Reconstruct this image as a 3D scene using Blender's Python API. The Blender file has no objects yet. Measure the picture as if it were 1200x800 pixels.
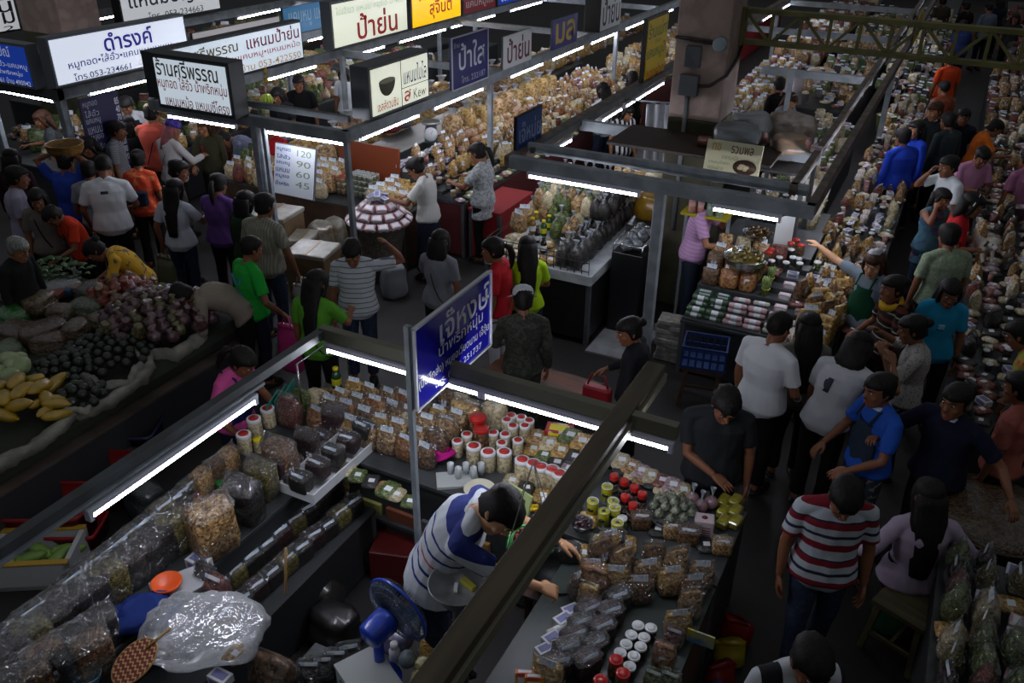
import bpy, math, random
import numpy as np
from mathutils import Vector, Matrix, Euler, noise as mnoise
random.seed(7)
SC = bpy.context.scene
COL = SC.collection
R = math.radians
# ---------------------------------------------------------------- camera, world, exposure
CAM_H, F_PX, PITCH, ROLL, YAW = 4.8, 1016.3, 0.50633, 0.01525, -0.46196
_fw = Vector((math.sin(YAW)*math.cos(PITCH), math.cos(YAW)*math.cos(PITCH), -math.sin(PITCH)))
_r0 = Vector((math.cos(YAW), -math.sin(YAW), 0)); _u0 = _r0.cross(_fw)
_rt = math.cos(ROLL)*_r0 + math.sin(ROLL)*_u0; _up = -math.sin(ROLL)*_r0 + math.cos(ROLL)*_u0
cam_d = bpy.data.cameras.new('camera'); cam = bpy.data.objects.new('camera', cam_d); COL.objects.link(cam)
cam_d.sensor_width = 36; cam_d.lens = F_PX/1200*36; cam_d.clip_end = 200; cam_d.clip_start = .05
mw = Matrix.Identity(4)
for i in range(3): mw[i][0], mw[i][1], mw[i][2] = _rt[i], _up[i], -_fw[i]
mw[2][3] = CAM_H
cam.matrix_world = mw; SC.camera = cam
W = bpy.data.worlds.new('hall_light'); SC.world = W; W.use_nodes = True
_nt = W.node_tree; _bg = _nt.nodes['Background']
_tc = _nt.nodes.new('ShaderNodeTexCoord'); _sx = _nt.nodes.new('ShaderNodeSeparateXYZ'); _cr = _nt.nodes.new('ShaderNodeValToRGB')
_nt.links.new(_tc.outputs['Generated'], _sx.inputs[0]); _nt.links.new(_sx.outputs['Z'], _cr.inputs[0]); _nt.links.new(_cr.outputs[0], _bg.inputs[0])
_cr.color_ramp.elements[0].position = .0; _cr.color_ramp.elements[0].color = (.030,.031,.033,1)
_cr.color_ramp.elements[1].position = .85; _cr.color_ramp.elements[1].color = (.20,.21,.225,1)
_bg.inputs[1].default_value = .92
TUBE_POWER = 60.0
SC.view_settings.view_transform = 'Standard'; SC.view_settings.look = 'None'
SC.view_settings.exposure = 0.0; SC.view_settings.gamma = 1.0; SC.view_settings.use_curve_mapping = False
SC.cycles.max_bounces = 6; SC.cycles.diffuse_bounces = 3; SC.cycles.glossy_bounces = 2; SC.cycles.transparent_max_bounces = 8
SC.cycles.transmission_bounces = 3; SC.cycles.sample_clamp_indirect = 4.0; SC.cycles.caustics_reflective = False; SC.cycles.caustics_refractive = False

def at(px, py, z):
    d = _fw + _rt*((px-600)/F_PX) + _up*(-(py-400)/F_PX)
    t = (z-CAM_H)/d.z
    return Vector((d.x*t, d.y*t, z))
def proj(p):
    q = Vector(p) - Vector((0,0,CAM_H)); c = q.dot(_fw)
    if c < .05: return (-9e3,-9e3,c)
    return (600+F_PX*q.dot(_rt)/c, 400-F_PX*q.dot(_up)/c, c)
def seen(p, m=60):
    x, y, c = proj(p); return c > .05 and -m < x < 1200+m and -m < y < 800+m

# ---------------------------------------------------------------- materials
def lin(c):
    if isinstance(c, str): c = tuple(int(c[i:i+2],16) for i in (0,2,4))
    return tuple(((v/255)/12.92 if v/255 <= .04045 else ((v/255+.055)/1.055)**2.4) for v in c) + (1,)
MATS = {}
def nodes(m):
    nt = m.node_tree; N = nt.nodes; return nt, N, N['Principled BSDF'], nt.links.new
def M(name, col='808080', rough=.55, metal=0, coat=0, spec=.5, emit=None, estr=1, var=0, col2=None, nscale=8, ndet=3, mix=(.4,.6), bump=0, bscale=40, cells=None, alpha=None, trans=0, coatr=.08, cbump=0, cbs=30, stretch=None):
    if name in MATS: return MATS[name]
    m = bpy.data.materials.new(name); m.use_nodes = True; MATS[name] = m
    nt, N, P, L = nodes(m)
    P.inputs['Base Color'].default_value = lin(col); P.inputs['Roughness'].default_value = rough; P.inputs['Metallic'].default_value = metal
    P.inputs['Coat Weight'].default_value = coat; P.inputs['Coat Roughness'].default_value = coatr; P.inputs['Specular IOR Level'].default_value = spec
    if trans: P.inputs['Transmission Weight'].default_value = trans
    if alpha is not None: P.inputs['Alpha'].default_value = alpha
    tc = N.new('ShaderNodeTexCoord'); vec = tc.outputs['Object']
    if stretch:
        mp = N.new('ShaderNodeMapping'); mp.inputs['Scale'].default_value = stretch; L(vec, mp.inputs[0]); vec = mp.outputs[0]
    src = None
    if col2:
        if cells:
            t = N.new('ShaderNodeTexVoronoi'); t.inputs['Scale'].default_value = cells; L(vec, t.inputs['Vector'])
            sp = N.new('ShaderNodeSeparateColor'); L(t.outputs['Color'], sp.inputs[0]); fac = sp.outputs[0]
        else:
            t = N.new('ShaderNodeTexNoise'); t.inputs['Scale'].default_value = nscale; t.inputs['Detail'].default_value = ndet; L(vec, t.inputs['Vector']); fac = t.outputs[0]
        r = N.new('ShaderNodeValToRGB'); L(fac, r.inputs[0])
        cols = [col]+(list(col2) if isinstance(col2, (list,tuple)) else [col2])
        r.color_ramp.elements[0].position = mix[0]; r.color_ramp.elements[0].color = lin(cols[0])
        r.color_ramp.elements[1].position = mix[1]; r.color_ramp.elements[1].color = lin(cols[-1])
        for i, c in enumerate(cols[1:-1]):
            e = r.color_ramp.elements.new(mix[0]+(mix[1]-mix[0])*(i+1)/(len(cols)-1)); e.color = lin(c)
        src = r.outputs[0]
    if var:
        oi = N.new('ShaderNodeObjectInfo'); mr = N.new('ShaderNodeMapRange'); mr.inputs[3].default_value = 1-var; mr.inputs[4].default_value = 1+var; L(oi.outputs['Random'], mr.inputs[0])
        mx = N.new('ShaderNodeMix'); mx.data_type = 'RGBA'; mx.blend_type = 'MULTIPLY'; mx.inputs[0].default_value = 1
        if src: L(src, mx.inputs[6])
        else: mx.inputs[6].default_value = lin(col)
        L(mr.outputs[0], mx.inputs[7]); src = mx.outputs[2]
    if src: L(src, P.inputs['Base Color'])
    if emit:
        P.inputs['Emission Color'].default_value = lin(emit); P.inputs['Emission Strength'].default_value = estr
    if bump:
        if cells:
            b = N.new('ShaderNodeTexVoronoi'); b.inputs['Scale'].default_value = cells; out = b.outputs['Distance']; inv = True
        else:
            b = N.new('ShaderNodeTexNoise'); b.inputs['Scale'].default_value = bscale; b.inputs['Detail'].default_value = 3; out = b.outputs[0]; inv = False
        L(vec, b.inputs['Vector']); bp = N.new('ShaderNodeBump'); bp.inputs['Strength'].default_value = bump; bp.inputs['Distance'].default_value = .01; bp.invert = inv
        L(out, bp.inputs['Height']); L(bp.outputs[0], P.inputs['Normal'])
    if cbump:
        b = N.new('ShaderNodeTexNoise'); b.inputs['Scale'].default_value = cbs; b.inputs['Detail'].default_value = 2; b.inputs['Distortion'].default_value = 1.5; L(vec, b.inputs['Vector'])
        bp = N.new('ShaderNodeBump'); bp.inputs['Strength'].default_value = cbump; bp.inputs['Distance'].default_value = .02
        L(b.outputs[0], bp.inputs['Height']); L(bp.outputs[0], P.inputs['Coat Normal'])
    return m
def film(name, tint='ffffff', clear=.8, rough=.12, bump=1.0, scale=18, haze=.04):
    """thin clear plastic: mostly see-through, glossy crinkles"""
    if name in MATS: return MATS[name]
    m = bpy.data.materials.new(name); m.use_nodes = True; MATS[name] = m
    nt = m.node_tree; N = nt.nodes; L = nt.links.new; N.remove(N['Principled BSDF']); out = N['Material Output']
    tr = N.new('ShaderNodeBsdfTransparent'); tr.inputs[0].default_value = lin(tint)
    gl = N.new('ShaderNodeBsdfGlossy'); gl.inputs['Roughness'].default_value = rough; gl.inputs[0].default_value = (.9,.9,.92,1)
    df = N.new('ShaderNodeBsdfDiffuse'); df.inputs[0].default_value = (.75,.77,.8,1)
    ms = N.new('ShaderNodeMixShader'); ms.inputs[0].default_value = haze; L(gl.outputs[0], ms.inputs[1]); L(df.outputs[0], ms.inputs[2])
    lw = N.new('ShaderNodeLayerWeight'); lw.inputs[0].default_value = .25; mr = N.new('ShaderNodeMapRange'); mr.inputs[3].default_value = 1-clear; mr.inputs[4].default_value = min(1,(1-clear)*1.6+.35); L(lw.outputs['Fresnel'], mr.inputs[0])
    mx = N.new('ShaderNodeMixShader'); L(mr.outputs[0], mx.inputs[0]); L(tr.outputs[0], mx.inputs[1]); L(ms.outputs[0], mx.inputs[2]); L(mx.outputs[0], out.inputs[0])
    tc = N.new('ShaderNodeTexCoord'); nz = N.new('ShaderNodeTexNoise'); nz.inputs['Scale'].default_value = scale; nz.inputs['Detail'].default_value = 2; nz.inputs['Distortion'].default_value = 2
    L(tc.outputs['Object'], nz.inputs['Vector']); bp = N.new('ShaderNodeBump'); bp.inputs['Strength'].default_value = bump; bp.inputs['Distance'].default_value = .04
    L(nz.outputs[0], bp.inputs['Height']); L(bp.outputs[0], gl.inputs['Normal'])
    return m

# ---------------------------------------------------------------- mesh builder
class MB:
    def __init__(s): s.v = []; s.f = []; s.m = []; s.cur = 0; s.sm = []; s.smooth = True
    def add(s, vs, fs, T=None):
        o = len(s.v)
        s.v += [tuple(T @ Vector(p)) for p in vs] if T is not None else [tuple(p) for p in vs]
        for f in fs: s.f.append(tuple(i+o for i in f)); s.m.append(s.cur); s.sm.append(s.smooth)
        return s
    def loft(s, rings, caps=(True,True), closed=True, T=None):
        n = len(rings[0]); vs = [p for r in rings for p in r]; fs = []
        for k in range(len(rings)-1):
            for i in range(n if closed else n-1):
                j = (i+1) % n; fs.append((k*n+i, k*n+j, (k+1)*n+j, (k+1)*n+i))
        if caps[0]: fs.append(tuple(range(n-1,-1,-1)))
        if caps[1]: fs.append(tuple((len(rings)-1)*n+i for i in range(n)))
        return s.add(vs, fs, T)
    def box(s, c, d, rot=None, ch=.12, T=None, taper=1.0):
        x, y, z = d[0]/2, d[1]/2, d[2]/2; b = min(x,y,z)*ch; sm = s.smooth; s.smooth = False
        def ring(zz, i, t): 
            X, Y = (x-i)*t, (y-i)*t
            return [(X-b,-Y,zz),(X,-Y+b,zz),(X,Y-b,zz),(X-b,Y,zz),(-X+b,Y,zz),(-X,Y-b,zz),(-X,-Y+b,zz),(-X+b,-Y,zz)]
        Q = Matrix.Translation(c)
        if rot is not None: Q = Q @ (Matrix.Rotation(rot,4,'Z') if isinstance(rot,(int,float)) else rot)
        if T is not None: Q = T @ Q
        s.loft([ring(-z,b,1), ring(-z+b,0,1), ring(z-b,0,taper), ring(z,b,taper)], T=Q); s.smooth = sm
        return s
    def bar(s, a, b, w, h, ch=.1):
        a, b = Vector(a), Vector(b); d = b-a; l = d.length; zz = d.normalized()
        up = Vector((0,0,1)) if abs(zz.z) < .95 else Vector((0,1,0))
        xx = up.cross(zz).normalized(); yy = zz.cross(xx)
        Q = Matrix((xx,yy,zz)).transposed().to_4x4(); Q.translation = (a+b)/2
        return s.box((0,0,0), (w,h,l), ch=ch, T=Q)
    def lathe(s, prof, n=16, c=(0,0,0), T=None, sx=1, sy=1, wob=None):
        rings = []
        for r, z in prof:
            rings.append([(c[0]+max(r,1e-4)*sx*math.cos(2*math.pi*i/n)*(wob(i,z) if wob else 1), c[1]+max(r,1e-4)*sy*math.sin(2*math.pi*i/n)*(wob(i,z) if wob else 1), c[2]+z) for i in range(n)])
        return s.loft(rings, T=T)
    def tube(s, pts, rad, n=8, caps=(True,True), flat=1.0, T=None):
        pts = [Vector(p) for p in pts]
        if not isinstance(rad,(list,tuple)): rad = [rad]*len(pts)
        rings = []; prev = None
        for k, p in enumerate(pts):
            t = (pts[min(k+1,len(pts)-1)]-pts[max(k-1,0)])
            t = t.normalized() if t.length > 1e-9 else Vector((0,0,1))
            if prev is None: x = t.orthogonal().normalized()
            else:
                x = prev - t*prev.dot(t); x = x.normalized() if x.length > 1e-6 else t.orthogonal().normalized()
            prev = x; y = t.cross(x)
            rings.append([p + (x*math.cos(2*math.pi*i/n) + y*math.sin(2*math.pi*i/n)*flat)*rad[k] for i in range(n)])
        return s.loft(rings, caps, T=T)
    def ball(s, c, r, n=10, m=6, T=None):
        r = r if isinstance(r,(tuple,list)) else (r,r,r)
        rings = []
        for k in range(m+1):
            a = math.pi*k/m; a = min(max(a,.04),math.pi-.04)
            rings.append([(c[0]+r[0]*math.sin(a)*math.cos(2*math.pi*i/n), c[1]+r[1]*math.sin(a)*math.sin(2*math.pi*i/n), c[2]-r[2]*math.cos(a)) for i in range(n)])
        return s.loft(rings, T=T)
    def torus(s, c, R_, r, n=20, m=6, T=None, sx=1, sy=1):
        vs=[];fs=[]
        for i in range(n):
            a=2*math.pi*i/n
            for j in range(m):
                b=2*math.pi*j/m; q=R_+r*math.cos(b); vs.append((c[0]+q*math.cos(a)*sx,c[1]+q*math.sin(a)*sy,c[2]+r*math.sin(b)))
        for i in range(n):
            for j in range(m): fs.append((i*m+j,((i+1)%n)*m+j,((i+1)%n)*m+(j+1)%m,i*m+(j+1)%m))
        return s.add(vs,fs,T)
    def mesh(s, name, mats):
        me = bpy.data.meshes.new(name); me.from_pydata([tuple(p) for p in s.v], [], s.f); 
        for m in (mats if isinstance(mats,(list,tuple)) else [mats]): me.materials.append(m)
        me.polygons.foreach_set('use_smooth', s.sm); me.polygons.foreach_set('material_index', s.m); me.update()
        return me
def jitter(mb, amp, scale=20, seed=0):
    o = Vector((seed*3.1, seed*1.7, seed*.9)); 
    for i, p in enumerate(mb.v):
        n = mnoise.noise_vector(Vector(p)*scale+o); mb.v[i] = (p[0]+n.x*amp, p[1]+n.y*amp, p[2]+n.z*amp)
    return mb

def ob(name, me, mats=None, parent=None, loc=None, rz=0, label=None, cat=None, group=None, kind=None, mat4=None, scale=None):
    if isinstance(me, MB): me = me.mesh(name, mats)
    o = bpy.data.objects.new(name, me); COL.objects.link(o)
    if parent is not None: o.parent = parent
    if mat4 is not None: o.matrix_basis = mat4
    else:
        if loc is not None: o.location = loc
        if rz: o.rotation_euler = (0,0,rz) if not isinstance(rz, tuple) else rz
        if scale is not None: o.scale = scale if isinstance(scale,(tuple,list)) else (scale,)*3
    if label: o['label'] = label
    if cat: o['category'] = cat
    if group: o['group'] = group
    if kind: o['kind'] = kind
    return o
def empty(name, loc, label, cat, rz=0, group=None, scale=None, mat4=None):
    return ob(name, None, None, None, loc, rz, label, cat, group, None, mat4, scale)

# common materials
mGREY = M('grey_painted_steel','8e959a',.45,.0,spec=.4,col2='7a8186',nscale=6,bump=.1)
mDKGREY = M('dark_grey_steel','4c5154',.5,col2='3c4042',nscale=5)
mBROWN = M('brown_weathered_steel','6e6156',.55,col2='51463c',nscale=7,bump=.15)
mOLIVE = M('olive_paint','6d6a35',.55,col2='5b5829',nscale=5)
mBLACK = M('black_paint','121213',.45)
mWHITE = M('white_enamel','e4e6e8',.35)
mCHROME = M('polished_aluminium','c9ccce',.25,metal=1,col2='a9adb0',nscale=9)
mSTEEL = M('dull_steel','8f9396',.38,metal=.9)
mTUBE = M('lit_tube','ffffff',.3,emit='eef1ff',estr=TUBE_POWER)
# ---------------------------------------------------------------- setting
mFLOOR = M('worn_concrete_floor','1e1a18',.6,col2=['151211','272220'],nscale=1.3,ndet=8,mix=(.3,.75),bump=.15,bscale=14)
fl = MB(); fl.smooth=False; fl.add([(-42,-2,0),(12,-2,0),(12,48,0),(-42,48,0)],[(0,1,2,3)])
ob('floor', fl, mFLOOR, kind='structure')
mWALL = M('dim_hall_wall','4a4744',.8,col2='3d3a38',nscale=1.0)
wb = MB(); wb.box((-15,46,3),(54,.2,6)); ob('wall_back', wb, mWALL, kind='structure')
ww = MB(); ww.box((-41,22,3),(.2,48,6)); ob('wall_left', ww, mWALL, kind='structure')
mPINK = M('faded_pink_plaster','a58f85',.75,col2=['96827a','ad978c'],nscale=3,ndet=6,bump=.15,bscale=30)
mOLWALL = M('olive_dado_paint','4e4b36',.7,col2='403d2c',nscale=4)
mPIPE = M('grey_conduit','6e7275',.5)
def pillar(x, y, w, d, name='pillar'):
    p = MB(); p.box((x,y,3.95),(w,d,3.3),ch=.04); r = ob(name, p, mPINK, kind='structure')
    q = MB(); q.box((x,y,1.15),(w+.004,d+.004,2.3),ch=.04); ob('dado', q, mOLWALL, r, kind='structure')
    return r
pil = pillar(-2.53, 9.83, .58, .62)
q = MB(); q.box((-2.60,9.49,2.98),(.17,.06,.22)); ob('meter_box', q, mDKGREY, pil, label='grey electricity meter box')
q = MB(); q.box((-2.61,9.48,2.68),(.21,.08,.22)); ob('fuse_box', q, M('fuse_box_grey','565b5e',.5), pil)
q = MB(); q.tube([(-2.62,9.49,2.6),(-2.62,9.49,1.0)],.025); ob('conduit', q, mPIPE, pil)
q = MB(); q.lathe([(.001,0),(.075,.0),(.075,.05),(.06,.06),(.001,.06)],20,T=Matrix.Translation((-2.33,9.52,3.13))@Matrix.Rotation(R(90),4,'X')); ob('junction_box', q, M('pale_blue_grey_plastic','8fa0a6',.4), pil)
q = MB(); q.tube([(-2.82,9.5,3.17),(-2.5,9.5,3.16),(-2.33,9.5,3.15)],.012); q.tube([(-2.82,9.5,3.15),(-2.33,9.5,3.12)],.010)
q.tube([(-2.5,9.48,2.68),(-2.38,9.47,2.70),(-2.22,9.5,2.82),(-2.21,9.9,2.95),(-2.22,10.1,3.1)],.018); ob('cable', q, M('dark_cable','2a201c',.5), pil)
pillar(-13.1, 9.85, .95, .75, 'pillar')
# roof truss from the pillar over the right aisle
tr = MB(); y0 = 10.0
for z in (3.1,3.42):
    tr.bar((-2.3,y0,z),(5.5,y0,z),.05,.05); tr.bar((-2.3,y0+.07,z),(5.5,y0+.07,z),.03,.05)
n = 26; xs = [-2.22+i*.3 for i in range(n)]
for i, x in enumerate(xs):
    tr.bar((x,y0,3.1),(x,y0,3.42),.035,.03)
    if i < n-1:
        a, b = (3.42,3.1) if i % 2 == 0 else (3.1,3.42)
        tr.bar((x,y0,a),(xs[i+1],y0,b),.03,.03)
tr.box((-2.22,y0,3.26),(.04,.14,.40)); ob('trim_1', tr, mOLIVE, kind='structure')

# ---------------------------------------------------------------- stall frames (each beam and post a part)
def frame(label, beams, posts, mat=None, rzmat=None):
    e = empty('stall_frame', (beams[0][0][0], beams[0][0][1], 0), label, 'stall frame')
    o = Vector(e.location)
    for b in beams:
        p = MB(); p.bar(Vector(b[0])-o, Vector(b[1])-o, b[2], b[3]); ob('beam', p, b[4] if len(b) > 4 else mGREY, e)
    for x, y, z0, z1, w in posts:
        p = MB(); p.box((x-o.x,y-o.y,(z0+z1)/2),(w,w,z1-z0)); p.box((x-o.x,y-o.y,z0+.006),(w*1.8,w*1.8,.012)); ob('post', p, mGREY, e)
    return e
Z = 2.07
FF = frame('grey steel lamp frame standing over the front stall of jars and bags', [
    ((-3.345,.6,Z),(-3.345,3.95,Z),.06,.06,mDKGREY), ((-3.305,.6,Z-.035),(-3.305,3.3,Z-.035),.02,.02), ((-3.36,3.93,Z),(-.93,3.93,Z),.06,.09,M('olive_grey_steel','6c6a5a',.5)),
    ((-1.25,.5,Z+.02),(-1.25,4.5,Z+.02),.115,.07,M('old_brown_timber','5d523f',.6,col2='463d2f',nscale=9,stretch=(1,.1,1))), ((-1.19,.5,Z-.03),(-1.19,4.5,Z-.03),.03,.06,M('olive_grey_steel'))],
    [(-2.40,3.52,0,2.55,.034)])
FM = frame('grey steel frame around the middle stall at the pillar', [
    ((-3.95,7.84,Z),(-.88,7.84,Z),.10,.13), ((-3.9,8.16,Z+.08),(-1.0,8.16,Z+.08),.06,.10,mGREY),
    ((-3.95,7.8,Z),(-3.95,13.2,Z),.12,.12,mBROWN), ((-3.95,13.2,Z),(-3.95,30,Z),.12,.12,mBROWN), ((-3.83,8.1,Z+.06),(-3.83,13,Z+.06),.05,.06,mDKGREY),
    ((-.92,7.8,Z),(-.92,19,Z),.08,.13,mBROWN), ((-.92,19,Z),(-.92,34,Z),.08,.13,mBROWN), ((-1.14,8.1,Z+.08),(-1.14,26,Z+.08),.07,.10,mBROWN),
    ((-3.83,9.42,Z+.03),(-3.08,9.42,Z+.03),.07,.12), ((-1.75,9.42,Z+.03),(-1.1,9.42,Z+.03),.07,.12), ((-2.7,13.8,Z),(-1.1,13.8,Z),.06,.11), ((-3.8,17.5,Z),(-1.1,17.5,Z),.06,.11), ((-3.8,21.5,Z),(-1.1,21.5,Z),.06,.11), ((-3.8,26,Z),(-1.1,26,Z),.06,.11)],
    [(-2.32,7.85,0,2.03,.10),(-2.25,13.8,0,2.05,.07),(-.93,15.0,0,2.0,.08),(-3.95,13.6,0,2.0,.09),(-3.95,21,0,2.0,.08),(-.93,22,0,2.0,.08)])
FL = frame('grey steel frame of the long lamp-lit snack stall row', [
    ((-8.92,7.75,Z),(-5.93,7.75,Z),.08,.13), ((-8.85,8.0,Z+.12),(-6.1,8.0,Z+.12),.06,.07,mDKGREY),
    ((-5.98,7.7,Z),(-5.98,15,Z),.10,.13), ((-5.98,15,Z),(-5.98,30,Z),.10,.13), ((-8.92,7.7,Z),(-8.92,18,Z),.10,.13), ((-8.92,18,Z),(-8.92,30,Z),.10,.13),
    ((-8.9,11.6,Z),(-6.0,11.6,Z),.07,.10), ((-8.9,15.2,Z),(-6.0,15.2,Z),.07,.10), ((-8.9,19,Z),(-6.0,19,Z),.07,.10), ((-8.9,23,Z),(-6.0,23,Z),.07,.10)],
    [(-7.27,7.72,0,2.02,.09),(-7.14,7.72,0,2.02,.05),(-5.97,7.74,0,2.02,.06),(-5.96,11.15,0,2.02,.07),(-5.96,16.2,0,2.02,.07),(-8.9,11.6,0,2.02,.07),(-8.9,16,0,2.02,.07),(-5.96,21.5,0,2.02,.07)])
FL2 = frame('dark steel frame of the left stall row beneath the pale pillar', [
    ((-13.2,7.5,Z),(-10.3,7.5,Z),.10,.14,mDKGREY), ((-10.35,7.45,Z),(-10.35,26,Z),.10,.14), ((-13.15,7.5,Z),(-13.15,26,Z),.10,.14), ((-13.1,11.3,Z),(-10.3,11.3,Z),.07,.1), ((-13.1,15.5,Z),(-10.3,15.5,Z),.07,.1)],
    [(-10.36,7.52,0,2.0,.10),(-11.75,7.5,0,2.0,.07),(-10.36,12,0,2.0,.07),(-10.36,17,0,2.0,.07)])
FL3 = frame('far dark steel stall frame in the top corner behind the left row', [
    ((-15.3,9,Z),(-15.3,26,Z),.10,.14,mDKGREY), ((-18.3,9,Z),(-18.3,26,Z),.10,.14,mDKGREY), ((-18.3,9,Z),(-15.3,9,Z),.1,.14,mDKGREY)], [(-15.3,9,0,2,.08),(-15.3,14,0,2,.08)])

# ---------------------------------------------------------------- tube lamps
ORDL = ['first','second','third','fourth','fifth','sixth']
mFIX = M('lamp_batten_white','c6c8d4',.4)
def lamp(a, b, label, group=None, hang=.0, refl=True):
    a, b = Vector(a), Vector(b); d = (b-a).normalized(); L = (b-a).length; mid = (a+b)/2
    ang = math.atan2(d.y, d.x)
    e = empty('tube_lamp', mid, label, 'lamp', ang, group)
    t = MB(); t.tube([(-L/2+.02,0,0),(L/2-.02,0,0)],.0145,10); ob('tube', t, mTUBE, e)
    f = MB(); f.box((0,0,.036),(L+.03,.045,.03))
    for s in (-1,1): f.box((s*L/2,0,.004),(.025,.04,.05))
    ob('batten', f, mFIX, e)
    return e
ZL = 1.965
P3 = lambda x,y: (x,y,ZL)
lamp(P3(-3.30,2.02), P3(-3.30,3.20), 'lit tube lamp along the left beam of the front stall')
lamp(P3(-3.30,3.9), P3(-2.15,3.9), 'lit tube lamp passing behind the blue shop sign on its pole')
lamp(P3(-2.12,3.9), P3(-.95,3.9), 'lit tube lamp at the right end of the front stall back beam')
lamp(P3(-3.71,7.78), P3(-2.52,7.78), 'lit tube lamp over the dark bottle display of the middle stall')
lamp(P3(-1.78,7.76), P3(-1.16,7.76), 'lit tube lamp above the tins counter right of the grey post')
for i,(y0,y1) in enumerate([(8.56,9.2),(10.15,10.85),(11.0,12.6)]):
    lamp(P3(-3.86,y0), P3(-3.86,y1), 'lit tube lamp under the brown left beam of the middle stall, '+['nearest its corner','beside the white curtain','furthest along'][i])
for i,(y0,y1) in enumerate([(8.02,9.26),(9.62,10.94),(11.8,12.95),(13.3,14.6),(14.95,16.3),(16.7,17.9),(18.5,19.7)]):
    lamp(P3(-5.98,y0), P3(-5.98,y1), ['first','second','third','fourth','fifth','sixth','seventh'][i]+' lit tube lamp from the near corner under the long snack stall beam')
lamp(P3(-7.17,7.74), P3(-6.03,7.78), 'lit tube lamp over the carton stack at the snack stall front')
lamp(P3(-8.65,7.70), P3(-7.57,7.72), 'lit tube lamp beneath the white square lettered light box')
for i,(y0,y1) in enumerate([(9.81,10.98),(11.9,12.85),(13.3,14.9),(15.1,15.7),(16.1,16.9),(17.6,19.2)]):
    lamp(P3(-8.94,y0), P3(-8.94,y1), ['first','second','third','fourth','fifth','sixth'][i]+' lit tube lamp under the far beam with white and yellow light boxes')
lamp(P3(-11.63,7.55), P3(-10.46,7.5), 'lit tube lamp beneath the blue light box at left edge')
for i,(y0,y1) in enumerate([(7.99,9.17),(12.6,13.7),(15,16.2)]):
    lamp(P3(-10.40,y0), P3(-10.40,y1), 'lit tube lamp under the left row beam, '+['below the wide white light box','below the small blue banner','beyond the blue banner'][i])
lamp((-15.3,12.2,ZL), (-15.4,13.6,ZL), 'far lit tube lamp in front of leafy goods at top left')
lamp((-13.1,13.8,ZL), (-13.2,15.4,ZL), 'far lit tube lamp above the blue banner at top left')
for i,(x,y0,y1) in enumerate([(-3.9,19.2,20.2),(-3.9,21.2,22.2),(-3.9,16.1,16.9),(-3.9,24,25.2)]):
    lamp((x,y0,ZL),(x,y1,ZL), 'far lit tube lamp beyond the pillar, '+['second along the beam','third along the beam','first along the beam','fourth along the beam'][i])

for i,(y0,y1) in enumerate([(8.4,9.6),(10.2,11.4),(12.4,13.6),(15.3,16.5),(18.6,19.8),(22.5,23.7)]):
    lamp((-.957,y0,1.948),(-.957,y1,1.948), ORDL[i]+' tube lamp tucked behind the right beam of the middle stall')
# ---------------------------------------------------------------- signs
def textmesh(body, name, mat, ext=.004, bold=0.0):
    cu = bpy.data.curves.new(name, 'FONT'); cu.body = body; cu.size = 1; cu.extrude = 0; cu.offset = bold; cu.resolution_u = 3
    to = bpy.data.objects.new(name, cu); COL.objects.link(to)
    bpy.context.view_layer.update()
    dg = bpy.context.evaluated_depsgraph_get(); me = bpy.data.meshes.new_from_object(to.evaluated_get(dg))
    bpy.data.objects.remove(to); bpy.data.curves.remove(cu)
    me.materials.clear(); me.materials.append(mat)
    return me
def fit(me, x0, y0, x1, y1, zz, slant=0):
    n = len(me.vertices); a = np.empty(n*3); me.vertices.foreach_get('co', a); a = a.reshape(-1,3)
    lo, hi = a.min(0), a.max(0); sz = np.maximum(hi-lo, 1e-6)
    a[:,0] = x0+(a[:,0]-lo[0])/sz[0]*(x1-x0); a[:,1] = y0+(a[:,1]-lo[1])/sz[1]*(y1-y0); a[:,2] = zz
    me.vertices.foreach_set('co', a.ravel()); me.update(); return me
def sign(name, label, pos, u, w, h, dep, face, lines, frame_mat=None, border=.03, rim=None, tilt=0, cat='sign', extra=None, back=None):
    """pos = bottom left corner of the face, u = 'x' (faces -Y) or 'y' (faces +X); lines: (text, x0,y0,x1,y1 as fractions, colour, bold)"""
    rot = {'x': Matrix(((1,0,0),(0,0,-1),(0,1,0))), 'y': Matrix(((0,0,1),(1,0,0),(0,1,0)))}[u].to_4x4()
    e = empty(name, None, label, cat, mat4=Matrix.Translation(pos) @ rot @ Matrix.Rotation(tilt,4,'X'))
    b = border
    c = MB(); c.box((w/2,h/2,-dep/2-.002),(w,h,dep),ch=.05); ob('casing', c, frame_mat or mDKGREY, e)
    p = MB(); p.box((w/2,h/2,.004),(w-2*b,h-2*b,.012),ch=.1); ob('panel', p, face, e)
    if rim:
        r = MB()
        for (x0,y0,x1,y1) in ((0,0,w,.0),(0,h,w,h),(0,0,0,h),(w,0,w,h)): r.bar((x0,y0,.012),(x1,y1,.012),.016,.016)
        ob('rim', r, rim, e)
    for (t,x0,y0,x1,y1,colr,bold) in lines:
        m = M('lettering_'+colr, colr, .5, emit=colr if getattr(face,'name','').startswith('lit') else None, estr=.25)
        me = fit(textmesh(t,'lettering',m,bold=bold), x0*w, y0*h, x1*w, y1*h, .0125); ob('lettering', me, None, e)
    if extra: extra(e, w, h)
    return e
def litface(name, col, s, col2=None):
    return M('lit_'+name, col, .25, emit=col, estr=s)
mBLUE = M('blue_sign_enamel','201c9c',.12,coat=.6)
mNAVY = M('navy_sign_enamel','262a6e',.3)
mLB = litface('white_box','e6eeff',.72); mLB2 = litface('cool_box','d4e2ee',.62); mLBY = litface('cream_box','eef2dc',.62); mYEL = litface('yellow_box','ffc400',.85); mLBB = litface('blue_box','1a3a9a',.55)
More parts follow.
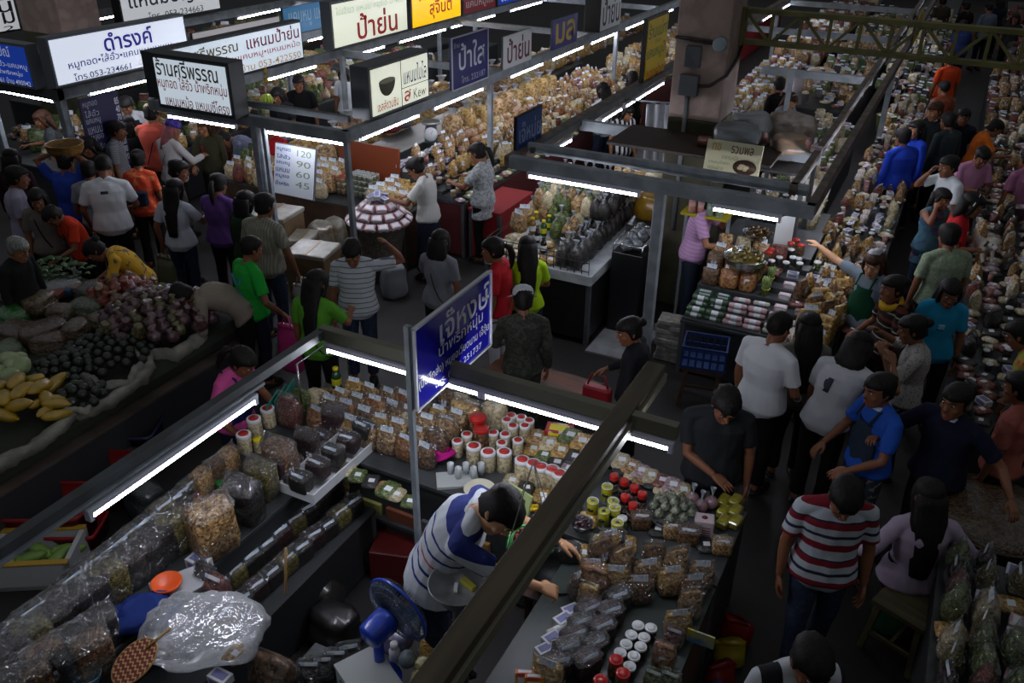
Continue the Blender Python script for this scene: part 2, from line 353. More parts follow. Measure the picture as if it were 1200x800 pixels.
sign('shop_sign','blue white lettered shop sign on a pole above the front stall', (-2.37,3.52,2.0),'y',.90,.53,.012,mBLUE,
  [('เจ๊หงษ์',.30,.58,.97,.93,'d9dce8',.012),('น้ำพริกหนุ่ม',.28,.38,.88,.60,'d9dce8',.006),('(มีปลีกส่ง) หมูยอเวียตนาม เจ๊ฮุ้ย',.03,.20,.97,.36,'d9dce8',.004),('โทร. (053) 251737',.22,.05,.86,.17,'d9dce8',.006)], M('sign_back_white','b9bcc0',.5), border=.0, rim=M('sign_rim_white','c9ccd6',.4))
sign('light_box','wide white light box with blue lettering above the left stall row', (-10.24,7.42,2.17),'y',2.30,.62,.18,mLB,
  [('ดำรงค์',.36,.52,.72,.90,'4038b0',.02),('หมูทอด•ไส้อั่ว•แคบหมู•แหนม',.10,.28,.86,.50,'3a3a9a',.008),('โทร.053-234661',.12,.07,.52,.22,'34347a',.006),('บ้าน 01-8831',.58,.10,.84,.22,'c8a0a0',.0)], M('aluminium_frame','70757a',.4), border=.035)
sign('light_box','blue light box with white lettering at the left edge', (-11.75,7.36,2.13),'x',1.18,.56,.16,mLBB,
  [('จำรูปณ์',.34,.60,.72,.92,'cfd8f4',.012),('แหนม•ไส้อั่ว-แคบหมู',.1,.40,.95,.58,'d8e0f8',.006),('น้ำพริกหนุ่ม',.45,.24,.85,.38,'eef2ff',.006),('โทร. 234661 บ้าน 490942',.12,.06,.95,.20,'e4eaff',.006)], M('aluminium_frame'), border=.04)
sign('light_box','square white light box with brown and red lettering at the stall corner', (-8.55,7.50,2.13),'x',1.20,.64,.24,mLB2,
  [('ร้านศรีพรรณ',.06,.62,.86,.95,'3a3228',.012),('หมูทอด ไส้อั่ว น้ำพริกหนุ่ม',.05,.34,.95,.62,'8a2a24',.006),('แหนมหม้อ แหนมซี่โครง',.12,.08,.95,.30,'7a2420',.006)], M('dark_box_frame','2e3032',.45), border=.05)
sign('light_box','long white light box with red and gold lettering behind the corner box', (-8.83,7.75,2.15),'y',2.85,.56,.16,mLB2,
  [('ร้านศรีพรรณ',.10,.60,.52,.88,'6a5a2a',.01),('แหนมป้าย่น',.58,.58,.97,.92,'7a1424',.012),('น้ำพริกหนุ่ม•แคบหมู•แหนมหม้อ',.20,.32,.97,.54,'b04a3a',.006),('บ้าน 053-422550',.52,.08,.97,.28,'c89a5a',.006)], M('dark_box_frame'), border=.035)
V3 = lambda *a: Vector(a)
def logo_bowl(e, w, h):
    cx, cy = w*.27, h*.60
    b = MB(); b.loft([[V3(cx+.165*x,cy+.03+.17*y,zz) for x,y in [(math.cos(t),math.sin(t)*(1 if math.sin(t) < 0 else .22)) for t in np.linspace(0,6.2832,25)[:-1]]] for zz in (.010,.014)]); ob('bowl_picture', b, M('picture_grey_green','6f7260',.6), e)
    b = MB(); b.loft([[V3(cx+.150*math.cos(t),cy+.033+.032*math.sin(t),zz) for t in np.linspace(0,6.2832,25)[:-1]] for zz in (.0145,.016)]); ob('bowl_rim_picture', b, M('picture_pale','b4b69c',.6), e)
    b = MB()
    for a in ((.5,.03,.5,.97),(.5,.40,.97,.40)): b.bar((a[0]*w,a[1]*h,.012),(a[2]*w,a[3]*h,.012),.008,.006)
    ob('divider', b, mBLACK, e)
sign('light_box','cream light box picturing a bowl at the snack stall corner', (-5.93,8.18,2.15),'y',1.28,.60,.26,mLBY,
  [('แหนมใบไล',.54,.46,.94,.82,'23306e',.01),('เชลล์ชวนชิม',.10,.12,.44,.30,'a01a1a',.01),('1 ม ส',.22,.04,.34,.10,'555555',.0),('ส',.54,.12,.66,.34,'b01818',.015),('Kew',.70,.12,.92,.32,'50504a',.0)], M('aluminium_dark','4a4e52',.4), border=.04, extra=logo_bowl)
sign('shop_sign','navy board with large white lettering beyond the bowl light box', (-5.92,10.0,2.13),'y',.98,.66,.03,mNAVY,
  [('ร้าน',.06,.80,.20,.90,'c8ccd8',.0),('ป้าใส',.18,.34,.90,.86,'d4d8e0',.01),('โทร. 232187',.25,.08,.92,.22,'c8ccd8',.0)], mNAVY, border=.0, rim=M('sign_rim_white'))
sign('shop_sign','white board with dark red lettering beside the large navy board', (-5.94,11.5,2.13),'y',.92,.46,.03,M('white_board','cfd2d2',.5),[('ป้าย่น',.12,.14,.92,.90,'5a1420',.014)],border=.0)
sign('shop_sign','blue board with two yellow letters on the snack stall beam', (-5.94,13.2,2.13),'y',1.0,.46,.03,M('violet_blue_board','2a2a80',.45),[('มล',.12,.16,.88,.86,'c8a83a',.02)],border=.0)
sign('light_box','white box with black lettering and a black end on the beam', (-5.90,15.15,2.13),'y',1.02,.66,.30,M('white_board'),[('ป้าย่น',.10,.14,.92,.88,'202238',.014)], mBLACK, border=.02)
sign('light_box','white light box with red lettering above the far stall beam', (-8.86,11.35,2.14),'y',2.15,.72,.20,mLBY,
  [('ไข่เจียว แหนม หมูยอ น้ำพริก',.05,.66,.96,.88,'b4ccb4',.004),('ป้าย่น',.30,.10,.84,.66,'a8242c',.016)], M('aluminium_dark'), border=.04)
sign('light_box','glowing yellow light box with red lettering above the far stall beam', (-8.86,13.62,2.14),'y',1.75,.72,.20,mYEL,
  [('หมูทอด-น้ำพริก',.05,.62,.80,.92,'3a4a18',.006),('สุจินต์',.34,.14,.80,.58,'b82a14',.012)], M('aluminium_dark'), border=.03)
sign('light_box','dark red light box next to the glowing yellow one', (-8.86,15.45,2.14),'y',1.35,.60,.20,M('dark_red_board','6a1a22',.4,emit='6a1a22',estr=.3),[('แคบหมูแม่',.08,.14,.92,.50,'d0c8c8',.006)], M('aluminium_dark'), border=.03)
sign('light_box','blue and white light box beyond the dark red one', (-8.86,16.9,2.14),'y',1.7,.60,.20,mLBB,[('แม่อำไพ',.08,.14,.92,.60,'d8dcf0',.006)], M('aluminium_dark'), border=.03)
sign('shop_sign','small blue board lettered in pale script low beside the red cloth', (-3.98,8.02,2.02),'y',.62,.46,.03,M('mid_blue_board','2c4a86',.5),[('เจ๊หนุ่ย',.08,.22,.92,.84,'93a4c4',.004)], mBLACK, border=.012)
sign('shop_sign','tall yellow board with green and red lettering left of the pillar', (-3.88,11.72,2.05),'y',.92,.92,.06,M('yellow_board','c8a808',.5),
  [('ร้านแม่ทา',.08,.70,.94,.92,'2e6a2a',.008),('จำหน่าย',.40,.60,.66,.68,'2e6a2a',.0),('แคบหมูน้ำ',.05,.36,.96,.60,'2e6a2a',.008),('ของฝาก',.10,.06,.92,.28,'b04a1a',.006)], mBLACK, border=.03)
sign('light_box','white light box with black lettering at the top beside pillar', (-13.05,11.0,2.2),'y',2.35,.62,.2,M('white_board_lit','d8dce0',.4,emit='d8dce0',estr=.45),
  [('แหนมปัญพัว',.08,.34,.92,.90,'282c30',.008),('โทร. 053-234663',.24,.06,.80,.26,'34383c',.0)], mBLACK, border=.03)
sign('light_box','white light box with black lettering left of the pale pillar', (-14.2,8.3,2.2),'y',1.6,.62,.2,M('white_board_lit'),[('ดารณี',.10,.50,.95,.88,'30343a',.008),('แหนม',.30,.22,.95,.50,'30343a',.008),('2',.8,.04,.92,.16,'30343a',0)], mBLACK, border=.03)
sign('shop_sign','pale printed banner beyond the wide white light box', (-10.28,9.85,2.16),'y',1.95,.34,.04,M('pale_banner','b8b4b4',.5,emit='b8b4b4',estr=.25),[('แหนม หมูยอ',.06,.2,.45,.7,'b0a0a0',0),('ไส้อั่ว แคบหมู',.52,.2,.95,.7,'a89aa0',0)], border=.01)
def leaf_pic(e,w,h):
    b = MB()
    for i in range(14): b.ball((w*random.uniform(.80,.97),h*random.uniform(.15,.85),.012),(.07,.05,.008),7,4)
    ob('fruit_picture', b, M('picture_green','5c7a3a',.6), e)
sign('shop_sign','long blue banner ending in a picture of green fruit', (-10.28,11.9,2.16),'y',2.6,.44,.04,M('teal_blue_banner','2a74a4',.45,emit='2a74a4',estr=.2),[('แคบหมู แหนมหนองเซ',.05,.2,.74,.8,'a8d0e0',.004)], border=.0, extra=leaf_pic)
sign('shop_sign','yellow board on the right aisle frame beyond the truss', (-.86,17.2,2.05),'y',1.3,.5,.04,M('yellow_board'),[('ร้านป้า',.1,.2,.9,.85,'7a2a1a',.008)], border=.01)
sign('shop_sign','orange yellow board at the top right corner of the hall', (1.1,21.6,2.3),'x',1.6,.62,.05,M('orange_board','c86a10',.5),[('ร้านของฝาก',.05,.5,.95,.9,'6a2a10',.006),('ยินดีต้อนรับ',.05,.1,.95,.4,'6a2a10',.004)], border=.02)
sign('shop_sign','black and yellow board hung behind the pillar top', (-3.86,13.6,2.2),'y',1.5,.8,.14,M('orange_board'),[('แหนมย่าง',.1,.2,.9,.8,'b82a14',.008)], mBLACK, border=.05)
# hanging boards, leaning menu boards
sign('price_board','dark blue price board with white lines hanging at the left row corner', (-10.15,7.62,1.0),'y',.62,1.0,.03,M('ink_blue_board','1a1c4c',.4),
  [('หมูทอด',.06,.86,.42,.95,'b8bcd0',.0),('ไส้อั่ว',.06,.75,.42,.84,'b8bcd0',0),('แคบหมู',.06,.64,.42,.73,'b8bcd0',0),('แหนม',.06,.53,.42,.62,'b8bcd0',0),('หมูยอ',.06,.42,.42,.51,'b8bcd0',0),('น้ำพริก',.06,.31,.42,.40,'b8bcd0',0),('ไก่ทอด',.06,.20,.42,.29,'b8bcd0',0),('หมูแดง',.06,.09,.42,.18,'b8bcd0',0)]+[(t,.86,.06+.11*i,.97,.15+.11*i,'d8dce4',.02) for i,t in enumerate(['90','80','120','60','50','70','40','85'])], border=.0)
sign('menu_board','white tilted price list on the snack stall front', (-7.25,7.86,1.16),'x',.62,.62,.03,M('pale_menu','c4cad0',.5),
  [(t,.06,.84-.13*i,.40,.92-.13*i,'30408a',.02) for i,t in enumerate(['หมูทอด','ไส้อั่ว','แคบหมู','แหนม','หมูยอ','น้ำพริก'])]+[(t,.56,.80-.2*i,.90,.92-.2*i,'6a7a5a',.0) for i,t in enumerate(['120','90','60','45'])], border=.01, tilt=R(-14))
def plate_pic(e,w,h):
    b = MB(); b.lathe([(.001,0),(.11,0),(.12,.006),(.001,.007)],20,T=Matrix.Translation((w*.74,h*.32,.012))@Matrix.Diagonal((1,.62,1,1))); ob('plate_picture', b, M('picture_brown','4a3424',.6), e)
    b = MB()
    for i in range(6): b.ball((w*.74+random.uniform(-.05,.05),h*.34+random.uniform(-.03,.03),.02),(.03,.02,.006),7,4)
    ob('food_picture', b, M('picture_cream','c8b894',.6), e)
sign('menu_board','cream board picturing a plate of food on the middle stall shelf', (-2.13,8.62,2.02),'x',.56,.34,.03,M('cream_board','c9c4a0',.5),
  [('รวมพล',.45,.68,.85,.90,'5a2418',.008),('อาหารเหนือ',.30,.48,.60,.62,'6a7a5a',0),('แคบหมูน้ำพริก',.08,.30,.46,.42,'6a7a5a',0),('ของฝาก',.08,.14,.36,.26,'6a7a5a',0),('กข',.10,.70,.26,.92,'c08a2a',.01)], M('cream_board'), border=.0, tilt=R(-12), extra=plate_pic)
# ================================================================ people
def V(*a): return Vector(a)
def ellipse(c, ax, ay, rx, ry, n=16, p=2.0):
    out = []
    for i in range(n):
        t = 2*math.pi*i/n; ct, st = math.cos(t), math.sin(t)
        out.append(c + ax*(rx*math.copysign(abs(ct)**(2/p), ct)) + ay*(ry*math.copysign(abs(st)**(2/p), st)))
    return out
def remesh(mb, vox, name, mats, smooth=2, relax=.5):
    me = mb.mesh('tmp', []); o = bpy.data.objects.new('tmp', me); COL.objects.link(o)
    md = o.modifiers.new('r','REMESH'); md.mode = 'VOXEL'; md.voxel_size = vox; md.use_smooth_shade = True
    if smooth: 
        sm = o.modifiers.new('s','SMOOTH'); sm.iterations = smooth; sm.factor = relax
    bpy.context.view_layer.update(); dg = bpy.context.evaluated_depsgraph_get()
    r = bpy.data.meshes.new_from_object(o.evaluated_get(dg)); r.name = name
    bpy.data.objects.remove(o); bpy.data.meshes.remove(me)
    r.materials.clear()
    for m in (mats if isinstance(mats,list) else [mats]): r.materials.append(m)
    return r
def joinmesh(a, b_list):
    """append (verts, faces) lists to mesh a, giving one mesh"""
    n = len(a.vertices); co = np.empty(n*3); a.vertices.foreach_get('co', co); vs = [tuple(x) for x in co.reshape(-1,3)]
    fs = [tuple(p.vertices) for p in a.polygons]
    for v, f in b_list:
        o = len(vs); vs += v; fs += [tuple(i+o for i in q) for q in f]
    m = bpy.data.meshes.new(a.name); m.from_pydata(vs, [], fs)
    for t in a.materials: m.materials.append(t)
    m.polygons.foreach_set('use_smooth', [True]*len(m.polygons)); m.update(); bpy.data.meshes.remove(a); return m
# --- hands: wrist at origin, fingers along +Y, palm faces -Z, thumb on +X
HANDS = {}
def hand(curl):
    if curl in HANDS: return HANDS[curl]
    m = MB()
    m.loft([ellipse(V(0,-.03,0),V(1,0,0),V(0,0,1),.024,.019,12), ellipse(V(0,.0,0),V(1,0,0),V(0,0,1),.026,.018,12), ellipse(V(0,.035,0),V(1,0,0),V(0,0,1),.038,.016,12,2.6), ellipse(V(0,.085,0),V(1,0,0),V(0,0,1),.041,.0135,12,2.8), ellipse(V(0,.098,-.002),V(1,0,0),V(0,0,1),.037,.010,12)])
    for i,(x,l,a0) in enumerate([(.030,.072,.10),(.0105,.080,.02),(-.0095,.074,-.05),(-.029,.058,-.14)]):
        p = V(x,.088,0); a = curl*.55+.06*i*curl; pts = [p]; d = V(math.sin(a0),math.cos(a0),0)
        ang = 0
        for k, s in enumerate((.44,.32,.24)):
            ang += a*(1.0 if k == 0 else 1.15); dd = V(d.x*math.cos(ang), d.y*math.cos(ang), -math.sin(ang)); p = p + dd*(l*s); pts.append(p)
        m.tube(pts,[.0098,.0092,.0085,.0065],8)
        m.ball(pts[-1],.0064,8,5)
    t = [V(.026,.018,-.004), V(.046,.045,-.010-.008*curl), V(.056-.006*curl,.070,-.016-.016*curl), V(.056-.016*curl,.093,-.020-.026*curl)]
    m.tube(t,[.016,.0125,.0105,.0075],8); m.ball(t[-1],.0074,8,5)
    me = remesh(m,.0042,'hand',[],2,.4)
    n = len(me.vertices); co = np.empty(n*3); me.vertices.foreach_get('co',co)
    HANDS[curl] = (co.reshape(-1,3), [tuple(p.vertices) for p in me.polygons]); bpy.data.meshes.remove(me); return HANDS[curl]
HEAD = [(-.118,.022,.024,.060),(-.108,.040,.040,.048),(-.085,.054,.062,.030),(-.055,.062,.076,.018),(-.02,.068,.086,.008),(.012,.072,.092,.002),(.045,.074,.096,-.002),(.075,.068,.088,-.006),(.098,.050,.064,-.008),(.112,.024,.03,-.008)]
SKINS = [M('skin_tan','9a6a4a',.5,spec=.35), M('skin_brown','7c5038',.5,spec=.35), M('skin_fair','c4936f',.5,spec=.35)]
mHAIR = M('black_hair','0c0a0a',.62,spec=.25,col2='1a1513',nscale=60,stretch=(1,1,.08),bump=.25,bscale=90)
mHAIRB = M('brown_hair','4a2c18',.6,spec=.25,col2='241610',nscale=60,stretch=(1,1,.08),bump=.25,bscale=90)
mHAIRG = M('grey_hair','8b8c84',.5,col2='5c5d58',nscale=60,stretch=(1,1,.1),bump=.25,bscale=90)
mEYEW = M('eye_white','c8c2ba',.3); mIRIS = M('dark_iris','140d0a',.2); mLIP = M('lips','8a4a40',.5)
def cloth(name, col='808080', **k):
    k.setdefault('rough',.85); k.setdefault('spec',.2); return M('cloth_'+name, col, **k)
def striped(name, base, bands, scale=1.0, axis=2, vert=False):
    """bands: list of (position 0..1, colour) repeated every `scale` metres along the un-bent body height"""
    nm = 'cloth_'+name
    if nm in MATS: return MATS[nm]
    m = bpy.data.materials.new(nm); m.use_nodes = True; MATS[nm] = m; nt,N,P,L = nodes(m)
    a = N.new('ShaderNodeAttribute'); a.attribute_name = 'rest'; sp = N.new('ShaderNodeSeparateXYZ'); L(a.outputs['Vector'], sp.inputs[0])
    d = N.new('ShaderNodeMath'); d.operation = 'DIVIDE'; d.inputs[1].default_value = scale; L(sp.outputs[axis], d.inputs[0])
    f = N.new('ShaderNodeMath'); f.operation = 'FRACT'; L(d.outputs[0], f.inputs[0])
    r = N.new('ShaderNodeValToRGB'); r.color_ramp.interpolation = 'CONSTANT'; r.color_ramp.elements[0].color = lin(base)
    r.color_ramp.elements.remove(r.color_ramp.elements[1])
    for p, c in bands:
        e = r.color_ramp.elements.new(p); e.color = lin(c)
    L(f.outputs[0], r.inputs[0]); L(r.outputs[0], P.inputs['Base Color']); P.inputs['Roughness'].default_value = .85; P.inputs['Specular IOR Level'].default_value = .2
    return m
PEOPLE = []
def person(px, py, label, face, skin=0, hair='short', haircol=None, H=1.63, lean=0, lean_side=0, head=(10,0), arms=None, top=None, bottom=None, sleeve='short', long_shirt=False, skirt=False, sit=None, stride=.0, fem=False, extra=None, zhead=None, vox=None, handcurl=(.5,.5), shoes='1c1a1a', eyes=True, fat=1.0, shorts=False, z0=0.0, pos=None, collar=False, cap=None):
    """px,py: pixel of the head centre; face: facing direction in degrees of world yaw (0 = +X, 90 = +Y away)"""
    s = H/1.63
    L_ = R(lean); hipz = .92 if sit is None else sit+.08
    # spine curve, lean about hips forward (+Y)
    def spine(t, lat=0, fwd=0):           # t metres above the hip along the spine
        k = min(max(t/.42,0),1); bend = L_*(.45+.55*k)
        # integrate roughly
        n = 8; y = z = 0.0
        for i in range(n):
            tt = t*(i+.5)/n; kk = min(max(tt/.42,0),1); b = L_*(.55+.45*kk) if t > 0 else 0
            y += math.sin(b)*t/n; z += math.cos(b)*t/n
        up = V(0,math.sin(bend),math.cos(bend)); fw = V(0,math.cos(bend),-math.sin(bend))
        xs = lean_side*max(t,0)
        return V(lat+xs, y, hipz+z) + fw*fwd, up, fw
    def frame_at(t):
        p, up, fw = spine(t); return p, V(1,0,0), fw, up
    w = fat
    TORSO = [(-.13,.10,.085),(-.06,.165*w if not fem else .168*w,.115*w),(.03,.158*w if not fem else .155*w,.112*w),(.14,.145*w if not fem else .120*w,.102*w),(.26,.158*w if not fem else .142*w,.112*w),(.36,.170*w if not fem else .150*w,.105*w),(.425,.150 if not fem else .130,.085),(.465,.085,.062),(.49,.056,.054)]
    sh_w = .185*w**.5 if not fem else .162*w**.5
    def torso(m, add=0.0, lo=-1, hi=9, flare=0, n=20):
        rings = []
        for t, rx, ry in TORSO:
            if t < lo or t > hi: continue
            p, ax, fw, up = frame_at(t); fl_ = flare*max(0,(.16-t)/.3)
            f = -.012 if .2 < t < .44 else 0
            rings.append(ellipse(p+fw*f, ax, fw, rx+add+fl_, ry+add+fl_, n, 2.25))
        m.loft(rings)
    # head
    nb, up, fw = spine(.47); hp, hy = R(head[0])*1.0, R(head[1])
    hm = Matrix.Rotation(-L_*.75 if lean > 30 else -L_*.9,3,'X')
    hb = hm @ Matrix.Rotation(hy,3,'Z') @ Matrix.Rotation(-hp,3,'X') @ Matrix.Scale(1.10,3)
    neck_top = nb + up*.030 + fw*.014
    hc = neck_top + hb @ V(0,.022,.108)
    HM = hb.to_4x4(); HM.translation = hc
    # ------- placement
    zh = (zhead if zhead is not None else hc.z*s + z0)
    tgt_ = at(px,py,zh) if pos is None else Vector(pos)
    yaw = R(face-90)
    off = Matrix.Rotation(yaw,3,'Z') @ (V(hc.x,hc.y,0)*s)
    loc = V(tgt_.x-off.x, tgt_.y-off.y, z0) if pos is None else V(pos[0],pos[1],z0)
    root = empty('person', loc, label, 'person', yaw, 'shoppers and sellers in the market hall', s)
    # shoulders & arms
    sp_, sup, sfw = spine(.40)
    arms_ = arms or {}
    armpts = {}
    for sd, key in ((1,'r'),(-1,'l')):
        S = sp_ + V(sd*sh_w,0,0) + sup*.012 - sfw*.005
        tgt = arms_.get(key)
        if tgt is None:
            Wp = S + V(sd*.06,.05+.3*math.sin(L_)*.3,-.52)
        else:
            # target (side out, forward, up) relative to the shoulder, in upright body axes
            if tgt[0] == 'w':
                wp = at(tgt[1],tgt[2],tgt[3]) - root.location
                Wp = (Matrix.Rotation(-yaw,3,'Z') @ wp)/s; tgt = tuple(tgt[:3])
            else: Wp = S + V(sd*tgt[0], tgt[1], tgt[2])
        a, b = .285, .245
        d = (Wp-S); dist = min(d.length, a+b-.004); d = d.normalized(); Wp = S + d*dist
        hint = V(sd*.55,-.5,-.6) if tgt is None or len(tgt) < 4 else V(sd*tgt[3][0],tgt[3][1],tgt[3][2])
        hint = hint - d*hint.dot(d); hint = hint.normalized() if hint.length > 1e-4 else V(sd,0,0)
        ca = (a*a+dist*dist-b*b)/(2*a*dist); ca = max(-1,min(1,ca)); E = S + d*(a*ca) + hint*(a*math.sqrt(1-ca*ca))
        armpts[key] = (S,E,Wp,sd)
    # legs
    legs = []
    for sd in (1,-1):
        hp_ = V(sd*.088,0,hipz-.04)
        if sit is None:
            an = V(sd*.10, sd*stride*.5-.01, .085); 
            kn = (hp_+an)/2 + V(sd*.008,.025+abs(stride)*.05,0)
        else:
            kn = hp_ + V(sd*.05,.42,-.0); an = kn + V(0,-.02,-(kn.z-.085))
        legs.append((hp_,kn,an,sd))
    vx = vox or .011
    b = MB(); torso(b)
    p0,_,_ = spine(.45); b.tube([p0, neck_top, hc+hb@V(0,-.01,-.05)],[.058,.054,.055],12)
    b.loft([[hc + hb@V(x_,y_,0) + hb@V(0,0,0) for x_,y_ in [(rx*math.cos(2*math.pi*i/18), yo+ry*math.sin(2*math.pi*i/18)) for i in range(18)]] if False else [hc + hb@V(rx*math.cos(2*math.pi*i/18), yo+ry*math.sin(2*math.pi*i/18), z_) for i in range(18)] for z_,rx,ry,yo in HEAD])
    b.tube([hc+hb@V(0,.088,.020), hc+hb@V(0,.102,-.008), hc+hb@V(0,.114,-.030)],[.009,.012,.016],8); b.ball(hc+hb@V(0,.102,-.034),(.019,.014,.011),8,5)
    b.ball(hc+hb@V(0,.094,.034),(.05,.014,.010),10,5); b.ball(hc+hb@V(0,.086,-.066),(.025,.016,.013),8,5); b.ball(hc+hb@V(0,.080,-.104),(.02,.018,.014),8,5)
    for sd in (1,-1):
        b.ball(hc+hb@V(sd*.076,-.008,-.005),(.010,.020,.032),8,6); b.ball(hc+hb@V(sd*.045,.066,-.028),(.022,.02,.02),8,5)
    for key,(S,E,Wp,sd) in armpts.items():
        b.tube([S-V(sd*.02,0,0)+sup*.0,S.lerp(E,.35),S.lerp(E,.7),E,E.lerp(Wp,.3),E.lerp(Wp,.75),Wp],[.056,.048,.041,.038,.038,.029,.025],12)
        b.ball(S,.054,10,6); b.tube([spine(.475)[0], S+V(-sd*.01,0,0)+sup*.005],[.046,.048],10)
    for hp_,kn,an,sd in legs:
        b.tube([hp_,hp_.lerp(kn,.5),kn,kn.lerp(an,.3),kn.lerp(an,.75),an],[.085,.070,.053,.055,.038,.034],12)
        b.tube([an+V(0,-.035,-.02),an+V(0,.03,-.035),an+V(sd*.012,.11,-.062),an+V(sd*.015,.155,-.070)],[.035,.036,.032,.020],10)
    body = remesh(b, vx, 'body', SKINS[skin], 2, .4)
    hl = []
    for i,(key,(S,E,Wp,sd)) in enumerate(armpts.items()):
        d = (Wp-E).normalized(); pd = arms_.get(key+'_palm')
        inw = V(*pd) if pd else (V(-sd,.15,-.15) if arms_.get(key) is None else V(-sd*.4,.05,-1))
        zz = -(inw - d*inw.dot(d)); zz = zz.normalized() if zz.length > 1e-3 else d.orthogonal().normalized()
        xx = d.cross(zz)     # thumb side for the right hand
        hco, hf = hand(handcurl[i])
        mm = np.array([[*(xx*(1 if True else 1))],[*d],[*zz]])
        hc_ = hco.copy()
        # thumb direction: towards the front / up of the body
        thumb = V(0,1,.3) if arms_.get(key) is None else V(-sd,.2,.5)
        flip = xx.dot(thumb) < 0
        if flip: hc_[:,0] *= -1
        pts = hc_ @ mm + np.array([*(Wp-d*.004)])
        hl.append(([tuple(q) for q in pts], [f[::-1] for f in hf] if flip else hf))
    body = joinmesh(body, hl)
    ob('body', body, None, root)
    # ------- hair
    hcm = {'black':mHAIR,'brown':mHAIRB,'grey':mHAIRG}[haircol or 'black']
    def headpt(v): return hc + hb @ v
    if hair != 'none':
        h = MB(); rings = []; NN = 24
        fringe = {'short':.050,'bob':.040,'long':.046,'pony':.058,'bun':.058,'crop':.060,'messy':.04}.get(hair,.05)
        HV = 1.06 if hair not in ('crop',) else 1.01
        prof = [(-.105,.050,.052,-.022),(-.08,.058,.066,-.020),(-.05,.068,.083,-.014),(-.015,.075,.092,-.006),(.02,.080,.100,-.002),(.055,.083,.105,-.004),(.085,.076,.097,-.008),(.108,.058,.074,-.010),(.124,.030,.038,-.010),(.128,.004,.004,-.010)]
        low = {'short':-.045,'crop':-.02,'bob':-.12,'long':-.12,'pony':-.06,'bun':-.06,'messy':-.06}.get(hair,-.05)
        for z_,rx,ry,yo in prof:
            rx, ry = rx*HV, ry*HV
            ring = []
            for i in range(NN):
                a = 2*math.pi*i/NN; sn = math.sin(a); x, y = rx*math.cos(a), yo+ry*sn
                hair_line = fringe if sn > .42 else (-.01 if sn > .05 and hair in ('short','crop') else (low if hair in ('short','crop','pony','bun') else -.13))
                if hair in ('bob','long') and sn > .42: hair_line = fringe
                k = 1.0 if z_ >= hair_line-.012 else .55
                wv = 1+.03*math.sin(i*2.4+z_*60)*(1 if k == 1 else 0)
                if hair == 'messy': wv = 1+.10*math.sin(i*4.1+z_*90)*(k == 1)
                ring.append(headpt(V(x*k*wv, yo+(y-yo)*k*wv, z_)))
            rings.append(ring)
        h.loft(rings)
        if hair in ('bob','long'):
            ln = .15 if hair == 'bob' else .44
            path = []; 
            for k in range(8):
                q = k/7; base = headpt(V(0,-.055,.03)) ; 
                if q < .35: c_ = headpt(V(0,-.066,.04-.16*q/.35*1.0))
                else:
                    c0 = headpt(V(0,-.066,-.12)); tt = (q-.35)/.65
                    pb, u_, f_ = spine(.47-ln*tt*.9); back = pb - f_*(.135 if hair == 'long' else .10)
                    c_ = c0.lerp(back, min(1,tt*1.5)) if hair == 'long' else c0+V(0,-.01,-.10*tt)
                path.append(c_)
            rr = []
            for k,c_ in enumerate(path):
                q = k/7; wd = (.092+.016*math.sin(q*3.1)) if q < .45 else (.106-.05*(q-.45)/.55 if hair == 'long' else .102-.012*q); th = .064-.03*q
                rr.append(ellipse(c_, hb@V(1,0,0), hb@V(0,1,0) if q < .35 else V(0,1,0), wd, th, 20))
            for r_ in rr:
                for i in range(20): r_[i] = r_[i]*1.0 + (r_[i]-sum(r_,V(0,0,0))/20)*(.06*math.sin(i*3.3))
            h.loft(rr)
            for sd in (1,-1):
                h.tube([headpt(V(sd*.06,.035,.075)),headpt(V(sd*.078,.025,.01)),headpt(V(sd*.074,.012,-.06)),headpt(V(sd*.066,-.005,-.13 if hair == 'bob' else -.17))],[.022,.024,.026,.012],8)
        if hair == 'pony':
            h.ball(headpt(V(0,-.108,.035)),.024,10,6)
            h.tube([headpt(V(0,-.11,.035)),headpt(V(.01,-.155,.01)),headpt(V(.02,-.165,-.07)),headpt(V(.02,-.15,-.15)),headpt(V(.02,-.135,-.21))],[.022,.034,.036,.026,.008],10)
        if hair == 'bun': h.ball(headpt(V(0,-.115,.05)),(.045,.042,.042),12,8)
        jitter(h,.006,38,px*.7); ob('hair', h, hcm, root)
    if cap:
        c = MB(); c.lathe([(.086,.0),(.09,.03),(.085,.06),(.066,.088),(.03,.102),(.001,.104)],20,T=HM@Matrix.Translation((0,-.004,.034))@Matrix.Diagonal((1,1.16,1,1)))
        if cap[1]: c.loft([[headpt(V(math.sin(a)*rr_,.0+math.cos(a)*rr_*1.1,.046-.02*(rr_>.12)))  for a in np.linspace(-.95,.95,9)]+[headpt(V(math.sin(a)*rr_,math.cos(a)*rr_*1.1,.038-.02*(rr_>.12))) for a in np.linspace(.95,-.95,9)] for rr_ in (.085,.155)])
        ob('cap', c, cap[0], root)
    if eyes:
        e = MB(); e.m  # eyes and mouth
        for sd in (1,-1): e.ball(headpt(V(sd*.031,.0835,.014)),(.0135,.008,.007),8,5)
        e.cur = 1
        for sd in (1,-1): 
            e.ball(headpt(V(sd*.031,.0905,.013)),(.0062,.004,.0062),8,5)
            e.tube([headpt(V(sd*.014,.104,.036)),headpt(V(sd*.034,.100,.041)),headpt(V(sd*.052,.084,.035))],[.003,.0042,.002],6)
        ob('eyes', e, [mEYEW,mIRIS], root)
        l = MB(); l.tube([headpt(V(-.022,.0925,-.062)),headpt(V(0,.1035,-.060)),headpt(V(.022,.0925,-.062))],[.003,.0062,.003],6); l.tube([headpt(V(-.018,.0935,-.070)),headpt(V(0,.1025,-.071)),headpt(V(.018,.0935,-.070))],[.003,.006,.003],6)
        ob('lips', l, mLIP, root)
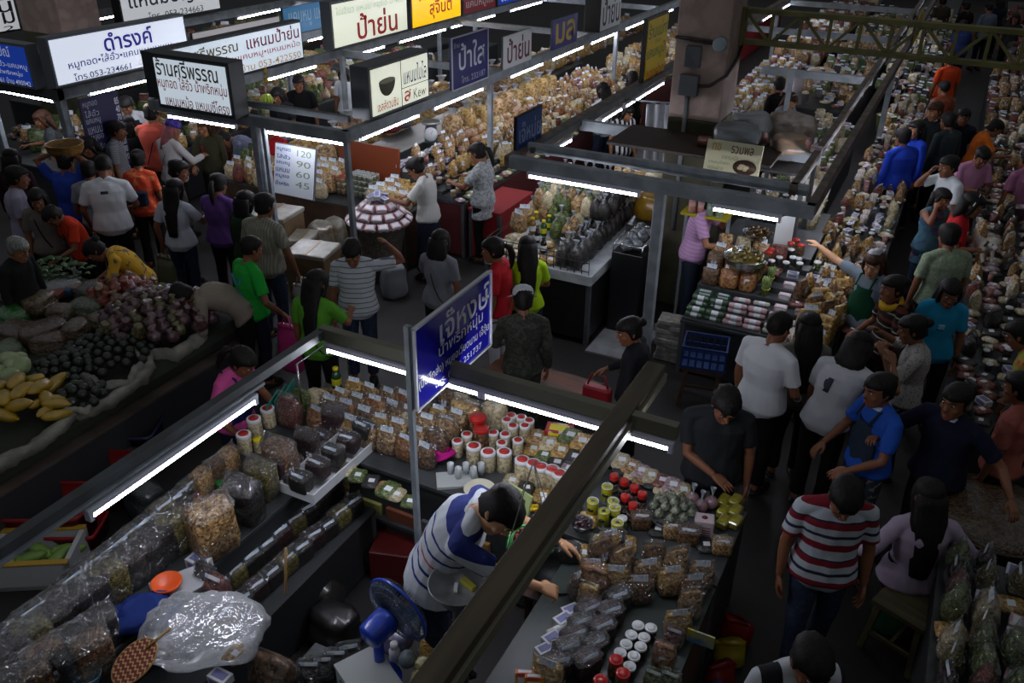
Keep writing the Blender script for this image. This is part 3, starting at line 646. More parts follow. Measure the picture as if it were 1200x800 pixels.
    # ------- clothes
    def rest_attr(me):
        n = len(me.vertices); co = np.empty(n*3,dtype=np.float32); me.vertices.foreach_get('co',co); co = co.reshape(-1,3)
        rel = co - np.array([0,0,hipz]); a = L_*.85; c_,s_ = math.cos(a),math.sin(a)
        y = rel[:,1]*c_ - rel[:,2]*s_; z_ = rel[:,1]*s_ + rel[:,2]*c_
        out = co.copy(); mk = rel[:,2] > -.2 if lean < 50 else rel[:,2] > -2
        out[mk,1] = y[mk]; out[mk,2] = z_[mk]+hipz
        at_ = me.attributes.new('rest','FLOAT_VECTOR','POINT'); at_.data.foreach_set('vector', out.astype(np.float32).ravel())
    def wrinkle(me, amp=.004, sc=9, sd=0):
        n = len(me.vertices); co = np.empty(n*3); me.vertices.foreach_get('co',co); co = co.reshape(-1,3)
        no = np.empty(n*3); me.vertices.foreach_get('normal',no); no = no.reshape(-1,3)
        a = co*np.array([sc*1.2,sc*1.2,sc*.75])+sd
        f = np.sin(a[:,0]*2.1+1.7*np.sin(a[:,2]*1.3)+a[:,1])*np.sin(a[:,2]*2.3+1.3*np.sin(a[:,0]*1.9+sd)) + .5*np.sin(a[:,0]*4.3+a[:,2]*3.9+a[:,1]*3.1)
        co += no*(f*amp)[:,None]; me.vertices.foreach_set('co',co.ravel()); me.update()
    if top is not None:
        t = MB(); lo = -.07 if not long_shirt else -.14
        torso(t, .016, -.14, .47, .03)
        if long_shirt and sit is None:
            p,ax,f_,u_ = frame_at(-.1); p2 = p - V(0,0,.16)
            t.loft([ellipse(p,ax,f_,.175*w,.125*w,20), ellipse(p2,ax,V(0,1,0),.195*w,.14*w,20)])
        for key,(S,E,Wp,sd) in armpts.items():
            S0 = S-V(sd*.05,0,0)
            t.tube([spine(.472)[0], S+V(-sd*.01,0,0)+sup*.005],[.058,.060],12)
            if sleeve == 'short': t.tube([S0,S,S.lerp(E,.35),S.lerp(E,.72)],[.058,.062,.062,.062],14)
            elif sleeve == 'long': t.tube([S0,S,S.lerp(E,.5),E,E.lerp(Wp,.5),E.lerp(Wp,.93)],[.058,.061,.056,.050,.043,.038],14)
            elif sleeve == 'half': t.tube([S0,S,S.lerp(E,.5),E,E.lerp(Wp,.2)],[.058,.061,.058,.054,.052],14)
            elif sleeve == 'none': t.tube([S0-V(sd*.01,0,0),S+V(-sd*.005,0,0)],[.055,.06],12)
            if sleeve != 'none': t.ball(S,.060,10,6)
        me = remesh(t, vx, 'shirt', top, 2, .4); wrinkle(me,.0035,9,px*.13); rest_attr(me); SH = ob('shirt', me, None, root)
        if collar:
            c = MB(); p,ax,f_,u_ = frame_at(.462)
            c.loft([ellipse(p+f_*.008,ax,f_,.083,.073,18), ellipse(p+u_*.030+f_*.004,ax,f_,.069,.064,18), ellipse(p+u_*.024+f_*.004,ax,f_,.063,.058,18)],(False,False)); ob('collar', c, collar, SH)
    if bottom is not None:
        t = MB(); ln = .93 if not shorts else .25
        p,ax,f_,u_ = frame_at(0); 
        if skirt:
            ph = V(0,0,hipz); t.loft([ellipse(ph+V(0,0,.09),V(1,0,0),V(0,1,0),.150*w,.112*w,20), ellipse(ph-V(0,0,.06),V(1,0,0),V(0,1,0),.185*w,.14*w,20), ellipse(ph-V(0,0,.40),V(1,0,0),V(0,1,0),.20,.16,20), ellipse(ph-V(0,0,.78),V(1,0,0),V(0,1,0),.205,.18,20)])
        else:
            ph = V(0,0,hipz); t.loft([ellipse(ph+V(0,0,.07),V(1,0,0),V(0,1,0),.152*w,.110*w,18), ellipse(ph-V(0,0,.04),V(1,0,0),V(0,1,0),.175*w,.125*w,18), ellipse(ph-V(0,0,.14),V(1,0,0),V(0,1,0),.165*w,.115*w,18)])
            for hp_,kn,an,sd in legs:
                if shorts: t.tube([hp_,hp_.lerp(kn,.5),kn,kn.lerp(an,.25)],[.098,.088,.076,.076],14)
                else: t.tube([hp_,hp_.lerp(kn,.5),kn,kn.lerp(an,.5),kn.lerp(an,.97)],[.098,.086,.068,.062,.062],14)
        me = remesh(t, vx, 'skirt' if skirt else 'trousers', bottom, 2, .4); wrinkle(me,.003,7,py*.11); ob('skirt' if skirt else 'trousers', me, None, root)
    for hp_,kn,an,sd in legs:
        f = MB(); f.loft([[an+V(sd*.008+x_,y_,z_-.085+.002) for x_,y_ in [(.045*math.cos(2*math.pi*i/14), .06+.135*math.sin(2*math.pi*i/14)) for i in range(14)]] for z_ in (0,.02)])
        f.tube([an+V(0,.07,-.025),an+V(sd*.01,.12,-.045),an+V(sd*.013,.16,-.055)],[.045,.042,.028],10)
        ob('shoe', f, cloth('shoe_'+shoes,shoes,rough=.5), root)
    fr = dict(root=root, hc=hc, hb=hb, head=headpt, spine=spine, arms=armpts, s=s, legs=legs, hipz=hipz, yaw=yaw, loc=loc, HM=HM)
    fr['world'] = lambda v: root_world(root, v)
    PEOPLE.append(fr)
    if extra: extra(fr)
    return fr
def root_world(root, v):
    m = Matrix.Translation(root.location) @ Matrix.Rotation(root.rotation_euler.z,4,'Z') @ Matrix.Scale(root.scale.x,4)
    return m @ Vector(v)
def P_(fr, name, mb, mat):
    par = [c for c in fr['root'].children if c.name.startswith('shirt')] if name == 'shirt_print' else []
    return ob(name, mb, mat, par[0] if par else fr['root'])
def strap(col='151517', side=1, back=True, w=.02):
    def f(fr):
        m = MB(); pts = []
        for k in range(17):
            a = 2*math.pi*k/16; t = .14+.30*math.cos(a); lat = side*.10*math.cos(a)+side*.02*math.sin(a); p,u,fwd = fr['spine'](max(t,-.1), lat); 
            r = .158 if t < .38 else .128
            pts.append(p + fwd*(r*math.sin(a)) + (V(-side*.16*(1-abs(math.sin(a))),0,0) if math.cos(a) < -.2 else V(0,0,0)))
        m.tube(pts, w*.5, 6, flat=.4); P_(fr,'shoulder_strap',m,cloth('strap_'+col,col))
    return f
def seq(*fs):
    def f(fr):
        for g in fs: g(fr)
    return f
def apron(col, bib=True):
    def f(fr):
        m = MB(); rows = []
        for t in (([.36,.30] if bib else [])+[.20,.08,-.06]):
            p,u,fwd = fr['spine'](t); wd = .09 if t > .25 else .15; row = []
            for k in range(9):
                q = (k-4)/4; row.append(p+V(q*wd,0,0)+fwd*(.142-.045*q*q))
            rows.append(row)
        for dz in (.25,.5):
            rows.append([v-V(0,0,dz-.0)+V(0,.02*dz,0) for v in rows[-1 if dz == .25 else -2]] if dz == .25 else [v-V(0,0,.27) for v in rows[-1]])
        vs = []; n = 9
        front = [v for r in rows for v in r]; back = [v-V(0,.008,0) for v in front]
        m.loft([r+[v-V(0,.008,0) for v in reversed(r)] for r in rows]); 
        if bib:
            for sd in (1,-1):
                p,u,fw = fr['spine'](.36); q,u2,fw2 = fr['spine'](.465); m.tube([p+V(sd*.08,0,0)+fw*.14, q+V(sd*.085,0,0)+fw2*.075, q+V(sd*.07,0,0)-fw2*.09],.010,6)
        P_(fr,'apron',m,cloth('apron_'+col,col))
    return f
def scarf(col):
    def f(fr):
        m = MB(); p,u,fw = fr['spine'](.46); T = Matrix.Translation(p+fw*.03)@Matrix.Rotation(R(-25),4,'X'); m.torus((0,0,0),.085,.035,20,8,T=T); jitter(m,.012,14,3); P_(fr,'scarf',m,cloth('scarf_'+col,col))
    return f
def watch(key='r', col='15181c'):
    def f(fr):
        S,E,Wp,sd = fr['arms'][key]; d = (Wp-E).normalized(); m = MB(); c = E.lerp(Wp,.88); m.tube([c-d*.012,c+d*.012],[.033,.033],12); P_(fr,'wristwatch',m,M('watch_'+col,col,.3))
    return f
def headband(col='d8d8d8'):
    def f(fr):
        m = MB(); m.tube([fr['head'](V(.088*math.cos(a),.01,.105*math.sin(a)+.02)) for a in np.linspace(0,math.pi,13)],.007,6); P_(fr,'headband',m,M('headband_'+col,col,.5))
    return f
def print_patch(col, t=.28, lat=0, w=.1, h=.08, back=False):
    def f(fr):
        m = MB(); rows = []
        for k in range(4):
            tt = t+h*(k/3-.5); p,u,fw = fr['spine'](tt); q = .131 if not back else -.143
            rows.append([p+V(lat+w*(i/4-.5),0,0)+fw*(q-(.5*(lat+w*(i/4-.5))**2*6 if not back else -.5*(lat+w*(i/4-.5))**2*6)) for i in range(5)])
        m.loft([r+[v+V(0,-.003,0) for v in reversed(r)] for r in rows]); P_(fr,'shirt_print',m,cloth('print_'+col,col))
    return f
# ---------------------------------------------------------------- the people (image bearing: 0 right, 90 away, 180 left, 270 to the camera)
FI = lambda a: a+26
DENIM = cloth('denim','2a3448',col2='222a3c',nscale=30); BLK = cloth('black','0e0e10'); DKN = cloth('dark_navy','171a2a'); CHAR = cloth('charcoal','26272a'); DKB = cloth('dark_brown','2a211c')
WHT = cloth('white','c8ccd0'); KHAKI = cloth('khaki','6b6350')
HANG = None
FWD = (.02,.38,-.22); FWDLOW = (.0,.30,-.36); UP = (-.05,.22,.18)
# --- seller of the front stall
person(585,598,'seller in white and navy striped polo shirt leaning over the front stall',FI(-12),2,'short',H=1.80,lean=34,head=(26,-24),z0=.12,
  arms={'l':('w',684,650,1.12),'r':('w',655,698,1.12)}, top=striped('seller_polo','b9bdc4',[(.03,'26306e'),(.045,'b9bdc4'),(.10,'a84a5a'),(.115,'b9bdc4'),(.17,'26306e'),(.185,'b9bdc4'),(.25,'26306e'),(.262,'b9bdc4'),(.33,'26306e'),(.395,'b9bdc4'),(.97,'26306e'),(.985,'b9bdc4')],1.0), bottom=DENIM, collar=cloth('collar_white','c4c8ce'), vox=.007, handcurl=(.85,.45), fat=1.22,
  extra=watch('l','1c3a44'))
# --- front aisle
person(850,474,'person in black t-shirt with one hand on the stomach behind the front stall',FI(262),1,'messy',H=1.64,head=(32,10),arms={'r':(-.20,.20,-.36,(.8,-.3,-.4))},top=cloth('black_tee','202224'),bottom=BLK,vox=.008,handcurl=(.25,.5),fat=1.15,pos=None,extra=scarf('2b2c2c') if False else None)
person(738,388,'person in dark clothes with tied hair holding something red near the passage',FI(160),1,'bun',H=1.50,head=(15,30),arms={'r':FWDLOW},top=cloth('black_top','17181c'),sleeve='long',bottom=BLK)
person(613,352,'person in camouflage clothes and white cap seen from behind',FI(95),1,'short',H=1.55,head=(20,0),top=M('cloth_camouflage','2c3026',.85,col2=['14160f','3a3c30','1b2018'],nscale=14,ndet=3,mix=(.35,.65)),sleeve='long',bottom=M('cloth_camouflage'),cap=(cloth('cap_white','b0b2b4'),True),arms={'l':FWDLOW})
person(618,290,'woman with long black hair in lime green t-shirt at the bottle display',FI(95),1,'long',H=1.48,fem=True,head=(20,0),top=cloth('lime','a4c81c'),bottom=DENIM,arms={'l':FWDLOW,'r':FWDLOW})
person(578,293,'woman in red t-shirt and white three-quarter trousers facing the display',FI(165),1,'pony',H=1.56,fem=True,head=(10,10),top=cloth('red_tee','a81a22'),bottom=cloth('pale_capri','a6a9ae'),arms={'r':(.05,.26,-.40)},extra=strap('6a3a2a',1))
person(516,283,'woman in grey top with bobbed hair and a brown shoulder strap, back turned',FI(70),1,'bob',H=1.52,fem=True,head=(10,0),top=cloth('slate_grey','6b6e74'),bottom=BLK,arms={'l':FWD},extra=strap('4a3a2c',-1))
person(413,296,'man in white striped polo with a hand behind his head',FI(275),1,'short',H=1.60,head=(28,-5),arms={'l':(.16,.03,.22,(1,-.1,.5)),'r':HANG},top=striped('white_thin_stripe','b4b8bc',[(.82,'5b6068')],.052),bottom=DENIM,collar=cloth('collar_white'),vox=.009,fat=1.08)
person(372,332,'woman with long black hair in leaf green top and dark strap, from behind',FI(75),1,'long',H=1.55,fem=True,head=(18,-15),top=cloth('leaf_green','4f8a26'),bottom=BLK,extra=strap('1a1d20',-1),arms={'r':FWD})
person(294,292,'man in bright green football shirt with blue crossed lines on the back',FI(45),1,'crop',H=1.58,head=(12,0),top=cloth('bright_green','1f9a34'),bottom=DKN,arms={'r':(.10,.16,-.44)},
  extra=lambda f: P_(f,'shirt_print',(lambda m: (m.tube([f['spine'](.38)[0]+V(-.09,-.137,0),f['spine'](.20)[0]+V(.03,-.128,0),f['spine'](.06)[0]+V(.08,-.136,0)],.009,6,flat=.5), m.tube([f['spine'](.38)[0]+V(.09,-.137,0),f['spine'](.20)[0]+V(-.03,-.128,0),f['spine'](.06)[0]+V(-.08,-.136,0)],.009,6,flat=.5), m)[2])(MB()),cloth('print_blue','4a7ac0')))
person(310,241,'man in fine beige striped shirt and jeans carrying a white carrier bag',FI(70),1,'short',H=1.68,head=(12,-10),top=striped('beige_pinstripe','8f8b7c',[(.5,'77746a')],.03,axis=0),bottom=DENIM,arms={'r':(.10,.10,-.50)},collar=cloth('collar_beige','8f8b7c'))
person(284,424,'woman in pink blouse with navy straps reaching over the jars',FI(-20),1,'pony',H=1.50,fem=True,head=(22,0),lean=12,top=cloth('pink_blouse','c8508e'),bottom=DKN,arms={'r':(.02,.10,-.46),'l':FWDLOW},extra=apron('1c1c4a'))
person(0,0,'person in beige shirt bending far over beside the vegetable stall',FI(188),1,'short',H=1.60,lean=88,head=(0,0),top=cloth('beige_shirt','8a7f72'),sleeve='half',bottom=BLK,arms={'r':(.02,.20,-.42),'l':(.02,.20,-.42)},pos=at(302,452,0))
# --- far left crowd
person(256,216,'woman in purple t-shirt with hair in a ponytail, back turned',FI(75),1,'pony',H=1.58,fem=True,top=cloth('purple_tee','5a3a78'),bottom=BLK,head=(14,0),arms={'l':FWD},fat=1.1)
person(288,236,'person in dark green cardigan beside the beige striped shirt',FI(60),1,'bob',H=1.52,fem=True,top=cloth('dark_green','1f3326'),sleeve='long',bottom=BLK)
person(205,222,'woman in white t-shirt with waist length black hair and jeans',FI(80),1,'long',H=1.54,fem=True,top=cloth('cool_white','b0b4c0'),bottom=DENIM,head=(10,-10),arms={'r':FWD,'l':(.1,.0,-.5)})
person(209,200,'man with short hair in dark shirt looking right past long hair',FI(20),1,'short',H=1.62,top=cloth('charcoal_shirt','2c2622'),bottom=BLK,head=(15,0))
person(122,197,'man in white polo shirt with small back print, beside the vegetable stall',FI(105),1,'crop',H=1.71,head=(25,0),lean=10,top=cloth('white_polo','ccced2'),bottom=BLK,fat=1.1,arms={'l':(.08,.12,-.48),'r':FWDLOW},extra=print_patch('3a3c48',.36,.0,.08,.03,True))
person(104,200,'person in pale grey t-shirt half behind the white polo shirt',FI(100),1,'short',H=1.52,top=cloth('pale_grey','8a8c90'),bottom=DKB)
person(162,187,'woman in orange red flowered blouse carrying a dark bag on her back',FI(95),1,'bun',H=1.54,fem=True,top=M('cloth_orange_flower','c8401c',.85,col2=['c8401c','d87a4a'],nscale=14,mix=(.5,.6)),bottom=BLK,head=(14,0),
  extra=lambda f: P_(f,'shoulder_bag',jitter(MB().box((.0,-.20,f['hipz']+.16),(.24,.10,.20),ch=.4),.008),cloth('bag_navy','1e2436')))
person(178,134,'person in coral sleeveless jacket, tan cap and black strap',FI(95),0,'short',H=1.70,top=cloth('coral','cc5a4a'),bottom=BLK,sleeve='none',cap=(cloth('cap_tan','a89878'),True),extra=strap('17171a',1),arms={'r':FWD},head=(15,-20))
person(202,152,'person with purple patterned headscarf and white long sleeves',FI(60),1,'none',H=1.64,fem=True,top=cloth('off_white','b0aeac'),sleeve='long',bottom=BLK,cap=(cloth('violet_cap','33287a',col2='5a4a9a',nscale=30),False),arms={'r':FWD,'l':FWDLOW},head=(24,-10),extra=seq(strap('1a1a1e',1),lambda f: P_(f,'headscarf',jitter(MB().loft([ellipse(f['head'](V(0,-.045,z)),V(1,0,0),V(0,1,0),.085-.02*(z<-.2),.07,16) for z in (.05,-.05,-.14,-.24)]),.006),cloth('scarf_brown','6a5248',col2='a05060',nscale=10))))
person(137,153,'man in grey striped t-shirt looking right near the dark blue price board',FI(15),1,'short',H=1.62,head=(10,0),top=striped('grey_stripe','74787e',[(.6,'8d9196')],.03),bottom=BLK)
person(148,124,'man in dark waistcoat over white shirt beneath the wide light box',FI(285),1,'short',H=1.66,head=(28,0),top=cloth('white_shirt','a8aaae'),sleeve='long',bottom=BLK,extra=lambda f: P_(f,'waistcoat',(lambda m:(m.loft([ellipse(*[f['spine'](t)[i] for i in (0,)]+[V(1,0,0),f['spine'](t)[2]],r,q,18) for t,r,q in ((-.04,.198,.150),(.1,.178,.136),(.26,.182,.142),(.38,.165,.125))]),m)[1])(MB()),cloth('waistcoat','15161c')))
person(150,146,'person with black hair facing away below the dark waistcoat',FI(90),1,'bob',H=1.55,fem=True,top=BLK,bottom=BLK)
person(80,152,'grey haired elder in a dark jacket with patterned white scarf',FI(280),1,'short',haircol='grey',H=1.56,head=(20,0),top=cloth('dark_jacket','20222a'),sleeve='long',bottom=BLK,extra=scarf('8a8c9c'))
person(50,140,'woman with brown hair in patterned dark top serving inside the left stall',FI(200),1,'bob',haircol='brown',H=1.58,fem=True,head=(18,20),top=M('cloth_grey_pattern','3a4240',.85,col2='22262a',nscale=18),bottom=BLK,arms={'r':FWD})
person(103,172,'woman in dark top with beige collar looking down in the left crowd',FI(255),1,'bob',H=1.54,fem=True,head=(30,0),top=cloth('dark_olive','38342a'),bottom=BLK,collar=cloth('collar_tan','8a7a5c'))
person(14,186,'person with black hair and dark maroon top at the left edge',FI(100),1,'bob',H=1.56,fem=True,top=cloth('maroon','2e1620'),bottom=BLK,sleeve='long')
person(20,208,'man in pale lilac shirt at the left edge looking right',FI(30),1,'short',H=1.64,top=cloth('pale_lilac','8f8a9c'),bottom=BLK,collar=cloth('collar_lilac','a8a4b4'))
person(44,234,'woman in greyish brown top with thin black strap facing the camera',FI(290),1,'bob',H=1.50,fem=True,head=(15,0),top=cloth('grey_brown','6a5f5c'),bottom=BLK,extra=strap('151519',1),fat=1.05)
person(77,190,'man in blue t-shirt holding up a round woven basket on his shoulder',FI(80),1,'short',H=1.60,top=cloth('royal_blue','2a44a0'),bottom=BLK,arms={'l':(-.02,.12,.30),'r':(-.10,.14,.26)})
person(62,253,'child in orange red shirt bending towards the vegetables',FI(230),1,'short',H=1.42,lean=25,head=(20,0),top=cloth('orange_red','c83a20'),bottom=BLK,arms={'l':FWDLOW})
person(112,293,'woman in yellow flowered shirt stooping over the vegetables',FI(200),1,'bun',H=1.50,lean=48,fem=True,head=(20,0),top=M('cloth_yellow_flower','c89a20',.85,col2=['c89a20','6a5a3a'],nscale=14,mix=(.56,.62)),bottom=BLK,arms={'l':FWDLOW,'r':FWDLOW})
person(21,292,'grey haired elder in black top selling vegetables at left edge',FI(-15),0,'short',haircol='grey',H=1.50,head=(22,0),top=cloth('faded_black','1d1e1e'),sleeve='long',bottom=BLK)
person(240,149,'woman in olive jacket facing out from the corner snack stall',FI(265),0,'bob',haircol='brown',H=1.52,fem=True,head=(12,-10),top=cloth('olive_jacket','3c3a28'),sleeve='long',bottom=BLK,arms={'r':FWDLOW},extra=print_patch('8a2a24',.22,.09,.05,.22))
person(263,163,'person in lilac grey striped shirt bending over the corner counter',FI(190),0,'short',H=1.55,lean=62,head=(20,0),top=striped('lilac_stripe','6e6a86',[(.6,'5a6a74')],.06,axis=0),sleeve='half',bottom=BLK,arms={'r':FWDLOW})
person(350,98,'seller in black shirt standing among the snack bags',FI(270),1,'short',H=1.62,top=BLK,bottom=BLK)
person(325,112,'seller in black beside the hanging green bananas',FI(250),1,'bob',H=1.56,top=cloth('black_top'),bottom=BLK,fem=True,head=(25,0))
person(403,88,'seller in white with dark hair between far snack heaps',FI(260),1,'bob',H=1.56,fem=True,top=WHT,bottom=BLK,head=(20,0))
person(487,197,'woman in white lace top and long dark skirt reaching for snacks',FI(165),1,'bun',H=1.58,fem=True,head=(25,0),lean=8,top=cloth('white_lace','c8c8c4',bump=.5,bscale=60),bottom=DKN,skirt=True,arms={'l':FWD,'r':(.0,.34,-.28)},sleeve='short',
  extra=lambda f: P_(f,'hair_flower',jitter(MB().ball(f['head'](V(.03,-.16,.09)),.032,8,5),.008),M('white_petal','d0d0d0',.6)))
person(560,179,'woman in white checked blouse with ponytail choosing packets',FI(150),1,'pony',H=1.60,fem=True,head=(22,0),top=cloth('white_check','b4b8ba',col2='8f9496',cells=42,mix=(.45,.5)),long_shirt=True,bottom=BLK,arms={'l':FWD,'r':FWD})
person(706,106,'woman in white t-shirt with black strap facing the snack heaps',FI(130),1,'bob',H=1.60,fem=True,top=WHT,bottom=DENIM,extra=strap('18181a',1),arms={'l':FWD,'r':FWDLOW},head=(18,0))
person(741,92,'woman with black hair and dark top by the tall yellow board',FI(110),1,'bob',H=1.58,fem=True,top=BLK,bottom=BLK)
person(735,132,'girl with black hairband by the white curtain in striped top',FI(290),0,'bob',H=1.50,fem=True,head=(22,10),top=striped('black_white_stripe','1c1c20',[(.5,'c0c0c2')],.08,axis=0),bottom=BLK)
# --- middle stall
person(839,236,'woman in pink striped t-shirt and jeans leaning beside the basins',FI(-20),0,'bob',H=1.68,fem=True,lean=12,head=(20,0),top=striped('pink_stripe','c49ac0',[(.6,'b088b4')],.04),bottom=cloth('dark_denim','1f2a38'),arms={'l':(-.05,.26,.02,(.4,.3,-.8)),'r':(.0,.34,-.26)})
person(1024,309,'woman in grey shirt and dark green apron reaching out to the left',FI(215),2,'bob',haircol='brown',H=1.58,fem=True,head=(15,20),top=cloth('blue_grey','74808c'),bottom=BLK,arms={'r':('w',945,278,1.45)},extra=seq(apron('0f4028'),lambda f: P_(f,'hair_net',jitter(MB().ball(f['head'](V(0,-.03,.085)),(.075,.09,.06),12,6),.012,20),M('pale_net','9a9ea0',.5))),vox=.008,handcurl=(.5,.4))
person(927,118,'girl with light brown hair in grey top working in the middle stall',FI(300),2,'long',haircol='brown',H=1.54,fem=True,head=(28,0),top=cloth('grey_top','7a7c80'),bottom=BLK,arms={'r':FWDLOW,'l':FWDLOW},extra=headband('c8c8c8'))
person(913,100,'person in black with back turned beside the light haired girl',FI(110),1,'short',H=1.62,top=BLK,sleeve='long',bottom=BLK)
# --- right aisle
person(912,384,'man in white polo shirt with wristwatch, back to the front stall',FI(40),1,'crop',H=1.66,head=(10,0),top=cloth('white_polo'),bottom=BLK,arms={'r':(.0,.22,-.42)},fat=1.12,extra=watch('r','b8bcc0'),collar=cloth('collar_white'))
person(948,383,'woman with long black hair in olive grey blouse, back turned',FI(85),1,'long',H=1.56,fem=True,top=cloth('olive_grey','66675c'),bottom=BLK)
person(1006,408,'person in white t-shirt with a dark triangle print turning away',FI(50),1,'bob',H=1.62,head=(25,0),lean=14,lean_side=.15,top=cloth('white_tee','b4b6ba'),bottom=BLK,arms={'r':(.05,.36,.0)},extra=print_patch('3a3c44',.30,-.07,.08,.12,True))
person(1031,457,'boy in blue t-shirt with white neckband and flowered apron',FI(192),1,'short',H=1.60,head=(8,0),top=cloth('cobalt','2452b0'),bottom=M('cloth_flower_apron','1c2a3c',.85,col2=['1c2a3c','7a7450'],nscale=22,mix=(.5,.6)),arms={'l':FWDLOW,'r':(.02,.28,-.38)},collar=cloth('collar_white'),extra=lambda f: (apron('243040')(f), print_patch('c8ccd4',.30,.02,.09,.11)(f)))
person(1070,386,'woman in white speckled blouse lifting a hand, black strap across back',FI(160),1,'bun',H=1.56,fem=True,head=(15,0),top=M('cloth_speckled','9c9894',.85,col2=['9c9894','4a4640'],nscale=70,mix=(.56,.62)),sleeve='half',bottom=BLK,arms={'l':(.0,.26,-.02),'r':(.1,.3,.0)},extra=strap('141416',1))
person(1113,343,'woman in teal blue t-shirt with shoulder length hair facing the camera',FI(255),1,'bob',H=1.56,fem=True,head=(15,0),top=cloth('teal_blue','1f88b0'),bottom=DKN,extra=print_patch('7ab8d0',.27,0,.06,.06))
person(1112,277,'man in pale green checked shirt, back turned',FI(95),1,'short',H=1.66,top=cloth('green_check','8c9a80',col2='7a886e',cells=60,mix=(.4,.6)),bottom=BLK,fat=1.1,collar=cloth('collar_green','8c9a80'))
RW = person(1139,240,'woman in red t-shirt with white hairband carrying a white puppy',FI(330),1,'bob',H=1.63,fem=True,head=(18,0),top=cloth('scarlet','b82028'),bottom=BLK,arms={'r':(-.02,.26,-.26),'l':(-.04,.30,-.28)},extra=seq(headband(),print_patch('c0a8a8',.30,.07,.03,.04)))
person(1104,233,'woman in teal patterned dress touching her cheek',FI(285),1,'bob',H=1.50,fem=True,head=(10,0),sleeve='none',top=M('cloth_teal_pattern','3a6470',.85,col2=['3a6470','2c3a6c','7a4a34'],nscale=7,mix=(.4,.65)),long_shirt=True,bottom=DENIM,arms={'r':(-.04,.14,.12,(.6,.2,-.9))})
person(1112,195,'man in white v-neck t-shirt holding a hand to his mouth',FI(190),1,'short',H=1.66,head=(8,0),top=WHT,bottom=BLK,arms={'r':(-.06,.20,.10,(.5,.3,-.8))})
person(1150,184,'man in pink polo shirt looking down at a black camera in his hands',FI(275),1,'crop',H=1.62,head=(30,0),top=cloth('pink_polo','b880a0'),bottom=DKB,arms={'r':(-.12,.26,-.22),'l':(-.12,.26,-.22)},collar=cloth('collar_pink','b880a0'))
person(1166,150,'woman in orange t-shirt bending to the right hand stall',FI(-10),1,'short',H=1.54,fem=True,head=(20,0),lean=15,top=cloth('orange','c8641c'),bottom=BLK,arms={'r':FWD,'l':FWD})
person(1205,186,'person in mauve pink t-shirt with striped bag at right edge',FI(100),1,'short',H=1.60,top=cloth('mauve_pink','a06888'),bottom=BLK)
person(1129,137,'man in dark navy t-shirt with long fringe facing the camera',FI(250),1,'messy',H=1.58,top=cloth('ink_navy','1c2230'),bottom=BLK,head=(10,0),arms={'r':(-.05,.22,-.30)})
person(1111,142,'man in dark teal grey hooded jacket, back turned',FI(110),1,'short',H=1.64,top=cloth('teal_grey','2c3638'),sleeve='long',bottom=BLK,collar=cloth('hood','4a5658'))
person(1096,130,'man with brown hair in black jacket and white collar',FI(200),0,'short',haircol='brown',H=1.70,head=(15,0),top=cloth('black_jacket','131418'),sleeve='long',bottom=BLK,collar=cloth('collar_white'))
person(1058,161,'person in bright blue jacket with back turned at the right counter',FI(110),1,'short',H=1.62,top=cloth('bright_blue','1c3cae'),sleeve='long',bottom=DKN,fat=1.2)
person(1074,152,'person in blue jacket looking left beside the other blue jacket',FI(190),0,'bob',H=1.60,fem=True,top=cloth('bright_blue'),sleeve='long',bottom=DKN,head=(5,0))
person(1113,70,'man in orange red t-shirt, back turned under the green truss',FI(100),1,'short',H=1.66,top=cloth('vermilion','c04018'),bottom=BLK)
person(1106,104,'person with cropped hair and bare orange shoulders below the vermilion shirt',FI(100),1,'crop',H=1.60,top=cloth('dull_orange','7a3a24'),bottom=BLK,sleeve='none')
person(1159,10,'man in grey blue t-shirt far up the right aisle',FI(100),1,'crop',H=1.66,top=cloth('grey_blue_tee','5a6470'),bottom=DKN)
person(1132,8,'person in black top far up the right aisle beside grey shirt',FI(110),1,'short',H=1.64,top=BLK,bottom=BLK)
person(1190,22,'person in dark patterned top at the top right stall',FI(240),1,'bob',H=1.60,top=CHAR,bottom=BLK,fem=True)
person(1128,30,'person in blue t-shirt with a white stripe far up the aisle',FI(95),1,'short',H=1.56,top=cloth('aisle_blue','22305e'),bottom=DKN,lean=10)
person(1105,2,'person in dark olive shirt furthest up the right aisle',FI(95),1,'short',H=1.62,top=cloth('dark_olive'),bottom=BLK)
person(1172,2,'person in ink blue dress furthest right up the aisle',FI(110),1,'bob',H=1.6,top=DKN,bottom=DKN,fem=True)
person(1047,338,'woman in brown striped top with yellow scarf looking left',FI(185),1,'bun',H=1.54,fem=True,head=(5,0),top=striped('brown_band','2a1f1e',[(.35,'8c8478'),(.45,'1c1618'),(.75,'5a2a22')],.14),bottom=BLK,arms={'r':(.0,.24,-.34),'l':(-.05,.22,-.38)},extra=scarf('b08a1c'))
person(1120,470,'man with greying hair in dark navy polo, arms spread to both sides',FI(215),1,'short',haircol='black',H=1.60,head=(5,0),top=cloth('deep_navy','14172a'),bottom=BLK,arms={'r':(.12,.40,-.14),'l':(.38,.08,-.30)},collar=cloth('collar_white'),fat=1.1)
person(1196,392,'woman in yellow and orange flowered blouse at the right edge',FI(140),1,'bun',H=1.56,fem=True,lean=20,top=M('cloth_yellow_bloom','a8a03c',.85,col2=['8a9a3a','c88a3a','a04a2a'],nscale=16,mix=(.4,.66)),bottom=BLK,fat=1.15)
person(1196,455,'person in faded red top with black rucksack straps at right edge',FI(130),1,'short',H=1.58,top=cloth('faded_red','8a4a42',col2='a05a4e',nscale=10),bottom=BLK,extra=strap('121214',1),fat=1.1)
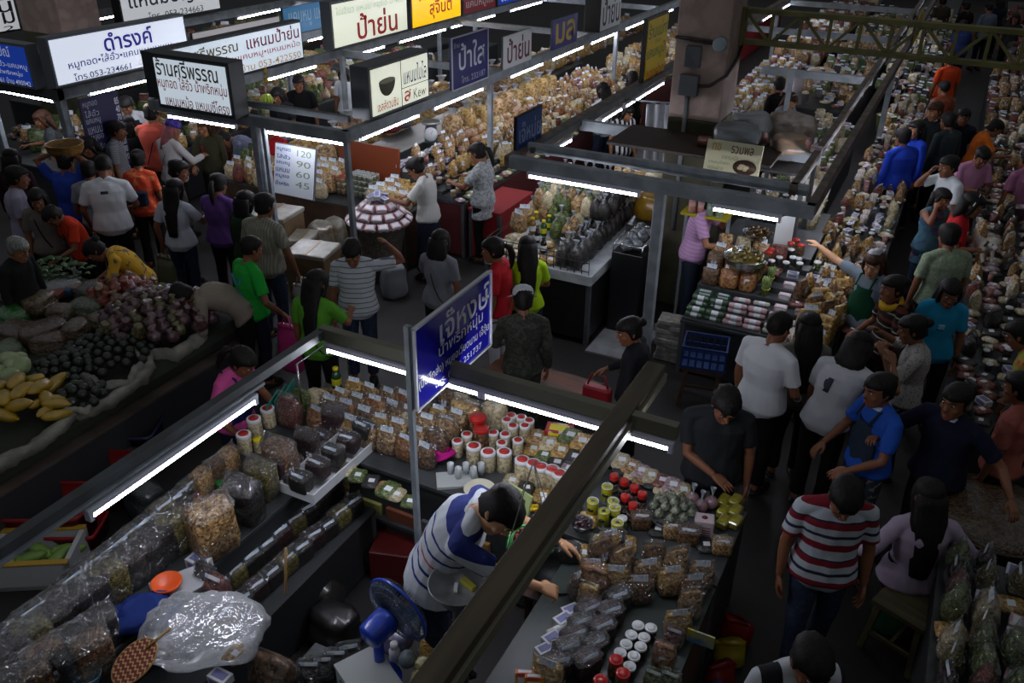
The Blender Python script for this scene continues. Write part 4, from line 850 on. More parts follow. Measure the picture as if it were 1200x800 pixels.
person(990,583,'man in white, navy and red striped polo walking towards the camera',FI(262),1,'short',H=1.66,head=(34,0),top=striped('red_navy_polo','a4abb2',[(.12,'6e1a26'),(.30,'a4abb2'),(.46,'262a38'),(.54,'a4abb2'),(.70,'6e1a26'),(.84,'262a38'),(.88,'a4abb2')],.27),bottom=DENIM,stride=.25,vox=.009,collar=cloth('collar_white'),fat=1.1)
person(1088,582,'woman with long hair in pale lilac blouse seated on a wooden stool',FI(85),1,'long',H=1.60,fem=True,sit=.47,head=(12,0),top=cloth('pale_mauve','a090a4'),sleeve='long',bottom=BLK,arms={'l':(.28,.12,-.30),'r':(.30,.16,-.32)},fat=1.1,
  extra=lambda f: P_(f,'belt',MB().loft([ellipse(f['spine'](t)[0],V(1,0,0),f['spine'](t)[2],.170,.128,20) for t in (.10,.122)]),cloth('belt_black','101012')))
person(950,776,'person with black hair looking down at the bottom edge in white and black',FI(275),1,'short',H=1.62,head=(20,0),top=striped('edge_white_black','a8acb0',[(.5,'1c1c20')],.2,axis=0),bottom=BLK)

person(316,152,'seller in red t-shirt behind the white price list, half hidden by the frame',FI(250),1,'short',H=1.52,top=cloth('red_tee'),bottom=BLK)
# ================================================================ goods
ORD = ['first','second','third','fourth','fifth','sixth','seventh','eighth','ninth','tenth','eleventh','twelfth','thirteenth','fourteenth','fifteenth','sixteenth','seventeenth','eighteenth','nineteenth','twentieth']+['twenty-'+w for w in ['first','second','third','fourth','fifth','sixth','seventh','eighth','ninth']]+['thirtieth']+['thirty-'+w for w in ['first','second','third','fourth','fifth','sixth','seventh','eighth','ninth']]+['fortieth']+['forty-'+w for w in ['first','second','third','fourth','fifth','sixth','seventh','eighth','ninth']]+['fiftieth']+['fifty-'+w for w in ['first','second','third','fourth','fifth','sixth','seventh','eighth','ninth']]+['sixtieth']+['sixty-'+w for w in ['first','second','third','fourth','fifth','sixth','seventh','eighth','ninth']]+['seventieth']
mFILM = film('clear_cellophane',clear=.88,rough=.06,bump=1.2,scale=18,haze=.02)
mFILM2 = film('clear_thin_bag',clear=.60,rough=.15,bump=1.0,scale=7,haze=.5)
mLABEL = M('label_white','d2d6da',.5); mLABELB = M('label_pale_blue','a9c0dc',.5,col2='e0e4e8',nscale=30,mix=(.45,.5)); mLABELY = M('label_yellow','d8cc2a',.5)
PROTO = {}
def proto(key, kind, desc, cat, parts):
    """parts: list of (name, MB, mat); the first is the thing's own mesh"""
    near = [(n, mb.mesh(n, mt)) for n, mb, mt in parts]
    allm = MB(); mats = []
    for i,(n, mb, mt) in enumerate(parts):
        if getattr(mt,'name','').startswith('clear_'): continue
        k = len(mats); mats.append(mt); o = len(allm.v); allm.v += mb.v
        allm.f += [tuple(a+o for a in f) for f in mb.f]; allm.m += [k]*len(mb.f); allm.sm += mb.sm
    zs = [v[2] for v in allm.v]; xs = [abs(v[0]) for v in allm.v]
    PROTO[key] = dict(kind=kind, desc=desc, cat=cat, near=near, far=allm.mesh(kind, mats), mb=allm, mats=mats, h=max(zs), r=max(xs))
def sup(rx, ry, z, n=14, p=2.6, cx=0, cy=0):
    return ellipse(V(cx,cy,z), V(1,0,0), V(0,1,0), rx, ry, n, p)
def crease(m, amp, sc, seed, lo=.0):
    """sharp folds: ridged noise, mostly sideways"""
    o = Vector((seed*3.1,seed*1.7,seed*.9))
    for i,p in enumerate(m.v):
        q = Vector((p[0]*sc,p[1]*sc,p[2]*sc*.55))+o
        n = 1-2*abs(mnoise.noise(q)); k = (1-2*abs(mnoise.noise(q*2.1+o)))*.5
        d = Vector((p[0],p[1],0)); L_ = max(d.length,.01); d = d/L_; f = min(1,max(0,(p[2]-lo)*30))
        m.v[i] = (p[0]+d.x*amp*(n+k)*f, p[1]+d.y*amp*(n+k)*f, p[2]+amp*.6*k*f)
    return m
def bag_body(w, d, h, top=.3, n=20, amp=.008, sc=22, seed=0, p=3.0):
    m = MB(); T_ = [(0,.40,.40),(.05,.48,.48),(.18,.505,.515),(.32,.51,.52),(.46,.505,.50),(.58,.50,.46),(.70,.49,.40),(.80,.485,.33),(.89,.475,.24),(.96,.465,.16)]
    if top > 1: T_ = T_[:7]+[(.80,.46,.42),(.89,.42,.36),(.96,.32,.26)]
    m.loft([sup(w*a,d*b,h*z,n,p) for z,a,b in T_]+[sup(w*(.40 if top <= 1 else .15),d*(.09*top/.3 if top <= 1 else .12),h,n,p)])
    return crease(jitter(m, amp, sc, seed), amp*.55, sc*1.6, seed)
def film_body(w, d, h, extra=.05, seed=0, n=22):
    m = MB(); T_ = [(.01,.47,.47),(.07,.53,.54),(.2,.545,.565),(.36,.55,.57),(.5,.545,.54),(.62,.54,.49),(.74,.53,.42),(.85,.525,.33),(.94,.52,.22)]
    m.loft([sup(w*a,d*b,h*z,n,3) for z,a,b in T_]+[sup(w*.51,d*.10,h+extra*.4,n,3), sup(w*.515,.006,h+extra*.75,n,3), sup(w*.52,.003,h+extra,n,3)])
    return crease(jitter(m, .006, 30, seed+5), .009, 30, seed+9, .01)
def tuft(r, h, z0=0, seed=0):
    m = MB(); m.loft([sup(r*.5,r*.5,z0,10,2), sup(r*.18,r*.18,z0+h*.35,10,2), sup(r*.5,r*.42,z0+h*.75,10,2), sup(r*.75,r*.55,z0+h,10,2)],(False,False)); return jitter(m,.006,60,seed)
def card(x, y, z, w, h, rx=90, rz=0, th=.002):
    m = MB(); m.box((0,0,0),(w,h,th),ch=.1,T=Matrix.Translation((x,y,z))@Matrix.Rotation(R(rz),4,'Z')@Matrix.Rotation(R(rx),4,'X')); return m
FOOD = {'tan':('9a7648',['5e4426','b8986a']), 'gold':('a8823e',['785a2c','c6a664']), 'brown':('64462c',['382414','82603c']), 'dark':('191614',['0e0c0b','2c2622']), 'purple':('2c1418',['180a0e','3e1e22']), 'green':('4a5a2a',['2c3a18','70803e']), 'olive':('5c5426',['38341a','7a6e34']), 'orange':('94603a',['6a4020','a87a44']), 'red':('6e3024',['4a1c16','8a5040']), 'cream':('bcae8c',['9a8a66','d0c4a4']), 'pink':('a89094',['8a6a70','c8b8ba'])}
def food(k, cells=60, coat=.6):
    c, c2 = FOOD[k]; return M('food_%s_%d'%(k,cells), c2[0], .5, coat=coat, coatr=.1, var=.18, col2=[c]+c2[1:], cells=cells, mix=(.1,.9), bump=.6, cbump=.6, cbs=26)
def header(w, h, d): return card(0,-.012,h+.015,w*.92,.055,rx=75)
sd = 0
for k,dsc in (('tan','tan crackling bag'),('gold','golden snack bag'),('brown','brown snack bag'),('cream','pale crackers bag'),('orange','orange snack bag')):
    for v,(w,d,h) in enumerate([(.17,.12,.19),(.15,.11,.22),(.20,.15,.17)]):
        sd += 1; b = bag_body(w,d,h,.5,amp=.012,sc=28,seed=sd)
        parts = [('snack_bag',b,food(k,46 if v else 60)),('plastic_film',film_body(w,d,h,.045,sd),mFILM)]
        if v == 0: parts.append(('label_card',card(0,-.008,h+.012,w*.62,.06,rx=70),mLABELB))
        if v == 1: parts.append(('label_card',card(0,-d*.53,h*.55,.05,.055,rx=84,rz=4),mLABELB))
        proto('%s%d'%(k,v),'snack_bag',dsc,'snack bag',parts)
for k,dsc in (('dark','black food bag'),('purple','dark purple bag'),('olive','olive green bag'),('red','dark red bag'),('green','green leaf bag')):
    for v,(w,d,h) in enumerate([(.16,.12,.20),(.13,.10,.15),(.19,.14,.24)]):
        sd += 1; b = bag_body(w,d,h,.7,amp=.008,sc=20,seed=sd)
        parts = [('dark_bag',b,food(k,80)),('plastic_film',film_body(w,d,h,.05,sd),mFILM)]
        if v == 1: parts.append(('label_strip',card(0,-d*.18,h+.02,w*.8,.022,rx=70),mLABELB))
        if v == 0 and k in ('purple','olive'): parts.append(('label_strip',card(0,.0,h+.04,w*.45,.022,rx=60),mLABELY))
        proto('%s%d'%(k,v),'packed_bag',dsc,'packed bag',parts)
mFOLD = film('clear_fold',clear=.80,rough=.06,bump=1.6,scale=26,haze=.02)
def brick(w, d, h, seed):
    m = MB(); m.loft([sup(w*a,d*b,h*z,24,p) for z,a,b,p in ((0,.44,.44,5),(.04,.495,.495,6),(.25,.505,.51,6),(.5,.505,.51,6),(.75,.50,.49,6),(.9,.49,.46,5),(.97,.45,.38,4),(1,.40,.26,3))]); return crease(jitter(m,.005,18,seed),.007,26,seed)
def fold(w, d, h, seed):
    m = MB(); m.loft([sup(w*.50,d*.49,h*.86,26,5),sup(w*.50,d*.44,h*.97,26,5),sup(w*.47,d*.22,h*1.06,26,4),sup(w*.52,d*.05,h*1.14,26,3),sup(w*.55,d*.02,h*1.22,26,3)],(False,False)); return crease(jitter(m,.008,34,seed),.014,36,seed+3)
for k,dsc in (('dark','black cellophane brick'),('tan','tan cellophane brick'),('brown','brown cellophane brick'),('olive','olive cellophane brick'),('purple','purple cellophane brick')):
    sd += 1; w,d,h = .18,.13,.25
    proto(k+'br','packed_bag',dsc,'packed bag',[('packed_bag',brick(w,d,h,sd),food(k,90)),('plastic_film',film_body(w,d,h*.98,.0,sd),mFILM),('folded_top',fold(w,d,h,sd),mFOLD)])
    sd += 1; w,d,h = .15,.11,.14
    proto(k+'brs','packed_bag',dsc.replace('brick','pack'),'packed bag',[('packed_bag',brick(w,d,h,sd),food(k,90)),('folded_top',fold(w,d,h,sd),mFOLD),('label_strip',card(0,-d*.30,h*1.03,w*.7,.022,rx=55),mLABELB)])
# bags tied at the top
for k,dsc in (('dark','black tied bag'),('tan','tan tied bag'),('cream','pale tied bag'),('green','green tied bag'),('purple','purple tied bag')):
    sd += 1; m = MB(); m.loft([sup(.05,.045,0),sup(.066,.06,.03),sup(.068,.06,.11),sup(.05,.045,.17),sup(.018,.016,.215)]); jitter(m,.006,26,sd)
    proto(k+'tie','tied_bag',dsc,'tied bag',[('tied_bag',m,food(k,70)),('plastic_top',tuft(.04,.075,.20,sd),M('pale_plastic_top','9a9fa4',.25,coat=.6))])
# flat packets
for k,dsc in (('tan','tan flat packet'),('cream','pale flat packet'),('red','red flat packet'),('green','green flat packet'),('dark','dark flat packet'),('pink','pink flat packet'),('gold','golden flat packet')):
    sd += 1; m = MB(); m.loft([sup(.065,.085,0,12,4),sup(.074,.096,.010,12,4),sup(.074,.096,.026,12,4),sup(.05,.07,.042,12,3)]); jitter(m,.005,30,sd)
    proto(k+'pk','food_packet',dsc,'food packet',[('food_packet',m,food(k,70)),('label_card',card(.01,-.01,.044,.055,.045,rx=6),mLABEL)])
# jars
mGLASSY = M('jar_glass_clear','c2c4b4',.12,coat=.8,col2='98987c',nscale=14)
def jar(key, dsc, content, ring, topm, r=.043, h=.135):
    b = MB(); b.lathe([(.001,0),(r*.94,0),(r,.006),(r,h*.72),(r*.9,h*.80),(r*.84,h*.84),(.001,h*.84)],18)
    g = MB(); g.lathe([(r*1.005,h*.01),(r*1.02,h*.02),(r*1.02,h*.72),(r*.92,h*.81)],18)
    l = MB(); l.lathe([(.001,h*.84),(r*.98,h*.84),(r*1.0,h*.86),(r*1.0,h*.985),(r*.95,h),(.001,h)],20)
    t = MB(); t.lathe([(.001,h),(r*.70,h),(r*.70,h+.0025),(.001,h+.003)],20)
    proto(key,'jar',dsc,'jar',[('jar',b,food(content,60)),('lid',l,ring),('lid_disc',t,topm)])
mRED = M('red_plastic','b01a16',.35,coat=.3); mWHITEP = M('white_plastic','d6d8da',.35); mYELP = M('yellow_plastic','dcc814',.35); mBLUEP = M('blue_plastic','1e4fae',.35)
jar('jarred','red and white lidded jar','cream',mWHITEP,mRED); jar('jarbig','red and white lidded jar','cream',mWHITEP,mRED,.056,.165); jar('jarfull','red lidded dark jar','brown',mRED,mRED,.04,.12)
jar('jarwhite','white lidded jar','dark',mWHITEP,mWHITEP,.036,.085); jar('jaryel','yellow lidded jar','cream',mYELP,mYELP,.038,.12); jar('jargreen','white capped green jar','green',mWHITEP,mWHITEP,.036,.09)
jar('jarorange','white lidded amber jar','orange',mWHITEP,mWHITEP,.036,.095)
def bottle(key, dsc, liquid, capm, lab, r=.034, h=.17):
    b = MB(); b.lathe([(.001,0),(r*.95,0),(r,.005),(r,h*.62),(r*.8,h*.74),(r*.42,h*.84),(r*.42,h*.92),(.001,h*.92)],16)
    c = MB(); c.lathe([(.001,h*.88),(r*.62,h*.88),(r*.62,h),(.001,h)],14)
    l = MB(); l.lathe([(r*1.01,h*.2),(r*1.02,h*.21),(r*1.02,h*.5),(r*1.01,h*.51)],16)
    proto(key,'bottle',dsc,'bottle',[('bottle',b,M('liquid_'+liquid,liquid,.08,coat=.8)),('cap',c,capm),('label',l,lab)])
def wide(key, dsc, liquid, capm, r=.036, h=.15):
    b = MB(); b.lathe([(.001,0),(r*.95,0),(r,.005),(r,h*.70),(r*.8,h*.78),(.001,h*.78)],16)
    c = MB(); c.lathe([(.001,h*.74),(r*.86,h*.74),(r*.88,h*.76),(r*.88,h*.98),(r*.8,h),(.001,h)],16)
    l = MB(); l.lathe([(r*1.01,h*.15),(r*1.02,h*.16),(r*1.02,h*.55),(r*1.01,h*.56)],16)
    proto(key,'bottle',dsc,'bottle',[('bottle',b,M('liquid_'+liquid,liquid,.08,coat=.8)),('cap',c,capm),('label',l,M('bottle_label_dark','3a1a18',.4,col2='a89a90',nscale=24))])
wide('botred','dark bottle with red cap','1a0c0a',mRED); bottle('botblk','dark bottle with white label','14100e',mBLACK,mLABEL); bottle('botamb','amber bottle with white label','7a5a1a',mYELP,mLABEL); bottle('botgrn','green bottle','1f4a24',mYELP,mLABELY)
def tin(key, dsc, body, topm, r=.04, h=.135, oval=True):
    b = MB(); b.lathe([(.001,0),(r,0),(r,h-.006),(r*.98,h-.004)],20)
    t = MB(); t.lathe([(r*1.02,h-.008),(r*1.03,h-.003),(r*1.0,h),(r*.92,h-.005),(r*.4,h-.005),(r*.4,h-.004),(.001,h-.004)],20)
    parts = [('tin',b,body),('tin_lid',t,topm)]
    if oval: o = MB(); o.lathe([(.001,0),(r*.6,0),(.001,.003)],16,T=Matrix.Translation((0,-r*.985,h*.55))@Matrix.Rotation(R(90),4,'X')@Matrix.Diagonal((1,.62,1,1))); parts.append(('oval_mark',o,M('oval_dark','1c1812',.4)))
    b2 = MB(); b2.torus((0,0,.006),r*1.0,.004,20,6); parts.append(('rim',b2,mSTEEL))
    proto(key,'tin',dsc,'tin',parts)
tin('tinyel','yellow tin with dark oval','x' and M('tin_yellow_green','a8a81e',.3,coat=.4),M('tin_top','bfc3c4',.3,metal=.7)); tin('tinyelw','yellow tin with white top',M('tin_yellow_green'),mWHITEP)
tin('tinred','red and white drinks tin',M('tin_red','b83a2c',.3,col2='d8d4cc',nscale=7,stretch=(.1,.1,1)),mSTEEL,.034,.12,False); tin('tingreen','green and white drinks tin',M('tin_green','5a8a5a',.3,col2='d0d4cc',nscale=7,stretch=(.1,.1,1)),mSTEEL,.034,.12,False)
tin('tinbrown','brown labelled food tin',M('tin_brown','6e4a22',.3,col2='c8b088',nscale=9,stretch=(.1,.1,1)),mWHITEP,.036,.075,False); tin('tindark','dark green labelled tin',M('tin_dark','26382a',.3,col2='a8a888',nscale=9,stretch=(.1,.1,1)),mWHITEP,.036,.075,False); tin('tinredlid','red lidded food tin',M('tin_brown'),mRED,.036,.08,False)
def carton(key, dsc, w, d, h, body, lab):
    b = MB(); b.box((0,0,h/2),(w,d,h),ch=.06)
    l = MB(); l.box((0,0,h+.001),(w*.72,d*.6,.002)); l.box((0,-d/2-.001,h*.5),(w*.72,.002,h*.55))
    proto(key,'carton',dsc,'carton',[('carton',b,body),('label',l,lab)])
carton('ctpink','pink and white carton',.11,.075,.05,M('carton_pink','b88a94',.5,col2='d4c8cc',nscale=16),mLABEL); carton('ctwhite','small white carton',.12,.08,.055,M('carton_white','c0c2c4',.5),M('label_violet','6a6a9a',.5)); carton('ctgreen','green and white carton',.15,.07,.04,M('carton_green','2a5a40',.5),mLABEL)
carton('ctred','flat red printed carton',.20,.13,.04,M('carton_red','a8202c',.5,col2='d8c8c0',nscale=12,mix=(.5,.58)),mLABELY); carton('ctorange','upright orange packet',.10,.03,.14,M('carton_orange','c04a1a',.5,col2='d8a040',nscale=10),mLABEL)
for key,dsc,c in (('rollpink','pink wrapped sausage roll','c4a0a4'),('rollgreen','green wrapped sausage roll','3c5a3c'),('rollwhite','pale wrapped sausage roll','b4b0a4')):
    m = MB(); m.tube([(-.085,0,.026),(-.075,0,.026),(.075,0,.026),(.085,0,.026)],[.014,.026,.026,.014],12); l = MB(); l.tube([(-.03,0,.0265),(.035,0,.0265)],[.0268,.0268],12,(False,False))
    proto(key,'sausage_roll',dsc,'sausage roll',[('sausage_roll',m,M('wrap_'+c,c,.3,coat=.6,var=.12)),('label_band',l,mLABEL)])
for key,dsc,c in (('bundlegr','bundle of green stalks','4a6a2a'),('bundlewh','bundle of white sticks','c0b4ae'),('bundlegar','bunch of white bulbs','b4aca0')):
    m = MB()
    for i in range(16):
        a = i*2.4; q = .034*math.sqrt(i/16); m.tube([(q*math.cos(a),q*math.sin(a),0),(q*math.cos(a)*.9,q*math.sin(a)*.9,.08),(q*math.cos(a)*1.5,q*math.sin(a)*1.5,.18)],.008,5)
    b = MB(); b.torus((0,0,.07),.038,.005,16,5)
    proto(key,'stalk_bundle',dsc,'bundle',[('stalk_bundle',m,M('stalk_'+c,c,.5,col2='8a9a5a' if 'gr' in key else 'd8d0c8',nscale=20)),('tie',b,M('tie_yellow','c8b83a',.5))])
# big see-through sacks of snacks
for k,dsc in (('tan','large sack of tan crackling'),('gold','large sack of golden snacks'),('cream','large sack of pale crackers'),('brown','large sack of brown snacks')):
    sd += 1; m = bag_body(.36,.30,.42,1.6,18,.02,14,sd,2.6); t = tuft(.13,.12,.40,sd)
    proto(k+'sack','snack_sack',dsc,'sack',[('snack_sack',m,food(k,30)),('tied_top',t,M('pale_plastic_top'))])
GOODS = []
def put(key, loc, label, rz=0, tilt=(0,0), s=1.0, group=None, near=False):
    if not seen(loc, 70): return
    m = Matrix.Translation(loc) @ Matrix.Rotation(rz,4,'Z') @ Matrix.Rotation(tilt[0],4,'X') @ Matrix.Rotation(tilt[1],4,'Y') @ Matrix.Scale(s,4)
    GOODS.append((key, m, label, group, near))
RNAME = ['outermost','second','third','fourth','fifth','sixth','seventh','eighth','ninth','tenth','eleventh','twelfth','thirteenth']
def fill(place, keys, p0, u, nu, v, nv, zf, jit=.015, rz=0, rj=.25, tilt=(0,0), s=1.0, near=False, group=None, sj=.08, ends='near', skip=None):
    """rows along u, stepping by v from the outermost row; keys: list, or a function of (i, j)"""
    for j in range(nv):
        for i in range(nu):
            if skip and skip(i,j): continue
            k = keys(i,j) if callable(keys) else random.choice(keys)
            P = PROTO[k]; x = p0[0]+u[0]*i+v[0]*j+random.uniform(-jit,jit); y = p0[1]+u[1]*i+v[1]*j+random.uniform(-jit,jit)
            z = zf(i,j) if callable(zf) else zf
            lab = '%s %s from %s end of %s row, %s' % (ORD[i], P['desc'], ends, RNAME[j], place)
            put(k,(x,y,z),lab,rz+random.uniform(-rj,rj),tilt,s*random.uniform(1-sj,1+sj),group or P['cat']+'s, '+place,near)
def rowpx(place, keys, a, b, n, zc, rz=0, rj=.15, tilt=(0,0), s=1.0, near=True, jit=.006, drop=None, ends='near', sj=.06, zbase=None):
    """a row between two pixels of the photograph, its item centres at height zc"""
    A, B = at(*a,zc), at(*b,zc)
    for i in range(n):
        k = keys[i % len(keys)] if isinstance(keys,list) else keys
        P = PROTO[k]; q = A.lerp(B, i/max(1,n-1)); ss = s*random.uniform(1-sj,1+sj); zb = zbase if zbase is not None else zc-P['h']*ss/2
        lab = ('%s %s from %s end, %s' % (ORD[i], P['desc'], ends, place)) if n > 1 else '%s %s' % (P['desc'], place)
        put(k,(q.x+random.uniform(-jit,jit),q.y+random.uniform(-jit,jit),zb),lab,rz+random.uniform(-rj,rj),tilt,ss,P['cat']+'s, '+place,near)
def px1(key, p, ztop, label, rz=0, tilt=(0,0), s=1.0, near=True, zbase=None):
    """one item whose top centre shows at pixel p, the top standing at height ztop"""
    P = PROTO[key]; q = at(*p, ztop); put(key,(q.x,q.y,zbase if zbase is not None else ztop-P['h']*s),label,rz,tilt,s,P['cat']+'s',near)
CAPS = {'snack_bag':300,'packed_bag':300,'food_packet':300,'tied_bag':290,'jar':200,'bottle':200,'carton':290,'tin':200,'sausage_roll':200,'stalk_bundle':200,'snack_sack':150}
STUFFNAME = {'snack_bag':'bagged_snack_mass','packed_bag':'packed_food_mass','food_packet':'packet_mass','tied_bag':'tied_bag_mass','jar':'jar_mass','bottle':'bottle_mass','carton':'carton_mass','tin':'tin_mass','sausage_roll':'roll_mass','stalk_bundle':'stalk_mass','snack_sack':'sack_mass'}
def flush_goods():
    by = {}
    for g in GOODS: by.setdefault(PROTO[g[0]]['kind'],[]).append(g)
    camp = Vector((0,0,CAM_H))
    for kind, L in by.items():
        L.sort(key=lambda g: (g[1].translation-camp).length)
        for key, m, label, group, near in L[:CAPS[kind]]:
            P = PROTO[key]; d = (m.translation-camp).length
            if d < 7.2:
                o = ob(kind, P['near'][0][1], None, None, None, 0, label, P['cat'], group, None, m)
                for n, me in P['near'][1:]: ob(n, me, None, o)
            else: ob(kind, P['far'], None, None, None, 0, label, P['cat'], group, None, m)
        rest = L[CAPS[kind]:]
        if rest:
            vs, fs, mi, mats, off = [], [], [], [], 0
            cache = {}
            for key, m, *_ in rest:
                P = PROTO[key]
                if key not in cache: cache[key] = (np.array([(*v,1.0) for v in P['mb'].v]), [mats.index(t) if t in mats else (mats.append(t), len(mats)-1)[1] for t in P['mats']])
                co, idx = cache[key]; vs.append((co @ np.array(m).T)[:,:3])
                fs += [tuple(a+off for a in f) for f in P['mb'].f]; mi += [idx[a] for a in P['mb'].m]; off += len(co)
            me = bpy.data.meshes.new(STUFFNAME[kind]); me.from_pydata(np.concatenate(vs).tolist(), [], fs)
            for t in mats: me.materials.append(t)
            me.polygons.foreach_set('material_index', mi); me.polygons.foreach_set('use_smooth', [True]*len(fs)); me.update()
            ob(STUFFNAME[kind], me, None, None, None, 0, '%ss massed together on the counters of the rear stall rows' % PROTO[L[0][0]]['cat'], PROTO[L[0][0]]['cat'], None, 'stuff')
        print('GOODS', kind, len(L))
# counters
def counter(label, x0, x1, y0, y1, h, top, skirt, cat='counter', legs=True, panel=True, name='market_counter', th=.03, shelf=None):
    c = ((x0+x1)/2,(y0+y1)/2,0); e = empty(name, c, label, cat); w, d = x1-x0, y1-y0
    t = MB(); t.box((0,0,h-th/2),(w,d,th),ch=.08); ob('counter_top', t, top, e)
    if panel:
        for a,b_ in (((0,-d/2+.02,h*.5),(w-.06,.02,h-th-.02)),((0,d/2-.02,h*.5),(w-.06,.02,h-th-.02)),((-w/2+.02,0,h*.5),(.02,d-.06,h-th-.02)),((w/2-.02,0,h*.5),(.02,d-.06,h-th-.02))):
            p = MB(); p.box(a,b_,ch=.05); ob('side_panel', p, skirt, e)
    if legs:
        for sx in (-1,1):
            for sy in (-1,1): p = MB(); p.box((sx*(w/2-.03),sy*(d/2-.03),(h-th)/2),(.05,.05,h-th)); ob('leg', p, mDKGREY, e)
    if shelf:
        p = MB(); p.box((0,0,shelf),(w-.1,d-.1,.02)); ob('shelf', p, top, e)
    return e
mTOPW = M('white_worn_top','9a9a94',.4,col2='7a7a74',nscale=5); mTOPG = M('grey_formica_top','3e4142',.4,col2='2e3132',nscale=5); mSKD = M('dark_skirt_panel','26282a',.6); mSKW = M('wood_skirt_panel','4a3424',.6,col2='3a281c',nscale=6); mREDC = M('red_cloth_skirt','8a1418',.8); mMARB = M('white_marble_top','b4b8ba',.25,col2='9a9ea2',nscale=4)
# ================================================================ front stall
ZT = .85
counter('left counter of the front stall loaded with black and brown bags',-4.25,-3.52,.7,4.15,ZT,mTOPG,mSKD)
counter('back counter of the front stall with red lidded jars',-4.25,-.62,4.17,4.97,ZT,mTOPG,mSKD)
counter('right counter of the front stall with pretzel snack bags',-1.56,-.62,1.6,4.15,ZT,M('dark_green_top','2a322e',.4),mSKW)
counter('low table in the seller gap of the front stall',-2.75,-1.75,1.6,2.86,.55,mTOPG,mSKD,legs=True,panel=False)
counter('long low shelf along the inner side of the left counter',-3.51,-3.16,1.2,4.1,.52,mSKD,mSKD,name='goods_shelf',panel=True)
PL = 'left front counter'
# --- left counter
rowpx('outer edge of '+PL,['darkbrs','olivebrs','darkbrs'],(2,752),(225,572),17,.93,rz=R(90),s=1.05,zbase=ZT)
rowpx('outer pale row, '+PL,['tanbr','brownbr'],(236,562),(266,540),3,.97,s=.80,rz=R(90),zbase=ZT)
rowpx('tall middle row, '+PL,['darkbr','darkbr','olivebr','darkbr'],(-8,790),(222,612),12,.98,rz=R(75),s=1.12,zbase=ZT)
rowpx('inner row, '+PL,['darkbr','brownbr','darkbr'],(20,806),(118,738),4,.97,rz=R(75),s=1.05,zbase=ZT)
px1('tanbr',(243,592),1.22,'tall clear brick of tan food amid black packs, left counter',s=1.48,zbase=ZT,rz=R(75))
px1('darkbr',(283,565),1.16,'black bag with small yellow tag beside tall tan bag',s=1.25,zbase=ZT)
px1('olivebr',(304,542),1.13,'olive bag with white stickers on the left counter',s=1.1,zbase=ZT)
px1('brownbr',(326,520),1.15,'brown bag with three white stickers, left counter',s=1.25,zbase=ZT)
px1('gold1',(90,740),1.08,'yellowish bag at the lower left among black bags',s=1.0,zbase=ZT)
px1('brown0',(52,750),1.08,'brown bag left of yellowish bag, lower left',s=.95,zbase=ZT)
rowpx('upper shelf row, left counter',['darkbrs','purplebrs','olivebrs','darkbrs'],(235,705),(402,560),11,.62,s=1.1,zbase=.52,rz=R(80))
rowpx('lower shelf row, left counter',['olivebrs','darkbrs','purplebrs','darkbrs'],(262,722),(412,592),10,.60,s=1.0,zbase=.52,rz=R(80))
rowpx('black pack row in white tray',['darkbrs','purplebrs'],(352,560),(425,500),5,1.02,s=1.0,zbase=.92)
rowpx('dark purple row behind white tray',['purplebr','purplebrs'],(325,545),(408,478),6,1.0,s=.95,zbase=ZT)
px1('red2',(338,466),1.1,'bright red bag behind the purple row',zbase=ZT); px1('green2',(352,452),1.08,'green bag beside the bright red bag',zbase=ZT,s=.8)
px1('cream2',(372,445),1.12,'clear bag with white streaks by thin glass post',zbase=ZT); px1('brown2',(383,442),1.1,'brown bag by thin glass post',zbase=ZT,s=.8)
tr_ = empty('foam_tray',at(388,545,.88),'white foam tray holding black packs on left counter','tray',R(0))
m = MB(); m.box((0,0,.01),(.30,.78,.012)); 
for a,b_ in (((-.15,0,.05),(.012,.78,.08)),((.15,0,.05),(.012,.78,.08)),((0,-.39,.05),(.30,.012,.08)),((0,.39,.05),(.30,.012,.08))): m.box(a,b_)
ob('tray_body', m, mWHITEP, tr_); tr_.location.z = ZT; 
for i,(p,k,l) in enumerate([((285,507),'jarbig','nearest red and white lidded jar above the lamp'),((297,489),'jarbig','red and white lidded jar second above the lamp'),((313,477),'jarbig','red and white lidded jar third above the lamp'),((333,471),'jarbig','red and white lidded jar furthest above the lamp'),((301,507),'jaryel','yellow lidded jar beside nearest red and white jar'),((315,509),'jaryel','second yellow lidded jar left of teal dividers'),((341,455),'jarfull','red lidded jar by the pink bag carrier')]):
    px1(k,p,1.02,l,zbase=ZT)
m = MB()
for i in range(3): m.box((0,i*.10,.10),(.010,.26,.20),.35)
e_ = empty('bag_divider',at(322,490,.86),'teal plastic sheets standing beside the jars','divider',0); e_.location.z = ZT; ob('sheet', m, M('teal_plastic','1f7a6a',.35), e_)
px1('botgrn',(393,432),1.04,'tall yellow green bottle at the counter corner',zbase=ZT,s=1.2)
for i,(c,p,r) in enumerate((('b8201a',(231,565),.3),('1f7a34',(252,553),1.2))):
    m = MB(); m.box((0,0,.05),(.05,.16,.05),ch=.3); m.tube([(0,.08,.06),(0,.11,.09)],.012,8); q = at(*p,.98); ob('squeeze_bottle', jitter(m,.003,20), M('squeeze_'+c,c,.3,coat=.5), None, (q.x,q.y,ZT), r, ['red','green'][i]+' plastic packet standing out over the outer bags','packet')
# --- back counter left: header card bags
PB = 'back front counter'
def hb(i,j): return ['tan0','brown0','tan0','gold0','orange0'][(i*3+j*2)%5]
fill('back counter, front stall',hb,(-2.88,4.86),(-.165,0),7,(0,-.16),4,lambda i,j:ZT+.0+.035*(3-j)*0,jit=.012,rj=.15,near=True,ends='post',s=.98)
rowpx('outer rim of back counter, left part',['cream1','tan1','cream1'],(405,462),(480,492),6,.98,zbase=ZT,s=.8)
